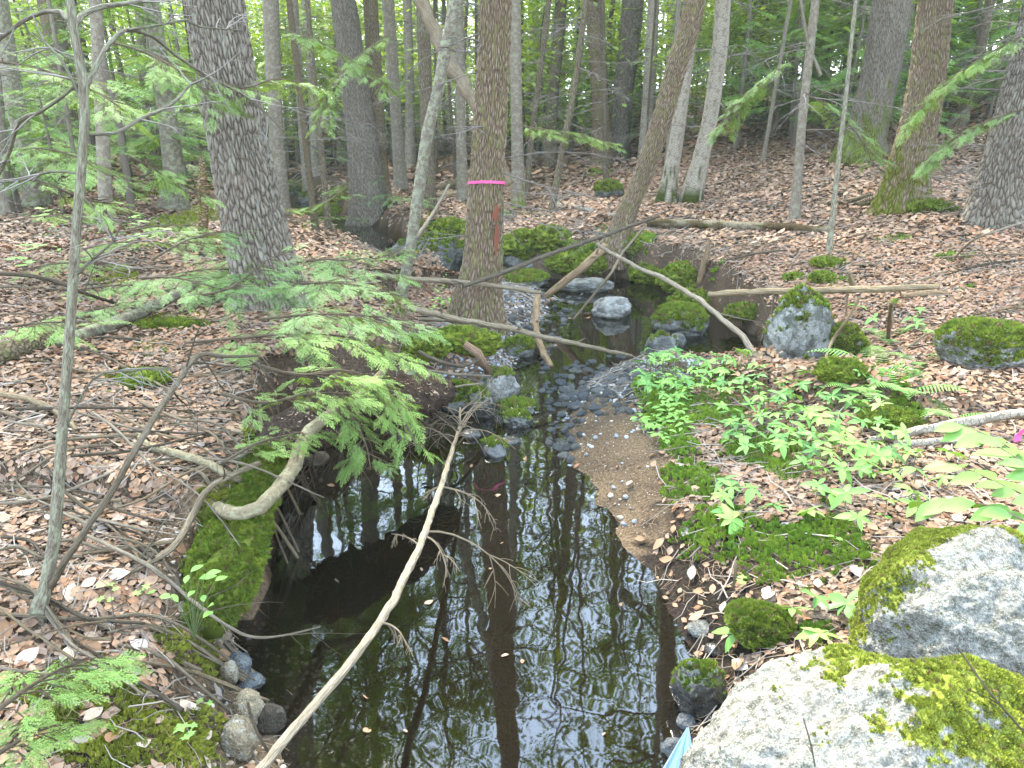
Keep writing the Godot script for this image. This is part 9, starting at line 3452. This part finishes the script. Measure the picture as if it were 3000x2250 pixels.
func make_tape_and_cloth() -> void:
	# pink tape round the tree
	var rows: Array = TREES[1][3]
	var y := 0.0
	var c := Vector3.ZERO
	var r := 0.1
	for j in rows.size() - 1:
		if rows[j][1] <= 1.26 and rows[j + 1][1] > 1.26:
			var t: float = (1.26 - rows[j][1]) / (rows[j + 1][1] - rows[j][1])
			c = Vector3(lerpf(rows[j][0], rows[j + 1][0], t), 1.26, lerpf(rows[j][2], rows[j + 1][2], t))
			r = lerpf(rows[j][3], rows[j + 1][3], t)
	var s := Shape.new()
	var n := 48
	for k in n:
		var a := TAU * k / n
		var rr := r * 1.075 + 0.004 * noise_a.get_noise_2d(k * 0.7, 3.0)
		var lift := 0.022 * sin(a) + 0.004 * noise_a.get_noise_2d(k * 0.5, 9.0)
		for e in [[0.0, -0.010], [0.0, 0.010], [-0.003, 0.010], [-0.003, -0.010]]:
			s.pt(Vector3(cos(a) * (rr + e[0]), lift + e[1], sin(a) * (rr + e[0])))
	for k in n:
		for e in 4:
			var a := k * 4 + e
			var b := k * 4 + (e + 1) % 4
			var d := ((k + 1) % n) * 4
			s.quad(a, b, d + (e + 1) % 4, d + e)
	var o := part("marking_tape", s.mesh(false), M.tape, self)
	o.position = c
	tag(o, "bright pink marking tape tied round the brown tree", "tape")
	# ribbon at the beech twig
	var rb := Shape.new()
	var strip := []
	for k in 7:
		var t := k / 6.0
		var p := Vector3(0.02 * sin(t * 5.0), -0.11 * t, 0.015 * cos(t * 4.0))
		strip.append([rb.pt(p + Vector3(-0.012, 0, 0.004)), rb.pt(p + Vector3(0.012, 0, -0.004)), rb.pt(p + Vector3(0.012, 0, -0.006)), rb.pt(p + Vector3(-0.012, 0, 0.002))])
	for k in 6:
		for e in 4:
			rb.quad(strip[k][e], strip[k][(e + 1) % 4], strip[k + 1][(e + 1) % 4], strip[k + 1][e])
	var ribbon := part("ribbon", rb.mesh(false), M.tape, self)
	ribbon.position = Vector3(1.53, 0.94, -2.12)
	tag(ribbon, "short pink ribbon hanging among the beech leaves", "ribbon")
	# pale blue cloth hanging against the great boulder
	var cl := Shape.new()
	var top := Vector3(0.474, 0.20, -1.66)
	var cols := 24
	var rws := 16
	for j in rws + 1:
		var t := float(j) / rws
		for k in cols + 1:
			var f := float(k) / cols
			var half := 0.003 + 0.085 * t
			var fold := 0.012 * sin(f * 17.0 + 1.0) * t + 0.006 * sin(f * 41.0) * t
			cl.pt(top + Vector3((f - 0.85) * half * 2.0, -0.17 * t, 0.11 * t + fold))
	for j in rws:
		for k in cols:
			var a := j * (cols + 1) + k
			cl.quad(a, a + 1, a + cols + 2, a + cols + 1)
	var cloth := part("cloth", cl.mesh(), M.cloth, self)
	tag(cloth, "folded pale blue cloth hanging beside the great mossy boulder", "cloth")


# ------------------------------------------------------------------ ground cover
func make_ground_moss() -> void:
	var where := []
	var tints := []
	for q in MOSS_PATCHES:
		var area: float = q[2] * q[3] * PI
		var dist := Vector3(q[0], 0.2, q[1]).distance_to(EYE)
		var size := clampf(0.0055 * dist, 0.012, 0.05)
		for k in int(minf(5200.0, area * 1.4 / (size * size) * 1.7)):
			var a := rng.randf() * TAU
			var rr := sqrt(rng.randf()) * 1.2
			var x: float = q[0] + cos(a) * rr * q[2]
			var z: float = q[1] + sin(a) * rr * q[3]
			var m := 1.0 - rr * rr + 0.8 * noise_a.get_noise_2d(x * 9.0, z * 9.0)
			if m < 0.12 or water_d(x, z) < 0.03:
				continue
			var lift: float = q[4] * 0.55 * minf(1.0, m * 1.6) + 0.012 * noise_b.get_noise_2d(x * 14.0, z * 14.0)
			var up := (ground_up(x, z) + rand_dir() * 0.3).normalized()
			where.append(turned(Vector3(x, ground_y(x, z) + lift - size * 0.15, z), rand_dir().cross(up), up, size * rng.randf_range(0.8, 1.4)))
			var t := clampf(0.5 + noise_a.get_noise_2d(x * 5.0, z * 5.0) + rng.randf_range(-0.25, 0.25), 0.0, 1.0)
			var left: bool = x < -0.3
			var ta := Color(0.12, 0.14, 0.016) if left else Color(0.10, 0.18, 0.015)
			var tb := Color(0.21, 0.22, 0.025) if left else Color(0.18, 0.26, 0.022)
			tints.append(ta.lerp(tb, t) * rng.randf_range(0.75, 1.2))
	var o := swarm("ground_moss", tuft_mesh, M.moss_leaf, self, where, tints)
	tag(o, "bright green moss patches on the banks and litter", "moss")


func litter_leaf(sd: int, lobed: bool) -> ArrayMesh:
	var r := RandomNumberGenerator.new()
	r.seed = sd
	var s := Shape.new()
	var cup := r.randf_range(-0.5, 0.7)
	var twist := r.randf_range(-0.7, 0.7)
	var curl := r.randf_range(-0.5, 0.9)
	var prof := [[0.0, 0.05], [0.16, 0.5], [0.36, 0.9], [0.58, 1.0], [0.8, 0.62], [1.0, 0.02]]
	if lobed:
		prof = [[0.0, 0.08], [0.15, 0.95], [0.30, 0.5], [0.45, 1.35], [0.62, 0.6], [0.8, 0.75], [1.0, 0.02]]
	var ids := []
	for q in prof:
		var t: float = q[0]
		var w: float = q[1] * 0.32
		var row := []
		for e in [-1.0, -0.5, 0.0, 0.5, 1.0]:
			var zz: float = e * w
			var yy: float = cup * zz * zz * 1.6 + twist * zz * (t - 0.5) + curl * (t - 0.5) * (t - 0.5) * 0.6 + (0.03 if e == 0.0 else 0.0) * -1.0 + r.randf_range(-0.02, 0.02)
			row.append(s.pt(Vector3(t - 0.5, yy, zz)))
		ids.append(row)
	for k in prof.size() - 1:
		for e in 4:
			s.quad(ids[k][e], ids[k][e + 1], ids[k + 1][e + 1], ids[k + 1][e])
	return s.mesh()


func drift_leaf(s: Shape, at: Transform3D) -> void:
	s.col = leaf_tone()
	var cup := rng.randf_range(-0.4, 0.8)
	var curl := rng.randf_range(-0.5, 0.9)
	var ids := []
	for q in [[-0.5, 0.04], [-0.12, 0.28], [0.2, 0.26], [0.5, 0.03]]:
		for e in [-1.0, 0.0, 1.0]:
			var zz: float = e * q[1] * rng.randf_range(0.8, 1.1)
			ids.append(s.pt(at * Vector3(q[0], cup * zz * zz * 1.6 + curl * q[0] * q[0] * 0.6, zz)))
	for k in 3:
		for e in 2:
			var a := k * 3 + e
			s.quad(ids[a], ids[a + 1], ids[a + 4], ids[a + 3])


func leaf_tone() -> Color:
	var t := rng.randf()
	var g := Color(1.0, 0.9, 0.8) * rng.randf_range(0.72, 1.1)
	if t < 0.34:
		return Color(0.25, 0.165, 0.11) * g
	if t < 0.50:
		return Color(0.20, 0.115, 0.07) * g
	if t < 0.72:
		return Color(0.245, 0.185, 0.15) * g
	if t < 0.86:
		return Color(0.30, 0.225, 0.17) * g
	return Color(0.15, 0.105, 0.078) * g


func make_litter() -> void:
	var kinds := []
	for k in 7:
		kinds.append(litter_leaf(200 + k, k == 6))
	var where := [[], [], [], [], [], [], []]
	var tints := [[], [], [], [], [], [], []]
	for band in [[1.1, 2.8, 34000, 0.031], [2.8, 4.4, 36000, 0.035], [4.4, 9.0, 60000, 0.045], [9.0, 18.0, 60000, 0.07]]:
		for k in int(band[2]):
			var dist := sqrt(lerpf(band[0] * band[0], band[1] * band[1], rng.randf()))
			var yaw := rng.randf_range(-0.82, 0.82)
			var x := sin(yaw) * dist
			var z := -cos(yaw) * dist
			var d := water_d(x, z)
			if d < 0.04:
				if not (d < -0.05 and rng.randf() < 0.0016):
					continue
			if (dist > 4.4 and d > 0.34 and dist < 9.0) or (dist > 9.0 and d > 0.55):
				continue
			if x < -0.3 and z > -2.75 and d < 0.27 and d > 0.0 and rng.randf() < 0.93:
				continue
			var y := ground_y(x, z)
			if d < 0.0:
				y = 0.003
			elif d < 0.22 and rng.randf() < 0.6:
				continue
			if dist < 9.0 and d > 0.0:
				if mud_at(x, z, d) > 0.0 and rng.randf() < 0.86:
					continue
				if sand_at(x, z) > -0.15 and x > -0.1 and rng.randf() < 0.985:
					continue
				if x > -0.2 and x < 1.0 and z < -3.6 and z > -5.8 and d < 0.48 + 0.2 * noise_a.get_noise_2d(x * 5.0, z * 5.0) and rng.randf() < 0.95:
					continue
				if moss_at(x, z) > 0.15 and rng.randf() < 0.93:
					continue
				if z < -5.2 and absf(x) < 0.9 and d < 0.7 and rng.randf() < 0.8:
					continue
			var v := rng.randi() % 7
			var up := (ground_up(x, z) + rand_dir() * 0.33).normalized()
			var size: float = band[3] * rng.randf_range(0.65, 1.35)
			if rng.randf() < 0.25:
				size *= 0.55
			where[v].append(turned(Vector3(x, y + (rng.randf_range(0.002, 0.022) if d > 0.0 else 0.0), z), rand_dir().cross(up), up, size))
			tints[v].append(leaf_tone())
	var holder := Node3D.new()
	holder.name = "leaf_litter"
	add_child(holder)
	tag(holder, "brown and tan leaf litter covering both banks", "leaf litter", "", "stuff")
	for v in 7:
		swarm("leaves", kinds[v], M.dead_leaf, holder, where[v], tints[v])
	# farther off the leaves lie in small drifts
	for band in [[4.2, 8.0, 0.30, 0.038, 2300], [7.6, 16.0, 0.6, 0.064, 2300], [15.0, 48.0, 1.7, 0.17, 1900]]:
		for v in 4:
			var s := Shape.new()
			for k in 96:
				var a := rng.randf() * TAU
				var at := Vector3(cos(a), 0, sin(a)) * sqrt(rng.randf()) * float(band[2]) * 0.62 + Vector3(0, rng.randf_range(0.0, 0.035) * (0.6 + band[2]), 0)
				var up := (Vector3.UP + rand_dir() * 0.36).normalized()
				var size: float = band[3] * rng.randf_range(0.5, 1.35)
				drift_leaf(s, turned(at, rand_dir().cross(up), up, size))
			var sm := s.mesh()
			var spots := []
			var tones := []
			for k in int(band[4]) / 4:
				var dist := sqrt(lerpf(band[0] * band[0], band[1] * band[1], rng.randf()))
				var yaw := rng.randf_range(-0.82, 0.82)
				var x := sin(yaw) * dist
				var z := -cos(yaw) * dist
				var d := water_d(x, z)
				if d < float(band[2]) * 0.62:
					continue
				if moss_at(x, z) > 0.3 and rng.randf() < 0.9:
					continue
				if z < -3.6 and x > -0.9 and x < 1.2 and d < 0.75 and z > -8.0:
					continue
				var up := ground_up(x, z)
				spots.append(turned(Vector3(x, ground_y(x, z) + 0.004, z), Vector3(cos(dist * 91.0), 0, sin(dist * 91.0)).cross(up), up, rng.randf_range(0.85, 1.15)))
				var g := rng.randf_range(0.82, 1.12)
				tones.append(Color(g * rng.randf_range(0.95, 1.08), g, g * rng.randf_range(0.94, 1.06)))
			swarm("leaves", sm, M.dead_leaf, holder, spots, tones)
	# the largest leaves, one by one
	var mats := []
	for c in [Color(0.26, 0.165, 0.10), Color(0.32, 0.25, 0.185), Color(0.20, 0.11, 0.06), Color(0.25, 0.205, 0.175)]:
		var m := (M.dead_leaf as StandardMaterial3D).duplicate() as StandardMaterial3D
		m.vertex_color_use_as_albedo = false
		m.albedo_color = (c as Color).linear_to_srgb()
		mats.append(m)
	var tone_words := ["tan", "pale", "russet", "greyish"]
	var made := 0
	var tries := 0
	while made < 240 and tries < 6000:
		tries += 1
		var dist := rng.randf_range(1.5, 3.6)
		var yaw := rng.randf_range(-0.75, 0.75)
		var x := sin(yaw) * dist
		var z := -cos(yaw) * dist
		var d := water_d(x, z)
		if d < 0.08 or (sand_at(x, z) > 0.0 and x > 0.0 and rng.randf() < 0.9) or (x > 0.85 and z > -1.95):
			continue
		var up := (ground_up(x, z) + rand_dir() * 0.3).normalized()
		var q := made % 4
		var o := part("fallen_leaf", kinds[rng.randi() % 7], mats[q], self)
		o.transform = turned(Vector3(x, ground_y(x, z) + 0.024, z), rand_dir().cross(up), up, rng.randf_range(0.045, 0.075))
		var side := "left" if x < 0.0 else "right"
		tag(o, "large curled %s fallen leaf on the %s" % [tone_words[q], "litter by the moss ledge" if side == "left" else "mossy litter by the pool mud"], "leaf", "large %s leaves %s" % [tone_words[q], "by the moss ledge" if side == "left" else "by the pool mud"])
		made += 1
	# twigs and needles
	var tw := Shape.new()
	tw.tube(PackedVector3Array([Vector3(-0.5, 0, 0), Vector3(-0.1, 0.03, 0.04), Vector3(0.25, 0.01, -0.03), Vector3(0.5, 0.05, 0.02)]), PackedFloat32Array([0.012, 0.011, 0.009, 0.005]), 4)
	var tm := tw.mesh()
	var tp := []
	var tc := []
	for k in 15000:
		var dist := sqrt(lerpf(1.2, 120.0, rng.randf()))
		var yaw := rng.randf_range(-0.8, 0.8)
		var x := sin(yaw) * dist
		var z := -cos(yaw) * dist
		var d := water_d(x, z)
		if d < 0.03 or (sand_at(x, z) > 0.0 and x > 0.0):
			continue
		var up := (ground_up(x, z) + rand_dir() * 0.2).normalized()
		tp.append(turned(Vector3(x, ground_y(x, z) + rng.randf_range(0.008, 0.03), z), rand_dir().cross(up), up, rng.randf_range(0.06, 0.24) * (1.0 + dist * 0.04)))
		var g := rng.randf_range(0.6, 1.3)
		tc.append(Color(0.22 * g, 0.185 * g, 0.15 * g))
	for k in 22000:
		var dist := sqrt(lerpf(1.2, 36.0, rng.randf()))
		var yaw := rng.randf_range(-0.8, 0.8)
		var x := sin(yaw) * dist
		var z := -cos(yaw) * dist
		if water_d(x, z) < 0.03 or (sand_at(x, z) > 0.0 and x > 0.0 and rng.randf() < 0.8):
			continue
		var up := (ground_up(x, z) + rand_dir() * 0.25).normalized()
		tp.append(turned(Vector3(x, ground_y(x, z) + rng.randf_range(0.012, 0.03), z), rand_dir().cross(up), up, rng.randf_range(0.025, 0.07)))
		var g := rng.randf_range(0.7, 1.3)
		tc.append(Color(0.27 * g, 0.185 * g, 0.115 * g))
	var to := swarm("twig_litter", tm, M.twig, self, tp, tc)
	tag(to, "fine dead twigs scattered through the litter", "twigs")
